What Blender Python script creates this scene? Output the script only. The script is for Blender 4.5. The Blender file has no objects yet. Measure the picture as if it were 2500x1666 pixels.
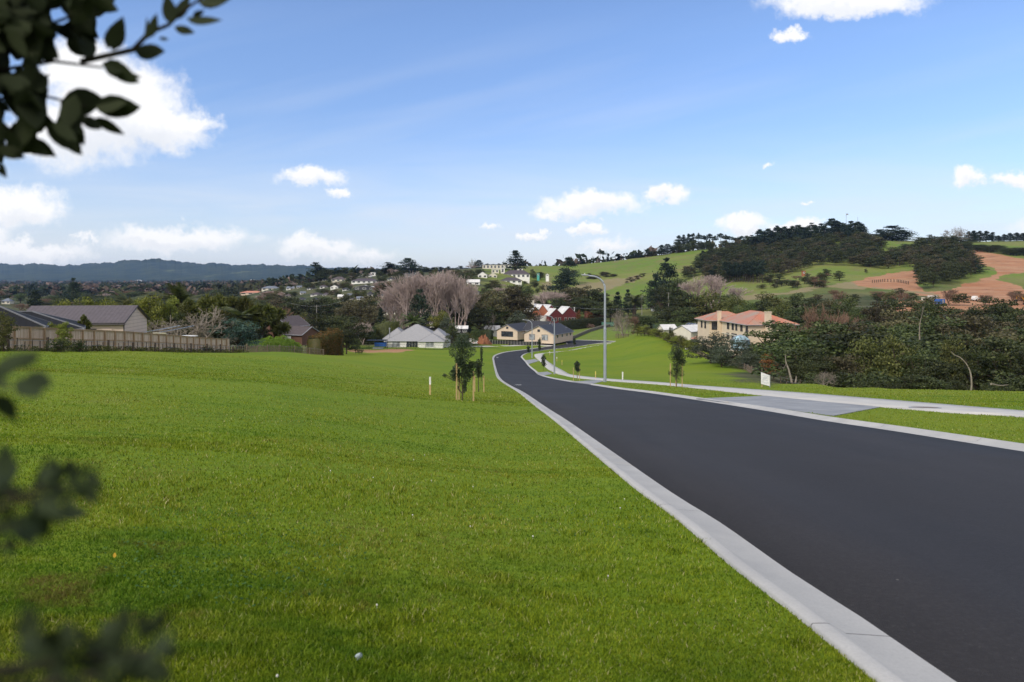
import bpy, math, random
import numpy as np
from mathutils import Vector, Matrix
R = math.radians
random.seed(7); RS = np.random.RandomState(7)
scn = bpy.context.scene
col = scn.collection
F, YH, CX = 1667.0, 680.0, 1250.0          # focal length, horizon row, centre column (photo pixels)

# ------------------------------------------------------------ helpers
def tag(o, label=None, cat=None, group=None, kind=None):
    if label: o['label'] = label
    if cat: o['category'] = cat
    if group: o['group'] = group
    if kind: o['kind'] = kind
    return o

def np_mesh(name, V, Fc, mats=(), attr=None, mi=None, smooth=False):
    """V (n,3); Fc (m,k) int array or list of such arrays"""
    me = bpy.data.meshes.new(name)
    V = np.asarray(V, np.float32)
    Fs = Fc if isinstance(Fc, list) else [Fc]
    Fs = [np.asarray(f, np.int32) for f in Fs if len(f)]
    loops = np.concatenate([f.ravel() for f in Fs])
    tot = np.concatenate([np.full(len(f), f.shape[1], np.int32) for f in Fs])
    start = np.concatenate([[0], np.cumsum(tot)[:-1]]).astype(np.int32)
    me.vertices.add(len(V)); me.vertices.foreach_set('co', V.ravel())
    me.loops.add(len(loops)); me.loops.foreach_set('vertex_index', loops)
    me.polygons.add(len(tot)); me.polygons.foreach_set('loop_start', start)
    me.polygons.foreach_set('loop_total', tot)
    for m in mats: me.materials.append(m)
    if mi is not None: me.polygons.foreach_set('material_index', np.asarray(mi, np.int32))
    if smooth: me.polygons.foreach_set('use_smooth', np.ones(len(tot), bool))
    if attr is not None:
        a = me.attributes.new('tone', 'FLOAT', 'POINT'); a.data.foreach_set('value', np.asarray(attr, np.float32))
    me.update(); me.validate(clean_customdata=False)
    return me

def link(name, me, parent=None, loc=None, rz=0.0):
    o = bpy.data.objects.new(name, me); col.objects.link(o)
    if parent: o.parent = parent
    if loc is not None: o.location = loc
    if rz: o.rotation_euler[2] = rz
    return o

def empty(name, loc=(0,0,0), rz=0.0, label=None, cat=None, group=None):
    o = bpy.data.objects.new(name, None); col.objects.link(o); o.empty_display_size = .2
    o.location = loc; o.rotation_euler[2] = rz
    return tag(o, label, cat, group)

class MB:
    """collects shapes into one mesh"""
    def __init__(s): s.v = []; s.f = []; s.n = 0; s.m = []
    def add(s, V, Fc, m=0):
        V = np.asarray(V, float); s.v.append(V)
        for f in Fc: s.f.append([i + s.n for i in f]); s.m.append(m)
        s.n += len(V); return s
    def box(s, c, d, rz=0.0, m=0, tilt=None):
        x, y, z = [q/2 for q in d]
        V = np.array([[a, b, e] for e in (-z, z) for b in (-y, y) for a in (-x, x)])
        if tilt is not None: V = V @ np.array(Matrix.Rotation(tilt[1], 3, tilt[0])).T
        if rz: V = V @ np.array([[math.cos(rz), math.sin(rz), 0], [-math.sin(rz), math.cos(rz), 0], [0,0,1]])
        return s.add(V + np.array(c), [(0,2,3,1),(4,5,7,6),(0,1,5,4),(2,6,7,3),(0,4,6,2),(1,3,7,5)], m)
    def prism(s, pts, y0, y1, m=0):
        """polygon in xz extruded along y"""
        n = len(pts)
        V = [(p[0], y0, p[1]) for p in pts] + [(p[0], y1, p[1]) for p in pts]
        return s.add(V, [tuple(range(n)), tuple(range(2*n-1, n-1, -1))] + [(i, i+n, (i+1) % n + n, (i+1) % n) for i in range(n)], m)
    def tube(s, pts, rads, k=8, m=0, cap=True):
        pts = [Vector(p) for p in pts]
        if not hasattr(rads, '__len__'): rads = [rads]*len(pts)
        V = []; n = len(pts)
        up = Vector((0,0,1))
        for i, p in enumerate(pts):
            t = (pts[min(i+1, n-1)] - pts[max(i-1, 0)])
            if t.length < 1e-9: t = Vector((0,0,1))
            t.normalize()
            a = t.cross(Vector((0,1,0)) if abs(t.z) > .9 else up); a.normalize(); b = t.cross(a)
            for j in range(k):
                an = 2*math.pi*j/k
                V.append(p + (a*math.cos(an) + b*math.sin(an))*rads[i])
        Fc = [(i*k+j, i*k+(j+1) % k, (i+1)*k+(j+1) % k, (i+1)*k+j) for i in range(n-1) for j in range(k)]
        if cap: Fc += [tuple(range(k-1, -1, -1)), tuple(range((n-1)*k, n*k))]
        return s.add(np.array([tuple(v) for v in V]), Fc, m)
    def lathe(s, prof, k=16, c=(0,0,0), m=0):
        V = [(c[0]+r*math.cos(2*math.pi*j/k), c[1]+r*math.sin(2*math.pi*j/k), c[2]+z) for r, z in prof for j in range(k)]
        n = len(prof)
        return s.add(np.array(V), [(i*k+j, i*k+(j+1) % k, (i+1)*k+(j+1) % k, (i+1)*k+j) for i in range(n-1) for j in range(k)]
                     + [tuple(range(k-1, -1, -1)), tuple(range((n-1)*k, n*k))], m)
    def mesh(s, name, mats):
        me = bpy.data.meshes.new(name)
        V = np.concatenate(s.v)
        me.from_pydata(V.tolist(), [], s.f)
        mats = mats if isinstance(mats, (list, tuple)) else [mats]
        for m in mats: me.materials.append(m)
        me.polygons.foreach_set('material_index', s.m); me.update()
        return me
    def build(s, name, mats, parent=None, loc=None, rz=0.0, bevel=0.0):
        o = link(name, s.mesh(name, mats), parent, loc, rz)
        if bevel:
            b = o.modifiers.new('bevel', 'BEVEL'); b.width = bevel; b.segments = 2; b.limit_method = 'ANGLE'
        return o

# ------------------------------------------------------------ node helper
class NT:
    def __init__(s, tree): s.t = tree; s.t.nodes.clear()
    def n(s, typ, ins=None, **kw):
        nd = s.t.nodes.new(typ)
        for k, v in kw.items(): setattr(nd, k, v)
        for k, v in (ins or {}).items(): s.set(nd, k, v)
        return nd
    def set(s, nd, k, v):
        sock = nd.inputs[k]
        if isinstance(v, bpy.types.NodeSocket): s.t.links.new(v, sock)
        elif hasattr(v, 'outputs'): s.t.links.new(v.outputs[0], sock)
        else: sock.default_value = v
    def math(s, op, a, b=0.0, clamp=False):
        nd = s.n('ShaderNodeMath', {0: a, 1: b}, operation=op, use_clamp=clamp); return nd.outputs[0]
    def vm(s, op, a, b=None):
        nd = s.n('ShaderNodeVectorMath', operation=op); s.set(nd, 0, a)
        if b is not None: s.set(nd, 1, b)
        return nd
    def noise(s, vec, scale, detail=3.0, rough=.55, dist=0.0):
        nd = s.n('ShaderNodeTexNoise', {'Scale': scale, 'Detail': detail, 'Roughness': rough, 'Distortion': dist})
        if vec is not None: s.set(nd, 'Vector', vec)
        return nd.outputs[0]
    def ramp(s, f, stops, interp='LINEAR'):
        nd = s.n('ShaderNodeValToRGB', {0: f}); cr = nd.color_ramp; cr.interpolation = interp
        while len(cr.elements) < len(stops): cr.elements.new(.5)
        for e, (p, c) in zip(cr.elements, stops):
            e.position = p; e.color = (c, c, c, 1) if not hasattr(c, '__len__') else (*c[:3], 1)
        return nd.outputs[0]
    def mix(s, f, a, b, mode='MIX'):
        nd = s.n('ShaderNodeMix', data_type='RGBA', blend_type=mode)
        s.set(nd, 0, f)
        for i, v in ((6, a), (7, b)):
            if isinstance(v, (tuple, list)): v = (*v[:3], 1)
            s.set(nd, i, v)
        return nd.outputs[2]
    def mapr(s, v, a, b, c=0.0, d=1.0, interp='LINEAR'):
        nd = s.n('ShaderNodeMapRange', {0: v, 1: a, 2: b, 3: c, 4: d}, interpolation_type=interp); return nd.outputs[0]
    def pos(s): return s.n('ShaderNodeNewGeometry').outputs['Position']
    def obj(s): return s.n('ShaderNodeTexCoord').outputs['Object']
    def out(s, shader, vol=None):
        o = s.n('ShaderNodeOutputMaterial')
        if shader is not None: s.set(o, 'Surface', shader)
        if vol is not None: s.set(o, 'Volume', vol)
    def bsdf(s, colr, rough=.8, spec=.3, metal=0.0, normal=None, **kw):
        b = s.n('ShaderNodeBsdfPrincipled', {'Roughness': rough, 'Metallic': metal, 'Specular IOR Level': spec})
        if isinstance(colr, (tuple, list)): colr = (*colr[:3], 1)
        s.set(b, 'Base Color', colr)
        if normal is not None: s.set(b, 'Normal', normal)
        for k, v in kw.items(): s.set(b, k.replace('_', ' '), v)
        return b
    def bump(s, h, strength=.3, dist=.02):
        return s.n('ShaderNodeBump', {'Height': h, 'Strength': strength, 'Distance': dist}).outputs[0]

def new_mat(name):
    m = bpy.data.materials.new(name); m.use_nodes = True
    return m, NT(m.node_tree)

def simple(name, c, c2=None, scale=3.0, rough=.7, spec=.3, metal=0.0, bump=0.0, bscale=None, stretch=None):
    """base colour broken up by two octaves of noise, in object space"""
    m, t = new_mat(name)
    v = t.obj()
    if stretch: v = t.vm('MULTIPLY', v, stretch).outputs[0]
    c2 = c2 or tuple(x*.72 for x in c)
    f = t.noise(v, scale, 5, .6)
    cc = t.mix(t.ramp(f, [(.3, 0), (.7, 1)]), c, c2)
    nrm = None
    if bump: nrm = t.bump(t.noise(v, bscale or scale*6, 4, .6), bump, .02)
    t.out(t.bsdf(cc, rough, spec, metal, nrm))
    return m

# ------------------------------------------------------------ terrain profiles
# for each photo column: ground as (distance, photo row) pairs; None rows come from the plane
def plane_row(Y, s): return YH + F*(1.55/Y + s)
PROF = {
 -400: [(52,'p',.075),(70,848),(110,858),(200,848),(300,820),(500,770),(1000,726),(2000,703),(4000,692),(6000,688)],
 0:    [(54,'p',.078),(70,849),(110,856),(200,848),(300,826),(500,770),(1000,726),(2000,703),(4000,692),(6000,688)],
 300:  [(72,'p',.084),(86,851),(130,858),(200,852),(300,826),(500,772),(1000,726),(2000,703),(4000,692),(6000,688)],
 550:  [(100,'p',.0935),(120,860),(150,868),(220,862),(300,828),(600,758),(1000,724),(1500,710),(3000,694),(6000,688)],
 700:  [(60,'p',.100),(100,863),(115,859),(150,869),(220,858),(300,824),(450,764),(600,732),(850,700),(1000,698),(3000,694),(6000,688)],
 850:  [(60,'p',.110),(100,880),(150,866),(170,861),(215,854),(300,818),(400,772),(470,728),(560,706),(700,688),(900,676),(1200,694),(6000,688)],
 1000: [(60,'p',.119),(100,898),(150,876),(215,852),(300,816),(380,776),(440,740),(500,706),(600,686),(750,672),(900,667),(1300,692),(6000,688)],
 1150: [(60,'p',.126),(100,911),(150,892),(215,855),(240,846),(300,818),(370,780),(430,738),(500,702),(560,684),(620,668),(700,656),(800,656),(1200,692),(6000,688)],
 1250: [(72,'p',.131),(131,914),(170,892),(200,873),(240,853),(290,833),(350,796),(420,752),(500,712),(580,690),(650,668),(760,652),(900,649),(1300,692),(6000,688)],
 1300: [(72,'p',.131),(131,915),(170,893),(200,875),(240,855),(290,833),(350,796),(450,752),(600,712),(750,676),(900,649),(1300,692),(6000,688)],
 1400: [(72,'p',.131),(131,915),(170,896),(200,880),(240,857),(290,831),(350,797),(450,756),(600,722),(750,682),(930,645),(1300,692),(6000,688)],
 1500: [(72,'p',.131),(131,914),(170,895),(200,878),(240,850),(275,825),(330,800),(400,783),(500,752),(600,727),(700,694),(800,662),(930,636),(1300,692),(6000,688)],
 1600: [(72,'p',.131),(131,913),(170,886),(200,853),(225,828),(236,821),(260,813),(330,803),(400,782),(500,745),(600,716),(700,684),(800,650),(930,621),(1300,692),(6000,688)],
 1720: [(72,'p',.131),(131,907),(163,877),(190,852),(215,842),(240,834),(300,806),(400,762),(500,724),(600,696),(700,665),(800,632),(930,606),(1300,692),(6000,688)],
 1850: [(72,'p',.131),(115,915),(130,911),(148,895),(170,864),(190,852),(240,834),(300,790),(400,748),(500,712),(600,688),(700,655),(800,622),(900,588),(1300,692),(6000,688)],
 2000: [(64,'p',.131),(75,955),(100,965),(150,905),(200,850),(270,790),(350,748),(450,708),(550,672),(650,640),(800,592),(900,580),(1300,692),(6000,688)],
 2150: [(52,'p',.131),(62,975),(90,990),(130,925),(200,850),(270,785),(350,742),(450,704),(550,670),(650,640),(800,590),(900,585),(1300,692),(6000,688)],
 2300: [(46,'p',.131),(56,985),(90,990),(130,920),(200,850),(270,782),(350,739),(450,700),(550,655),(650,622),(780,594),(900,590),(1300,692),(6000,688)],
 2500: [(43,'p',.131),(54,985),(90,985),(130,915),(200,850),(270,782),(340,741),(430,712),(540,660),(650,615),(780,592),(900,588),(1300,692),(6000,688)],
 2900: [(43,'p',.131),(54,985),(90,985),(130,915),(200,850),(270,782),(340,741),(430,712),(540,660),(650,612),(780,590),(900,588),(1300,692),(6000,688)],
}
UC = np.arange(-1.05, 1.0501, .004)
YG = np.concatenate([[0.0], np.geomspace(2, 12000, 900)])
def _build():
    xs = sorted(PROF); P = []
    for x in xs:
        ys, zs = [0.0], [-1.55]
        for e in PROF[x]:
            if e[1] == 'p': ys.append(e[0]); zs.append(-1.55 - e[2]*e[0])
            else: ys.append(e[0]); zs.append(-(e[1]-YH)/F*e[0])
        ys.append(14000); zs.append(zs[-1])
        P.append(np.interp(YG, ys, zs))
    P = np.array(P)
    ux = (np.array(xs)-CX)/F
    H = np.array([np.interp(UC, ux, P[:, j]) for j in range(len(YG))]).T   # (u, Y)
    # smooth along u and, beyond 60 m, along distance
    def sm(A, k, ax):
        for _ in range(k):
            B = np.moveaxis(A, ax, 0).copy(); B[1:-1] = .25*B[:-2] + .5*B[1:-1] + .25*B[2:]; A = np.moveaxis(B, 0, ax)
        return A
    H = sm(H, 14, 0)
    S = sm(H, 6, 1); w = np.clip((YG-55)/30, 0, 1)[None, :]
    return H*(1-w) + S*w
HG = _build()
LY = np.log(np.maximum(YG, 1e-3))
def ground(X, Y):
    """height of the ground sheet (before small relief)"""
    X = np.asarray(X, float); Y = np.asarray(Y, float)
    Yp = np.maximum(Y, 1e-6)
    u = np.clip(X/Yp, UC[0], UC[-1]-1e-6)
    fu = (u-UC[0])/.004; iu = np.clip(fu.astype(int), 0, len(UC)-2); fu = fu-iu
    j = np.clip(np.searchsorted(YG, Yp) - 1, 0, len(YG)-2)
    fy = np.clip((Yp-YG[j])/(YG[j+1]-YG[j]), 0, 1)
    z = (HG[iu, j]*(1-fy)+HG[iu, j+1]*fy)*(1-fu) + (HG[iu+1, j]*(1-fy)+HG[iu+1, j+1]*fy)*fu
    return np.where(Y > 0, z, -1.55 - .1*np.maximum(Y, -60))
def gz(X, Y): return float(ground(X, Y))
def G(x, Y, dz=0.0):
    """ground point under photo column x at distance Y"""
    X = (x-CX)/F*Y; return Vector((X, Y, gz(X, Y)+dz))
def P3(x, y, Y): return Vector(((x-CX)/F*Y, Y, -(y-YH)/F*Y))
def hit(x, y, y0=1.5, y1=1200.0):
    """first ground point seen at photo pixel"""
    Ys = np.geomspace(y0, y1, 3000); X = (x-CX)/F*Ys
    row = YH - F*ground(X, Ys)/Ys
    k = np.argmax(row <= y)
    if k == 0: k = 1 if row[0] <= y else len(Ys)-1
    a = (row[k-1]-y)/(row[k-1]-row[k]+1e-9); Yv = Ys[k-1]+(Ys[k]-Ys[k-1])*min(max(a, 0), 1)
    Xv = (x-CX)/F*Yv
    return Vector((Xv, Yv, gz(Xv, Yv)))
def line_hit(pts, **k): return np.array([tuple(hit(x, y, **k))[:2] for x, y in pts])

def resample(P, step0=.4, prop=.012):
    """resample an XY polyline with Catmull-Rom smoothing; spacing grows with distance"""
    P = np.array(P); Q = [P[0]]
    ext = np.vstack([2*P[0]-P[1], P, 2*P[-1]-P[-2]])
    for i in range(len(P)-1):
        p0, p1, p2, p3 = ext[i:i+4]
        L = np.linalg.norm(p2-p1); n = max(1, int(L/max(step0, prop*np.linalg.norm(p1))))
        for k in range(1, n+1):
            t = k/n
            Q.append(.5*((2*p1)+(-p0+p2)*t+(2*p0-5*p1+4*p2-p3)*t*t+(-p0+3*p1-3*p2+p3)*t**3))
    return np.array(Q)

def inside(poly, X, Y):
    poly = np.asarray(poly); c = np.zeros(X.shape, bool); n = len(poly)
    for i in range(n):
        x1, y1 = poly[i]; x2, y2 = poly[(i+1) % n]
        if y1 == y2: continue
        cond = ((y1 > Y) != (y2 > Y)) & (X < (x2-x1)*(Y-y1)/(y2-y1)+x1)
        c ^= cond
    return c
# ------------------------------------------------------------ road layout
LA = [(2.9,-25),(2.45,-8),(2.25,0)] + [tuple(p) for p in line_hit([(2250,1618),(2100,1514),(1930,1404),(1756,1280),(1641,1208),(1505,1113),(1384,1028),(1331,994),(1277.5,958),(1243.5,940),(1222,924),(1213,905),(1207.5,884),(1206.5,874),(1214,867),(1239,860),(1286,854),(1341,845.8)])]
LA2 = [tuple(p) for p in line_hit([(1386,841),(1384,837),(1378,834.5),(1400,831),(1440,831.6),(1473,833),(1502,834.3)])]
RA = [(10.6,-25),(10.2,-8),(9.8,2),(9.5,9)] + [tuple(p) for p in line_hit([(2500,1105),(2180,1054),(2010,1028.5),(1861,1003),(1712.5,979.6),(1585,960.5),(1500,949.5),(1426,938),(1362.5,928),(1330.6,921),(1309,911),(1294.5,898.6),(1282,884),(1272,872),(1277.5,865.7),(1290,861.4),(1316,857),(1354,852),(1433,842.5),(1480,837),(1502,835)])]
FU = [(19.4,-25),(19,0),(18.2,14)] + [tuple(p) for p in line_hit([(2500,1008.5),(2307.5,992),(2137,977.5),(1925,959.6),(1712,944),(1600,934.5),(1481.5,926),(1415.6,918.8),(1373,905),(1350,892),(1333,879.5),(1325,868),(1333,862.5),(1362.5,859.3),(1426,849.7),(1469,842),(1500,837)])]
FL = [(17,-25),(16.6,0),(16,12)] + [tuple(p) for p in line_hit([(2500,1024),(2350,1015),(2159,999),(2031,987),(1870,970),(1712,952),(1600,940.5),(1481.5,931.5),(1405,924),(1367,915.6),(1341,904),(1320,884),(1305,870),(1311.5,864.6),(1352,861.3),(1405,853),(1447.5,845.4),(1480,840)])]
rLA, rLA2, rRA, rFU, rFL = map(resample, (LA, LA2, RA, FU, FL))

def offset(P, d):
    P = np.asarray(P); T = np.gradient(P, axis=0); T /= np.linalg.norm(T, axis=1)[:, None]+1e-9
    return P + np.stack([-T[:, 1], T[:, 0]], 1)*d
KW = .45
road_poly = np.vstack([offset(rLA, KW-.14), offset(rLA2, KW-.14), offset(rRA, -KW+.14)[::-1]])
path_poly = np.vstack([offset(rFU, -.06), offset(rFL, .06)[::-1]])
DRIVES = [  # pairs of kerb side / path side photo points
 [(1700,977),(1870,970),(2150,998.5),(2035,1021)],
 [(1392,934),(1458,929.5),(1476,932),(1440,940)],
 [(1310,911),(1337,908.5),(1348,913),(1325,918)],
 [(1281,881),(1306,877.5),(1316,882),(1290,890)],
]
drive_polys = [line_hit(d) for d in DRIVES]

def relief(X, Y):
    """small humps in the fields"""
    return (.05*np.sin(X*.31+Y*.11+1)*np.sin(Y*.23-X*.07) + .022*np.sin(X*1.1+Y*.37)*np.sin(Y*.9-X*.4+2)) * np.clip((Y-16)/25, 0, 1)*np.clip((1.0-np.abs(X-.0)/400), 0, 1)

def lawn_z(X, Y):
    """surface of the grass, level with the top of the kerbs"""
    z = ground(X, Y)
    w = np.clip((ndist_road(X, Y)-.4)/4, 0, 1)
    return z + .065 + relief(X, Y)*w

def dist_line(L, X, Y):
    L = np.asarray(L); d = np.full(X.shape, 1e9)
    for (x1, y1), (x2, y2) in zip(L[:-1], L[1:]):
        dx, dy = x2-x1, y2-y1; l2 = dx*dx+dy*dy+1e-9
        t = np.clip(((X-x1)*dx+(Y-y1)*dy)/l2, 0, 1)
        d = np.minimum(d, np.hypot(X-x1-t*dx, Y-y1-t*dy))
    return d
LAc = LA[::1]; RAc = RA[::1]
def ndist_road(X, Y):
    X = np.asarray(X, float); Y = np.asarray(Y, float)
    d = np.full(X.shape, 99.0)
    m = (Y < 320) & (np.abs(X) < 120)
    if m.any():
        a = np.minimum(dist_line(LAc, X[m], Y[m]), dist_line(RAc, X[m], Y[m]))
        a = np.minimum(a, dist_line(FU, X[m], Y[m]))
        a = np.minimum(a, dist_line(FL, X[m], Y[m]))
        a = np.minimum(a, dist_line(LA2, X[m], Y[m]))
        d[m] = a
    return d

# ------------------------------------------------------------ earthworks and tracks (photo outlines mapped to the ground)
EARTH = [
 [(2077,689),(2150,672),(2233,659),(2247,670),(2243,700),(2262,712),(2240,716),(2120,704),(2077,694)],
 [(2326,610),(2353,606),(2419,617),(2500,631),(2800,660),(2500,665),(2446,673),(2427,683),(2472,694),(2520,715),(2800,800),(2140,800),(2180,742),(2231,734),(2300,728),(2313,712),(2340,700),(2380,687),(2430,671),(2433,657),(2393,643),(2358,627)],
 [(2231,722),(2313,730),(2313,712),(2262,711)],
]
TRACK = [
 [(1800,722),(1900,716),(1980,701),(2077,688),(2100,700),(2250,710),(2313,726),(2140,707),(2030,702),(1960,712),(1860,730),(1790,735)],
 [(1390,700),(1500,680),(1560,672),(1570,680),(1540,690),(1440,722),(1400,718)],
 [(1340,674),(1344,674),(1350,700),(1330,712),(1322,700)],
]
def photo_px(X, Y, Z): return X/Y*F+CX, YH-F*Z/Y

def make_ground():
    th = np.concatenate([np.linspace(-math.pi, -.80, 70)[:-1], np.linspace(-.80, -.66, 40)[:-1], np.linspace(-.66, .66, 880), np.linspace(.66, .80, 40)[1:], np.linspace(.80, math.pi, 70)[1:-1]])
    r = np.concatenate([[.6, 1.2, 1.8], np.geomspace(2.2, 300, 520), np.geomspace(302, 1500, 260)[1:], np.geomspace(1520, 9000, 50)])
    TH, RR = np.meshgrid(th, r)
    # clip the far rim behind the camera
    RR = np.where(np.abs(TH) > .85, np.minimum(RR, 260+0*RR), RR) if False else RR
    X = RR*np.sin(TH); Y = RR*np.cos(TH)
    Z = ground(X, Y)
    near = (RR < 330)
    Zl = Z.copy(); Zl[near] = lawn_z(X[near], Y[near])
    rough = np.clip((RR-300)/200, 0, 1)
    Zl += rough*(.5*np.sin(X*.06+Y*.02)*np.sin(Y*.05)+.25*np.sin(X*.17+2)*np.sin(Y*.13-X*.05))
    for poly, drop in ((road_poly, -.16), (path_poly, -.10)):
        b = near & (np.abs(X) < 120)
        ins = np.zeros(X.shape, bool); ins[b] = inside(poly, X[b], Y[b])
        Zl[ins] = Z[ins] + drop
    for dp in drive_polys:
        b = near & (X > 0) & (X < 40)
        ins = np.zeros(X.shape, bool); ins[b] = inside(dp, X[b], Y[b]); Zl[ins] = Z[ins]-.10
    n, k = X.shape
    V = np.stack([X, Y, Zl], -1).reshape(-1, 3)
    V = np.vstack([V, [[0, 0, -1.5]]])
    i = np.arange(n-1)[:, None]; j = np.arange(k)[None, :]
    jn = (j+1) % k
    Q = np.stack([i*k+j, i*k+jn, (i+1)*k+jn, (i+1)*k+j], -1).reshape(-1, 4)[:, ::-1]
    T = np.stack([np.full(k, n*k), np.arange(k), (np.arange(k)+1) % k], -1)[:, ::-1]
    me = np_mesh('ground', V, [Q, T], [M_ground], smooth=True)
    # surface kinds: r bare earth, g scrub floor, b rough pasture
    px, py = photo_px(V[:, 0], np.maximum(V[:, 1], .1), V[:, 2])
    far = (V[:, 1] > 255)
    e = np.zeros(len(V)); t = np.zeros(len(V)); s = np.zeros(len(V)); p = np.zeros(len(V))
    jx = px+5*np.sin(V[:, 1]*.21+px*.05)+3*np.sin(V[:, 0]*.5)+2*np.sin(V[:, 0]*1.3+V[:, 1]*.7); jy = py+1.6*np.sin(V[:, 0]*.19)+1.1*np.sin(V[:, 0]*.43+V[:, 1]*.2)+.7*np.sin(V[:, 0]*1.1)
    for poly in EARTH: e[far & inside(np.array(poly, float), jx, jy)] = 1
    for poly in TRACK: t[far & inside(np.array(poly, float), jx, jy)] = 1
    def blur(a):
        A = a[:-1].reshape(n, k)
        for _ in range(2): A = .5*A+.25*np.roll(A, 1, 0)+.25*np.roll(A, -1, 0); A = .5*A+.25*np.roll(A, 1, 1)+.25*np.roll(A, -1, 1)
        return np.append(A.ravel(), 0)
    mul = inside(np.array([(845,851),(1000,853),(1012,858),(940,863),(850,858)], float), jx, jy) & (V[:, 1] > 140) & (V[:, 1] < 235); e[mul] = .62
    e = blur(e); t = blur(t)
    p = np.clip((V[:, 1]-250)/60, 0, 1)
    jx = px+22*np.sin(V[:, 1]*.13)+14*np.sin(V[:, 1]*.41+1); Yj = V[:, 1]+9*np.sin(px*.021)+5*np.sin(px*.07+2)
    sg = lambda q, w: 1/(1+np.exp(-np.clip(q/w, -30, 30)))
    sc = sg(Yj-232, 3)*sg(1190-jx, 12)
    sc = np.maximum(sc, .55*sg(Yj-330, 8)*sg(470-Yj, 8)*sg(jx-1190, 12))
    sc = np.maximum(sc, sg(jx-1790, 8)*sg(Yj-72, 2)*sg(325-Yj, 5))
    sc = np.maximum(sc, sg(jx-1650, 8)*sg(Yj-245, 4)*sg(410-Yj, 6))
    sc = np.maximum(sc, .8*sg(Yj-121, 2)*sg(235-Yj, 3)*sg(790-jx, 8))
    ca = me.attributes.new('surf', 'FLOAT_COLOR', 'POINT')
    ca.data.foreach_set('color', np.stack([np.maximum(e, t*.0), sc*(1-e), p, t], -1).astype(np.float32).ravel())
    o = link('ground', me); tag(o, kind='structure')
    return o

def strip(name, A, B, mat, za, zb, skirt=.3, nsub=1, thick=True):
    """sheet between two XY lines of equal length"""
    A = np.asarray(A); B = np.asarray(B); n = len(A); rows = []
    for k in range(nsub+1):
        t = k/nsub; P = A*(1-t)+B*t; z = ground(P[:, 0], P[:, 1]) + za*(1-t)+zb*t
        rows.append(np.column_stack([P, z]))
    a = rows[0].copy(); a[:, 2] -= skirt; b = rows[-1].copy(); b[:, 2] -= skirt
    rows = [a]+rows+[b]
    V = np.vstack(rows); i = np.arange(n-1)
    Q = [np.stack([r*n+i, r*n+i+1, (r+1)*n+i+1, (r+1)*n+i], -1) for r in range(len(rows)-1)]
    return np_mesh(name, V, np.vstack(Q), [mat], smooth=False)

def match(A, B, n):
    """parametrise two lines with the same number of points"""
    def s(P, n):
        d = np.concatenate([[0], np.cumsum(np.linalg.norm(np.diff(P, axis=0), axis=1)/np.maximum(6, np.linalg.norm(P[1:], axis=1)))]); t = np.linspace(0, d[-1], n)
        return np.column_stack([np.interp(t, d, P[:, 0]), np.interp(t, d, P[:, 1])])
    return s(np.asarray(A), n), s(np.asarray(B), n)

def grid_fill(poly, name, mat, dz, res):
    """fill an XY polygon with a draped sheet: grid triangles clipped by ear-filled outline"""
    import bmesh
    bm = bmesh.new()
    P = np.asarray(poly)
    vs = [bm.verts.new((x, y, 0)) for x, y in P]
    f = bm.faces.new(vs)
    bmesh.ops.triangulate(bm, faces=[f])
    bmesh.ops.subdivide_edges(bm, edges=[e for e in bm.edges if e.calc_length() > res], cuts=3, use_grid_fill=False)
    bmesh.ops.triangulate(bm, faces=bm.faces)
    for v in bm.verts: v.co.z = gz(v.co.x, v.co.y)+dz
    # skirt
    bd = [e for e in bm.edges if e.is_boundary]
    r = bmesh.ops.extrude_edge_only(bm, edges=bd)
    for v in r['geom']:
        if isinstance(v, bmesh.types.BMVert): v.co.z -= .3
    bmesh.ops.recalc_face_normals(bm, faces=bm.faces)
    me = bpy.data.meshes.new(name); bm.to_mesh(me); bm.free(); me.materials.append(mat)
    up = sum(1 for p in me.polygons if p.normal.z > .5); dn = sum(1 for p in me.polygons if p.normal.z < -.5)
    if dn > up: me.flip_normals()
    return me

def kerb_profile(L, side, name, gaps=True):
    """flat channel, sloping face and top; L runs along the asphalt edge, side +1 = left of travel"""
    prof = [(-.03, .012), (0, .020), (.25, .040), (.34, .095), (.36, .100), (KW-.01, .100), (KW, .09), (KW, -.25)]
    rows = []
    for d, z in prof:
        P = offset(L, side*d); rows.append(np.column_stack([P, ground(P[:, 0], P[:, 1]) + z]))
    n = len(L); V = np.vstack(rows); i = np.arange(n-1)
    Q = np.vstack([np.stack([r*n+i, r*n+i+1, (r+1)*n+i+1, (r+1)*n+i], -1) for r in range(len(rows)-1)])
    if side > 0: Q = Q[:, ::-1]
    d = np.concatenate([[0], np.cumsum(np.linalg.norm(np.diff(L, axis=0), axis=1))])
    me = np_mesh(name, V, Q, [M_kerb], attr=np.tile(d, len(prof)))
    o = link(name, me); tag(o, kind='structure'); return o
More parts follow.
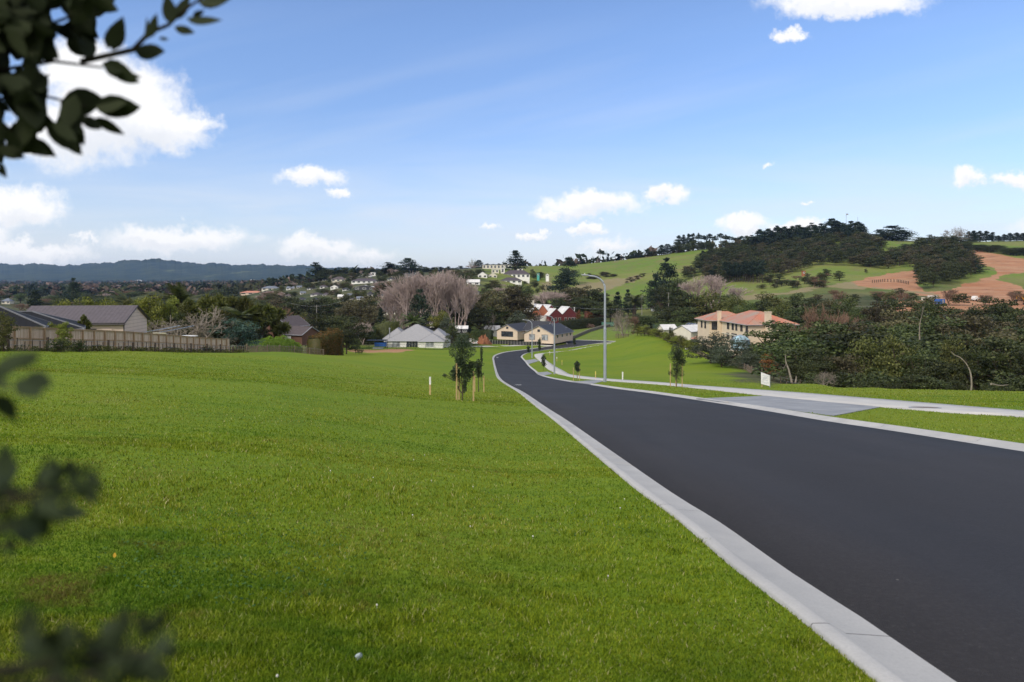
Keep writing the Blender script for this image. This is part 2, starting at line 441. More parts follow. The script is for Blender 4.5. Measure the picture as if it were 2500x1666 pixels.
# ------------------------------------------------------------ ground materials
def ground_material():
    m, t = new_mat('ground')
    p = t.pos()
    at = t.n('ShaderNodeAttribute', attribute_name='surf', attribute_type='GEOMETRY')
    sep = t.n('ShaderNodeSeparateColor', {0: at.outputs['Color']})
    earth, scrub, past = sep.outputs[0], sep.outputs[1], sep.outputs[2]
    track = at.outputs['Alpha']
    st = t.vm('MULTIPLY', p, (.35, 1.0, 1.0)).outputs[0]
    big = t.noise(p, .05, 3, .5); mid = t.noise(st, .35, 4, .6); fine = t.noise(p, 9.0, 4, .7)
    tuft = t.noise(t.vm('MULTIPLY', p, (.45, 1.1, 1)).outputs[0], .55, 5, .65)
    lawn = t.mix(t.ramp(mid, [(.35, 0), (.65, 1)]), (.120, .185, .012), (.155, .222, .014))
    lawn = t.mix(t.ramp(big, [(.38, 0), (.62, 1)]), lawn, (.180, .225, .016))
    lawn = t.mix(t.ramp(tuft, [(.60, 0), (.68, .75)]), lawn, (.070, .145, .010))
    lawn = t.mix(t.ramp(fine, [(.3, .5), (.7, 0)]), lawn, (.05, .095, .01))
    dry = t.ramp(t.noise(p, .19, 5, .6), [(.60, 0), (.72, .5)])
    lawn = t.mix(dry, lawn, (.17, .17, .05))
    pc = t.mix(t.ramp(t.noise(p, .012, 6, .6), [(.4, 0), (.6, 1)]), (.118, .178, .030), (.170, .188, .050))
    pc = t.mix(t.ramp(t.noise(p, .06, 6, .65), [(.5, 0), (.66, .6)]), pc, (.16, .125, .07))
    pc = t.mix(t.ramp(t.noise(p, .5, 4, .7), [(.52, 0), (.75, .6)]), pc, (.06, .08, .025))
    c = t.mix(past, lawn, pc)
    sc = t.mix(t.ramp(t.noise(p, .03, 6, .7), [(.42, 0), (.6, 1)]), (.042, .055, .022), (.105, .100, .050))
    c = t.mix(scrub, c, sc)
    wv = t.noise(p, .05, 5, .6)
    em = t.math('ADD', earth, t.math('MULTIPLY', t.math('SUBTRACT', t.noise(p, .25, 6, .75), .5), 1.3))
    e1 = t.mix(t.ramp(t.noise(t.vm('MULTIPLY', p, (.3, 1, 2.2)).outputs[0], .08, 7, .65), [(.35, 0), (.65, 1)]), (.31, .140, .072), (.38, .225, .135))
    e1 = t.mix(t.ramp(t.noise(t.vm('MULTIPLY', p, (.35, .8, 3)).outputs[0], .22, 7, .75), [(.52, 0), (.68, .8)]), e1, (.13, .085, .06))
    c = t.mix(t.ramp(em, [(.38, 0), (.62, 1)]), c, e1)
    tm = t.math('ADD', track, t.math('MULTIPLY', t.math('SUBTRACT', t.noise(p, .2, 6, .75), .5), 1.6))
    c = t.mix(t.ramp(tm, [(.4, 0), (.75, .85)]), c, t.mix(t.noise(p, .1, 5), (.26, .20, .12), (.19, .17, .09)))
    h = t.math('ADD', t.math('MULTIPLY', fine, .5), tuft)
    t.out(t.bsdf(c, .95, .1, 0, t.bump(h, .6, .08)))
    return m
M_ground = ground_material()

def asphalt_material():
    m, t = new_mat('asphalt'); p = t.pos()
    f = t.noise(p, 140, 3, .8); st = t.noise(t.vm('MULTIPLY', p, (1.3, .07, 1)).outputs[0], 1.0, 5, .6)
    bl = t.noise(p, .25, 4, .55)
    c = t.mix(t.ramp(st, [(.35, 0), (.7, 1)]), (.024, .0215, .0225), (.034, .031, .032))
    c = t.mix(t.ramp(bl, [(.4, 0), (.65, .5)]), c, (.040, .038, .042))
    c = t.mix(t.ramp(f, [(.35, .55), (.62, 0)]), c, (.012, .012, .013))
    vo = t.n('ShaderNodeTexVoronoi', {'Vector': p, 'Scale': 1.7}).outputs['Distance']
    c = t.mix(t.ramp(vo, [(.0, .5), (.012, .5), (.02, 0)]), c, (.25, .24, .22))
    sc = t.ramp(t.noise(t.vm('MULTIPLY', p, (9, .8, 1)).outputs[0], 1.5, 4, .7, 1.5), [(.70, 0), (.76, .35)])
    c = t.mix(sc, c, (.11, .105, .11)); c = t.mix(t.ramp(t.noise(t.vm('MULTIPLY', p, (.9, .05, 1)).outputs[0], .8, 3, .5), [(.42, 0), (.6, .45)]), c, (.020, .0185, .0195))
    lit = t.ramp(t.noise(p, 34, 2, .5), [(.72, 0), (.76, .35)])
    c = t.mix(lit, c, (.10, .098, .10))
    g2 = t.noise(p, 26, 4, .75); c = t.mix(t.ramp(g2, [(.33, .22), (.5, 0), (.68, .22)]), c, t.mix(t.ramp(g2, [(.49, 0), (.51, 1)]), (.012, .011, .012), (.062, .058, .060)))
    scf = t.ramp(t.noise(t.vm('MULTIPLY', p, (2.2, 5.5, 1)).outputs[0], 1.6, 5, .7, 2.5), [(.64, 0), (.72, .35)]); c = t.mix(scf, c, (.085, .08, .082))
    t.out(t.bsdf(c, t.ramp(bl, [(.3, .70), (.7, .82)]), .25, 0, t.bump(t.noise(p, 90, 2, .8), .55, .006)))
    return m
M_asphalt = asphalt_material()

def concrete(name, c1, c2, joints=False, streak=0.0):
    m, t = new_mat(name); p = t.pos()
    c = t.mix(t.ramp(t.noise(p, 1.1, 6, .6), [(.35, 0), (.65, 1)]), c1, c2)
    c = t.mix(t.ramp(t.noise(p, 55, 3, .7), [(.3, .25), (.6, 0)]), c, tuple(x*.6 for x in c1))
    c = t.mix(t.ramp(t.noise(p, .8, 5, .7, .6), [(.58, 0), (.72, .45)]), c, (.42, .36, .25))
    if streak:
        s = t.ramp(t.noise(t.vm('MULTIPLY', p, (.35, 3.2, 1)).outputs[0], 1.2, 5, .65), [(.5, 0), (.62, streak)])
        c = t.mix(s, c, tuple(x*.55 for x in c1))
    if joints:
        a = t.n('ShaderNodeAttribute', attribute_name='tone', attribute_type='GEOMETRY').outputs['Fac']
        fr = t.math('ABSOLUTE', t.math('SUBTRACT', t.math('FRACT', t.math('DIVIDE', a, 3.4)), .5))
        j = t.math('LESS_THAN', fr, .0016)
        c = t.mix(j, c, (.12, .115, .11))
    t.out(t.bsdf(c, .85, .25, 0, t.bump(t.noise(p, 70, 3, .7), .25, .004)))
    return m
M_kerb = concrete('kerb concrete', (.36, .355, .345), (.44, .43, .41), joints=True)
M_path = concrete('path concrete', (.42, .41, .39), (.50, .485, .455))
M_drive = concrete('driveway concrete', (.22, .23, .25), (.30, .31, .32), streak=.5)

make_ground()
a, b = match(np.vstack([rLA, rLA2]), rRA, 520)
o = link('road', strip('road', a, b, M_asphalt, .018, .018, .2, 6)); tag(o, kind='structure')
kerb_profile(np.vstack([rLA]), 1, 'kerb')
kerb_profile(rLA2, 1, 'kerb')
kerb_profile(rRA, -1, 'kerb')
a, b = match(rFU, rFL, 360)
o = link('footpath', strip('footpath', a, b, M_path, .085, .085, .3, 3)); tag(o, kind='structure')
# flip sheets that came out upside-down
for o in list(col.objects):
    if o.type == 'MESH' and o.name.split('.')[0] in ('road', 'footpath', 'kerb', 'ground'):
        n = np.zeros(len(o.data.polygons)*3, np.float32); o.data.polygons.foreach_get('normal', n)
        if np.median(n.reshape(-1, 3)[:, 2]) < 0: o.data.flip_normals()
for dp in drive_polys:
    o = link('driveway', grid_fill(dp, 'driveway', M_drive, .077, 1.0)); tag(o, kind='structure')
# thin path beside the batten fence
pa = line_hit([(1150,846.2),(1220,844.6),(1290,841.6),(1340,842),(1356,843.5)]); pb = line_hit([(1150,848.4),(1220,846.8),(1290,843.8),(1330,845),(1345,846)])
a, b = match(resample(pa), resample(pb), 60)
o = link('footpath', strip('footpath', a, b, M_path, .09, .09, .3, 2)); tag(o, kind='structure')

# ------------------------------------------------------------ far hills (forest-clad range beyond the plain)
HILL = [(-700,640),(-300,650),(0,647),(65,645),(150,649),(215,645),(260,643),(300,640),(340,639),(370,633),(400,636),(430,641),(480,645),(560,646),(610,646),(650,648),(700,650),(760,651),(800,655),(900,660),(1300,664),(1700,668),(3200,668)]
def make_hills():
    u = np.arange(-1.2, 1.2, .0016); xs = u*F+CX
    top = np.interp(xs, [h[0] for h in HILL], [h[1] for h in HILL])
    rs = np.random.RandomState(3)
    bump = np.zeros_like(u)
    for f_, a_ in ((60, 1.6), (150, 1.1), (380, .9), (900, .9)):
        ph = rs.rand(4)*6; bump += a_*np.sin(u*f_+ph[0])*np.sin(u*f_*.63+ph[1]) + .4*a_*np.abs(np.sin(u*f_*1.7+ph[2]))
    Yr = 7600.0
    ds = np.array([4800, 5300, 5800, 6200, 6600, 6900, 7100, 7300, 7450, 7600, 7800, 8400])
    hs = np.array([0, .03, .12, .28, .46, .6, .74, .86, .95, 1.0, .93, .5])
    V = []
    for d, h in zip(ds, hs):
        rid = -((top-bump*.9)-YH)/F*Yr
        wob = 14*np.sin(u*47+d*.004)+9*np.sin(u*110-d*.007)+5*np.sin(u*300+d*.02)
        z = -30 + (rid+30)*h + .45*wob*(h > .02)*(h < .97) + (bump*2.5)*(h > .9)
        V.append(np.column_stack([u*d, np.full_like(u, d), z]))
    V = np.vstack(V); n = len(u); i = np.arange(n-1)
    Q = np.vstack([np.stack([r*n+i, r*n+i+1, (r+1)*n+i+1, (r+1)*n+i], -1) for r in range(len(ds)-1)])
    m, t = new_mat('forested hills'); p = t.pos()
    p = t.vm('MULTIPLY', p, (1, .35, 5)).outputs[0]; c = t.mix(t.ramp(t.noise(p, .006, 8, .7), [(.4, 0), (.6, 1)]), (.016, .030, .017), (.045, .058, .028))
    c = t.mix(t.ramp(t.noise(p, .0016, 6, .6), [(.66, 0), (.70, .7)]), c, (.14, .16, .06))
    c = t.mix(t.ramp(t.noise(p, .02, 2, .5), [(.80, 0), (.82, .9)]), c, (.6, .58, .55))
    t.out(t.bsdf(c, .95, .05, 0, t.bump(t.noise(p, .03, 6, .7), 1.0, 12)))
    o = link('hills', np_mesh('hills', V, Q, [m], smooth=True)); tag(o, kind='structure')
make_hills()

# ------------------------------------------------------------ sky, sun, air
SUN_EL, SUN_AZ = R(40), R(-138)      # azimuth measured from +Y towards +X
CLOUDS = [ # photo cx, cy, rx, ry, strength
 (270,265,170,120,1.25),(150,330,130,85,1.1),(400,310,110,62,1.0),(200,170,110,75,1.0),(480,300,55,30,.7),
 (755,428,72,24,1.0),(825,466,26,12,.7),(40,505,115,52,1.15),(60,618,160,26,1.0),(-80,560,100,60,1.0),
 (430,585,185,30,.95),(380,572,90,24,.8),(775,607,100,26,.95),(900,622,90,18,.5),(205,588,26,10,.5),
 (1440,498,118,30,1.1),(1350,520,60,16,.7),(1620,475,58,20,.95),(1297,577,30,12,.95),(1437,561,40,15,1.0),(1190,553,24,8,.6),
 (1812,547,68,24,1.15),(1955,561,75,24,1.1),(2060,0,190,38,1.1),(1925,84,44,20,1.0),(2362,434,38,22,.95),(2470,440,52,18,.85),
 (1490,606,70,18,.6),(1880,412,12,6,.6),(1957,494,16,6,.7),(2700,560,220,40,.9),(-500,300,250,90,1.0),(3100,250,300,80,1.0),
]
def make_world():
    w = bpy.data.worlds.new('World'); scn.world = w; w.use_nodes = True
    t = NT(w.node_tree)
    sky = t.n('ShaderNodeTexSky', sky_type='NISHITA', sun_disc=False, sun_elevation=SUN_EL, sun_rotation=SUN_AZ, air_density=1.0, dust_density=.25, ozone_density=3.0, altitude=50)
    d = t.n('ShaderNodeTexCoord').outputs['Generated']
    s = t.n('ShaderNodeSeparateXYZ', {0: d})
    ay = t.math('MAXIMUM', t.math('ABSOLUTE', s.outputs[1]), .12)
    u = t.math('DIVIDE', s.outputs[0], ay); v = t.math('DIVIDE', s.outputs[2], ay)
    uv = t.n('ShaderNodeCombineXYZ', {0: u, 1: v})
    # ragged edges: warp the lookup with noise
    n1 = t.n('ShaderNodeTexNoise', {'Vector': uv, 'Scale': 22.0, 'Detail': 7.0, 'Roughness': .62})
    wv = t.vm('MULTIPLY', t.vm('SUBTRACT', n1.outputs['Color'], (.5, .5, .5)), (.085, .055, 0))
    n2 = t.n('ShaderNodeTexNoise', {'Vector': uv, 'Scale': 90.0, 'Detail': 5.0, 'Roughness': .65})
    wv2 = t.vm('MULTIPLY', t.vm('SUBTRACT', n2.outputs['Color'], (.5, .5, .5)), (.022, .016, 0))
    uvw = t.vm('ADD', t.vm('ADD', uv, wv), wv2)
    acc = None; shade = None
    for cx, cy, rx, ry, st in CLOUDS:
        cu, cv = (cx-CX)/F, (YH-cy)/F
        q = t.vm('MULTIPLY', t.vm('SUBTRACT', uvw, (cu, cv, 0)), (F/rx, F/ry, 0))
        L = t.n('ShaderNodeVectorMath', operation='LENGTH'); t.set(L, 0, q)
        val = t.math('MULTIPLY', t.math('SUBTRACT', 1.25, L.outputs['Value']), st*1.4)
        acc = val if acc is None else t.math('MAXIMUM', acc, val)
        sv = t.n('ShaderNodeSeparateXYZ', {0: q}).outputs[1]
        g = t.math('MULTIPLY', t.math('MULTIPLY', sv, -1), t.math('MAXIMUM', val, 0))
        shade = g if shade is None else t.math('ADD', shade, g)
    dn = t.noise(uv, 34, 6, .6)
    dens = t.math('ADD', acc, t.math('MULTIPLY', t.math('SUBTRACT', dn, .55), .9))
    mask = t.mapr(dens, -.14, .92, 0, .98, 'SMOOTHSTEP')
    # thin veils low in the sky
    veil = t.ramp(t.noise(t.vm('MULTIPLY', uv, (1.6, 13, 1)).outputs[0], 1.6, 6, .55, .5), [(.30, .22), (.66, .92)])
    band = t.math('MULTIPLY', t.mapr(v, .24, .05, 0, .9, 'SMOOTHSTEP'), veil)
    streak = t.ramp(t.noise(t.vm('MULTIPLY', t.n('ShaderNodeVectorRotate', {'Vector': uv, 'Angle': R(-13)}, rotation_type='Z_AXIS').outputs[0], (1.0, 11, 1)).outputs[0], 1.3, 5, .5), [(.44, 0), (.72, .42)])
    band = t.math('MAXIMUM', band, t.math('MULTIPLY', streak, t.mapr(v, .42, .1, 0, 1)))
    low = t.mix(t.ramp(shade, [(.0, 0), (.9, .62)]), (1.0, 1.0, 1.0), (.70, .745, .82))
    base = t.mix(1.0, sky.outputs[0], t.mix(t.mapr(v, .02, .36, 0, 1), (.64, .64, .76), (.86, .885, 1.0)), 'MULTIPLY')
    white = t.mix(1.0, low, (CLOUD_L, CLOUD_L, CLOUD_L*1.01), 'MULTIPLY')
    c = t.mix(band, base, (CLOUD_L*.74, CLOUD_L*.80, CLOUD_L*.90))
    c = t.mix(mask, c, white)
    # broken cloud overhead and behind the viewer, which softens and whitens the light
    ov = t.math('MAXIMUM', t.mapr(s.outputs[2], .60, .85, 0, 1, 'SMOOTHSTEP'), t.mapr(s.outputs[1], .15, -.25, 0, 1, 'SMOOTHSTEP'))
    on = t.ramp(t.noise(d, 3.0, 6, .6), [(.36, 0), (.50, 1)])
    c = t.mix(t.math('MULTIPLY', ov, on), c, (CLOUD_L*1.15, CLOUD_L*1.12, CLOUD_L*1.10))
    bg = t.n('ShaderNodeBackground', {'Color': c, 'Strength': SKY_S})
    t.set(t.n('ShaderNodeOutputWorld'), 'Surface', bg)
    w.cycles.sampling_method = 'MANUAL'; w.cycles.sample_map_resolution = 512
SKY_S = .15; CLOUD_L = 5.6; SKY_TINT = (1.18, 1.0, 1.16)
make_world()
sl = bpy.data.lights.new('sun', 'SUN'); sl.energy = 2.3; sl.angle = R(12); sl.color = (1, .92, .80)
so = bpy.data.objects.new('sun', sl); col.objects.link(so)
sd = Vector((math.sin(SUN_AZ)*math.cos(SUN_EL), math.cos(SUN_AZ)*math.cos(SUN_EL), math.sin(SUN_EL)))
so.rotation_euler = sd.to_track_quat('Z', 'Y').to_euler(); so.location = sd*200

hz = MB(); hz.box((0, 0, 58), (26000, 19600, 206)) 
m, t = new_mat('haze'); nd = t.n('ShaderNodeVolumePrincipled', {'Color': (.42, .62, 1.0, 1), 'Density': 4.2e-5, 'Anisotropy': .3}); t.out(None, nd)
hz_o = hz.build('haze', m); tag(hz_o, kind='stuff', label='thin blue haze in the air over the valley', cat='haze')

# ------------------------------------------------------------ camera
cd = bpy.data.cameras.new('camera'); cam = bpy.data.objects.new('camera', cd); col.objects.link(cam)
cam.location = (0, 0, 0); cam.rotation_euler = (R(90), 0, 0)
cd.sensor_width = 36; cd.lens = 36*F/2500; cd.shift_y = -(833-YH)/2500
cd.clip_start = .05; cd.clip_end = 30000
cd.dof.use_dof = True; cd.dof.focus_distance = 14; cd.dof.aperture_fstop = 2.8
scn.camera = cam
vs = scn.view_settings; vs.view_transform = 'Standard'; vs.look = 'None'; vs.gamma = 1; vs.exposure = .35
scn.render.engine = 'CYCLES'
# ------------------------------------------------------------ foliage materials
def leaf_mat(name, c1, c2, c3=None, trans=.25, rough=.6, vary=.25, scale=1.2, spec=.25):
    """per-leaf tone, clump-sized noise and a small shift from plant to plant"""
    m, t = new_mat(name)
    tone = t.n('ShaderNodeAttribute', attribute_name='tone', attribute_type='GEOMETRY').outputs['Fac']
    oi = t.n('ShaderNodeObjectInfo').outputs['Random']
    n = t.noise(t.obj(), scale, 3, .6)
    f = t.math('ADD', t.math('MULTIPLY', tone, .55), t.math('MULTIPLY', n, .6))
    c = t.ramp(f, [(.25, c1), (.62, c2), (.95, c3 or c2)])
    hs = t.n('ShaderNodeHueSaturation', {'Hue': t.mapr(oi, 0, 1, .485, .515), 'Value': t.mapr(oi, 0, 1, 1-vary, 1+vary), 'Saturation': 1.0, 'Color': c}).outputs[0]
    d = t.bsdf(hs, rough, spec)
    tr = t.n('ShaderNodeBsdfTranslucent', {'Color': t.mix(1.0, hs, (1.1, 1.25, .6), 'MULTIPLY')})
    t.out(t.n('ShaderNodeMixShader', {0: trans, 1: d, 2: tr}))
    return m
L_dark = leaf_mat('dark native foliage', (.018,.025,.010), (.048,.060,.022), (.112,.125,.044), vary=.42)
L_brownish = leaf_mat('brownish foliage', (.036,.032,.019), (.085,.076,.038), (.155,.130,.065), vary=.4)
L_green = leaf_mat('mid green foliage', (.028,.042,.015), (.066,.086,.027), (.125,.145,.045), vary=.35)
L_olive = leaf_mat('olive foliage', (0.042,0.050,0.017), (0.095,0.101,0.028), (0.168,0.161,0.048))
L_yellow = leaf_mat('yellow green foliage', (0.056,0.072,0.016), (0.152,0.168,0.029), (0.304,0.304,0.056))
L_pine = leaf_mat('pine needles', (0.012,0.022,0.014), (0.026,0.043,0.026), (0.052,0.075,0.041))
L_blue = leaf_mat('blue green foliage', (.020,.042,.034), (.060,.112,.090), (.135,.215,.170))
L_grey = leaf_mat('grey green foliage', (0.034,0.044,0.030), (0.076,0.092,0.062), (0.138,0.155,0.109))
L_palm = leaf_mat('palm fronds', (0.029,0.045,0.016), (0.080,0.102,0.035), (0.176,0.184,0.072))
L_hedge = leaf_mat('bright hedge leaves', (0.070,0.120,0.012), (0.150,0.240,0.022), (0.260,0.340,0.040))
L_orange = leaf_mat('autumn foliage', (0.080,0.030,0.012), (0.200,0.075,0.025), (0.320,0.140,0.050))
L_sapl = leaf_mat('sapling leaves', (0.016,0.026,0.013), (0.039,0.057,0.029), (0.098,0.117,0.072), rough=.4)
L_front = leaf_mat('laurel leaves', (.014,.020,.011), (.026,.036,.018), (.042,.054,.028), trans=.10, rough=.8, spec=.06)
M_stem = simple('dark laurel stems', (.03,.027,.02), (.018,.016,.012), 4, .9, .05)
M_twig = simple('grey pink twigs', (.43,.345,.315), (.28,.22,.20), 1.5, .9, .1)
M_twig2 = simple('russet twigs', (.22,.14,.10), (.13,.085,.06), 1.5, .9, .1)
M_twig3 = simple('pale lichen twigs', (.28,.24,.20), (.15,.125,.105), 1.5, .9, .1)
M_bark = simple('dark bark', (.09,.07,.055), (.045,.036,.03), 4, .95, .1)
M_palebark = simple('pale bark', (.27,.235,.19), (.14,.12,.095), 4, .9, .1)
M_post = simple('weathered posts', (.21,.165,.125), (.11,.085,.065), 6, .9, .1)
M_timber = simple('new pine stakes', (.52,.38,.19), (.40,.28,.14), 8, .8, .15)

def unit(n, rs):
    v = rs.normal(size=(n, 3)); return v/np.linalg.norm(v, axis=1)[:, None]

def leaves(C, size, rs, up=.35, asp=.55, droop=0.0, out=None):
    """one bent quad per centre C; returns V, F, tone"""
    n = len(C); d = unit(n, rs); 
    if out is not None: d = d*.75+out*.8
    d[:, 2] += up; d /= np.linalg.norm(d, axis=1)[:, None]
    a = np.cross(d, unit(n, rs)); a /= np.linalg.norm(a, axis=1)[:, None]+1e-9
    b = np.cross(d, a)
    s = (size*(.6+.8*rs.rand(n)))[:, None]
    V = np.stack([C-a*s, C-b*s*asp, C+a*s, C+b*s*asp], 1).reshape(-1, 3)
    Fq = np.arange(n*4).reshape(-1, 4)
    return V, Fq, np.repeat(rs.rand(n), 4)

def ell_pts(n, c, r, rs, shell=.55, top=0.0):
    d = unit(n, rs)
    if top: d[:, 2] = np.abs(d[:, 2])*top + d[:, 2]*(1-top)
    k = shell + (1-shell)*rs.rand(n)**.5
    return np.array(c)+d*np.array(r)*k[:, None], d

def join(parts):
    V = []; Fq = []; T = []; n = 0
    for v, f, t in parts:
        V.append(v); Fq.append(f+n); T.append(t); n += len(v)
    return np.vstack(V), np.vstack(Fq), np.concatenate(T)

def twig_mesh(segs, k=3):
    """segs: (n,8) p0,p1,r0,r1 -> thin prisms"""
    S = np.asarray(segs, float); p0, p1 = S[:, :3], S[:, 3:6]; r0, r1 = S[:, 6], S[:, 7]
    d = p1-p0; d /= np.linalg.norm(d, axis=1)[:, None]+1e-9
    ref = np.where(np.abs(d[:, 2:3]) > .9, np.array([[1., 0, 0]]), np.array([[0, 0, 1.]]))
    a = np.cross(d, ref); a /= np.linalg.norm(a, axis=1)[:, None]+1e-9; b = np.cross(d, a)
    R0 = []; R1 = []
    for j in range(k):
        t = 2*math.pi*j/k; o = a*math.cos(t)+b*math.sin(t)
        R0.append(p0+o*r0[:, None]); R1.append(p1+o*r1[:, None])
    V = np.stack(R0+R1, 1).reshape(-1, 3); m = len(S)
    base = (np.arange(m)*2*k)[:, None]
    Q = np.vstack([np.hstack([base+j, base+(j+1) % k, base+k+(j+1) % k, base+k+j]) for j in range(k)])
    return V, Q

def branching(rs, p, d, L, r, depth, segs, spread=.6, upb=.15, nb=(3, 4), shrink=.68, wob=.12, tip=None):
    n = 3; q = np.array(p, float); d = np.array(d, float)
    for i in range(n):
        d = d+rs.normal(size=3)*wob; d[2] += upb*.3; d /= np.linalg.norm(d)
        e = q+d*L/n; r1 = r*(1-.28*(i+1)/n); segs.append((*q, *e, r*(1-.28*i/n), r1)); q = e
        if depth > 0 and i == 1 and rs.rand() < .7:
            dd = d+unit(1, rs)[0]*spread; dd[2] += upb; dd /= np.linalg.norm(dd)
            branching(rs, q, dd, L*shrink*.9, r*.5, depth-1, segs, spread, upb, nb, shrink, wob, tip)
    if depth > 0:
        for _ in range(rs.randint(nb[0], nb[1]+1)):
            dd = d+unit(1, rs)[0]*spread; dd[2] += upb; dd /= np.linalg.norm(dd)
            branching(rs, q, dd, L*shrink*(.8+.4*rs.rand()), r*.62, depth-1, segs, spread, upb, nb, shrink, wob, tip)
    elif tip is not None: tip.append(q)

def trunk_segs(rs, H, r, lean=.06, k=6, top=.35):
    q = np.array([0, 0, -.4]); out = []
    dx = rs.normal(size=2)*lean
    for i in range(k):
        e = np.array([dx[0]*H*((i+1)/k)**1.5, dx[1]*H*((i+1)/k)**1.5, H*(i+1)/k]) + np.array([*rs.normal(size=2)*H*.008, 0])
        out.append((*q, *e, r*(1-(1-top)*i/k), r*(1-(1-top)*(i+1)/k))); q = e
    return out, q

LIB = {}
def lib(kind, trunkmesh, crownmesh): LIB.setdefault(kind, []).append((trunkmesh, crownmesh))

# unit trees: height 1 .. scaled per axis when placed.  'pads' is a list of (centre, radii, share)
def make_crown_tree(kind, seed, pads, leafn, lsize, mat, tH=.55, tr=.03, bark=None, up=.35, limbs=True, shell=.5, top=.35):
    rs = np.random.RandomState(seed)
    parts = []; tot = sum(p[2] for p in pads)
    for c, r, sh in pads:
        n = int(leafn*sh/tot)
        C, d = ell_pts(n, c, r, rs, shell, top)
        # scallop each pad so its edge is uneven
        k = rs.rand(4)*6
        w = 1+.16*np.sin(d[:, 0]*5+k[0])*np.sin(d[:, 1]*6+k[1])+.1*np.sin(d[:, 2]*9+k[2])
        C = np.array(c)+(C-np.array(c))*w[:, None]
        parts.append(leaves(C, lsize, rs, up=up, out=d*.5))
    V, Fq, T = join(parts)
    cm = np_mesh(kind+'_crown', V, Fq, [mat], attr=T)
    segs, q = trunk_segs(rs, tH, tr)
    if limbs:
        for c, r, sh in pads:
            c = np.array(c); z = rs.uniform(.35, .9)*tH
            a = np.array([0, 0, min(z, c[2]*.9)]); m = (a+c)/2+np.array([0, 0, -.03])
            segs += [(*a, *m, tr*.5, tr*.35), (*m, *c, tr*.35, tr*.12)]
    V, Q = twig_mesh(segs, 5)
    lib(kind, np_mesh(kind+'_trunk', V, Q, [bark or M_bark], smooth=True), cm)

def rand_pads(rs, n, R0, zlo, zhi, flat=.5, size=(.16, .28), dome=True, core=True):
    P = []
    for i in range(n):
        a = 2*math.pi*(i/n*1.618*2+rs.rand()*.3); t = (i+.5)/n
        z = zlo+(zhi-zlo)*t
        rr = R0*(math.sqrt(max(0, 1-((t-.35)/.70)**2)) if dome else (1-t*.8))*(.55+.5*rs.rand())
        s = rs.uniform(*size)
        P.append(((rr*math.cos(a), rr*math.sin(a), z), (s, s*(.8+.4*rs.rand()), s*flat), s*s))
    if core: P.append(((0, 0, (zlo+zhi)/2), (R0*.62, R0*.62, (zhi-zlo)*.46), R0*R0*1.2))
    return P

for i in range(4):
    rs = np.random.RandomState(100+i)
    make_crown_tree('dark', 200+i, rand_pads(rs, 17, .36, .22, .92, .48, (.13, .24)), 3600, .022, L_dark)
    make_crown_tree('brown', 210+i, rand_pads(rs, 16, .36, .20, .92, .5, (.13, .22)), 3400, .022, L_brownish)
    make_crown_tree('green', 220+i, rand_pads(rs, 14, .38, .22, .90, .7, (.15, .26)), 3200, .023, L_green)
    make_crown_tree('olive', 230+i, rand_pads(rs, 14, .38, .20, .90, .7, (.15, .26)), 3200, .023, L_olive)
for i in range(2):
    rs = np.random.RandomState(140+i)
    make_crown_tree('grey', 240+i, rand_pads(rs, 13, .42, .12, .88, .75, (.17, .28)), 4200, .022, L_grey, tH=.4)
    make_crown_tree('blue', 250+i, rand_pads(rs, 16, .42, .10, .86, .75, (.17, .26)), 6000, .018, L_blue, tH=.4, up=.9)
    make_crown_tree('orange', 260+i, rand_pads(rs, 14, .26, .15, .92, .7, (.12, .20)), 2600, .022, L_orange)
    make_crown_tree('yellow', 270+i, rand_pads(rs, 20, .42, .25, .92, .6, (.12, .2)), 5200, .02, L_yellow, tH=.5)
    make_crown_tree('cypress', 280+i, [((0, 0, .5), (.13, .13, .5), 1)], 1500, .025, L_dark, tH=.3, tr=.02, limbs=False, up=1.0)
    make_crown_tree('shrub', 290+i, rand_pads(rs, 9, .45, .1, .75, .8, (.2, .34)), 1500, .035, L_green, tH=.3)
    make_crown_tree('darkshrub', 295+i, rand_pads(rs, 9, .45, .1, .75, .8, (.2, .34)), 1500, .035, L_dark, tH=.3)

def make_pine(kind, seed, bare=.15, R0=.28, tiers=13, n=3200, wide=.0, irregular=.3, ls=.02, mat=None):
    tiers = int(tiers*1.5); n = int(n*1.3)
    rs = np.random.RandomState(seed); parts = []; segs, q = trunk_segs(rs, .96, .022, .02, 8, .2)
    for i in range(tiers):
        t = i/(tiers-1)+rs.normal()*.02; t = min(max(t, 0), 1); z = bare+(1-bare-.03)*t
        z += rs.normal()*.012
        prof = (1-t)**.75 if not wide else math.sin(math.pi*min(1, .25+.75*t))*.9+.15
        for j in range(5):
            if rs.rand() < irregular*.5: continue
            a = rs.rand()*6.28; r = R0*prof*(1-irregular/2+irregular*rs.rand())+.02
            e = np.array([r*math.cos(a), r*math.sin(a), z+(.05-.1*wide)*r])
            segs.append((0, 0, z-.03, *e, .006, .002))
            m = int(n/tiers/5); k = rs.rand(m)**.6
            C = np.array([0, 0, z-.02])+(e-np.array([0, 0, z-.02]))*k[:, None]+rs.normal(size=(m, 3))*np.array([.04, .04, .030])*(.4+r*2.2)
            parts.append(leaves(C, ls, rs, up=.6))
    V, Fq, T = join(parts)
    V2, Q2 = twig_mesh(segs, 4)
    lib(kind, np_mesh(kind+'_trunk', V2, Q2, [M_bark]), np_mesh(kind+'_crown', V, Fq, [mat or L_pine], attr=T))
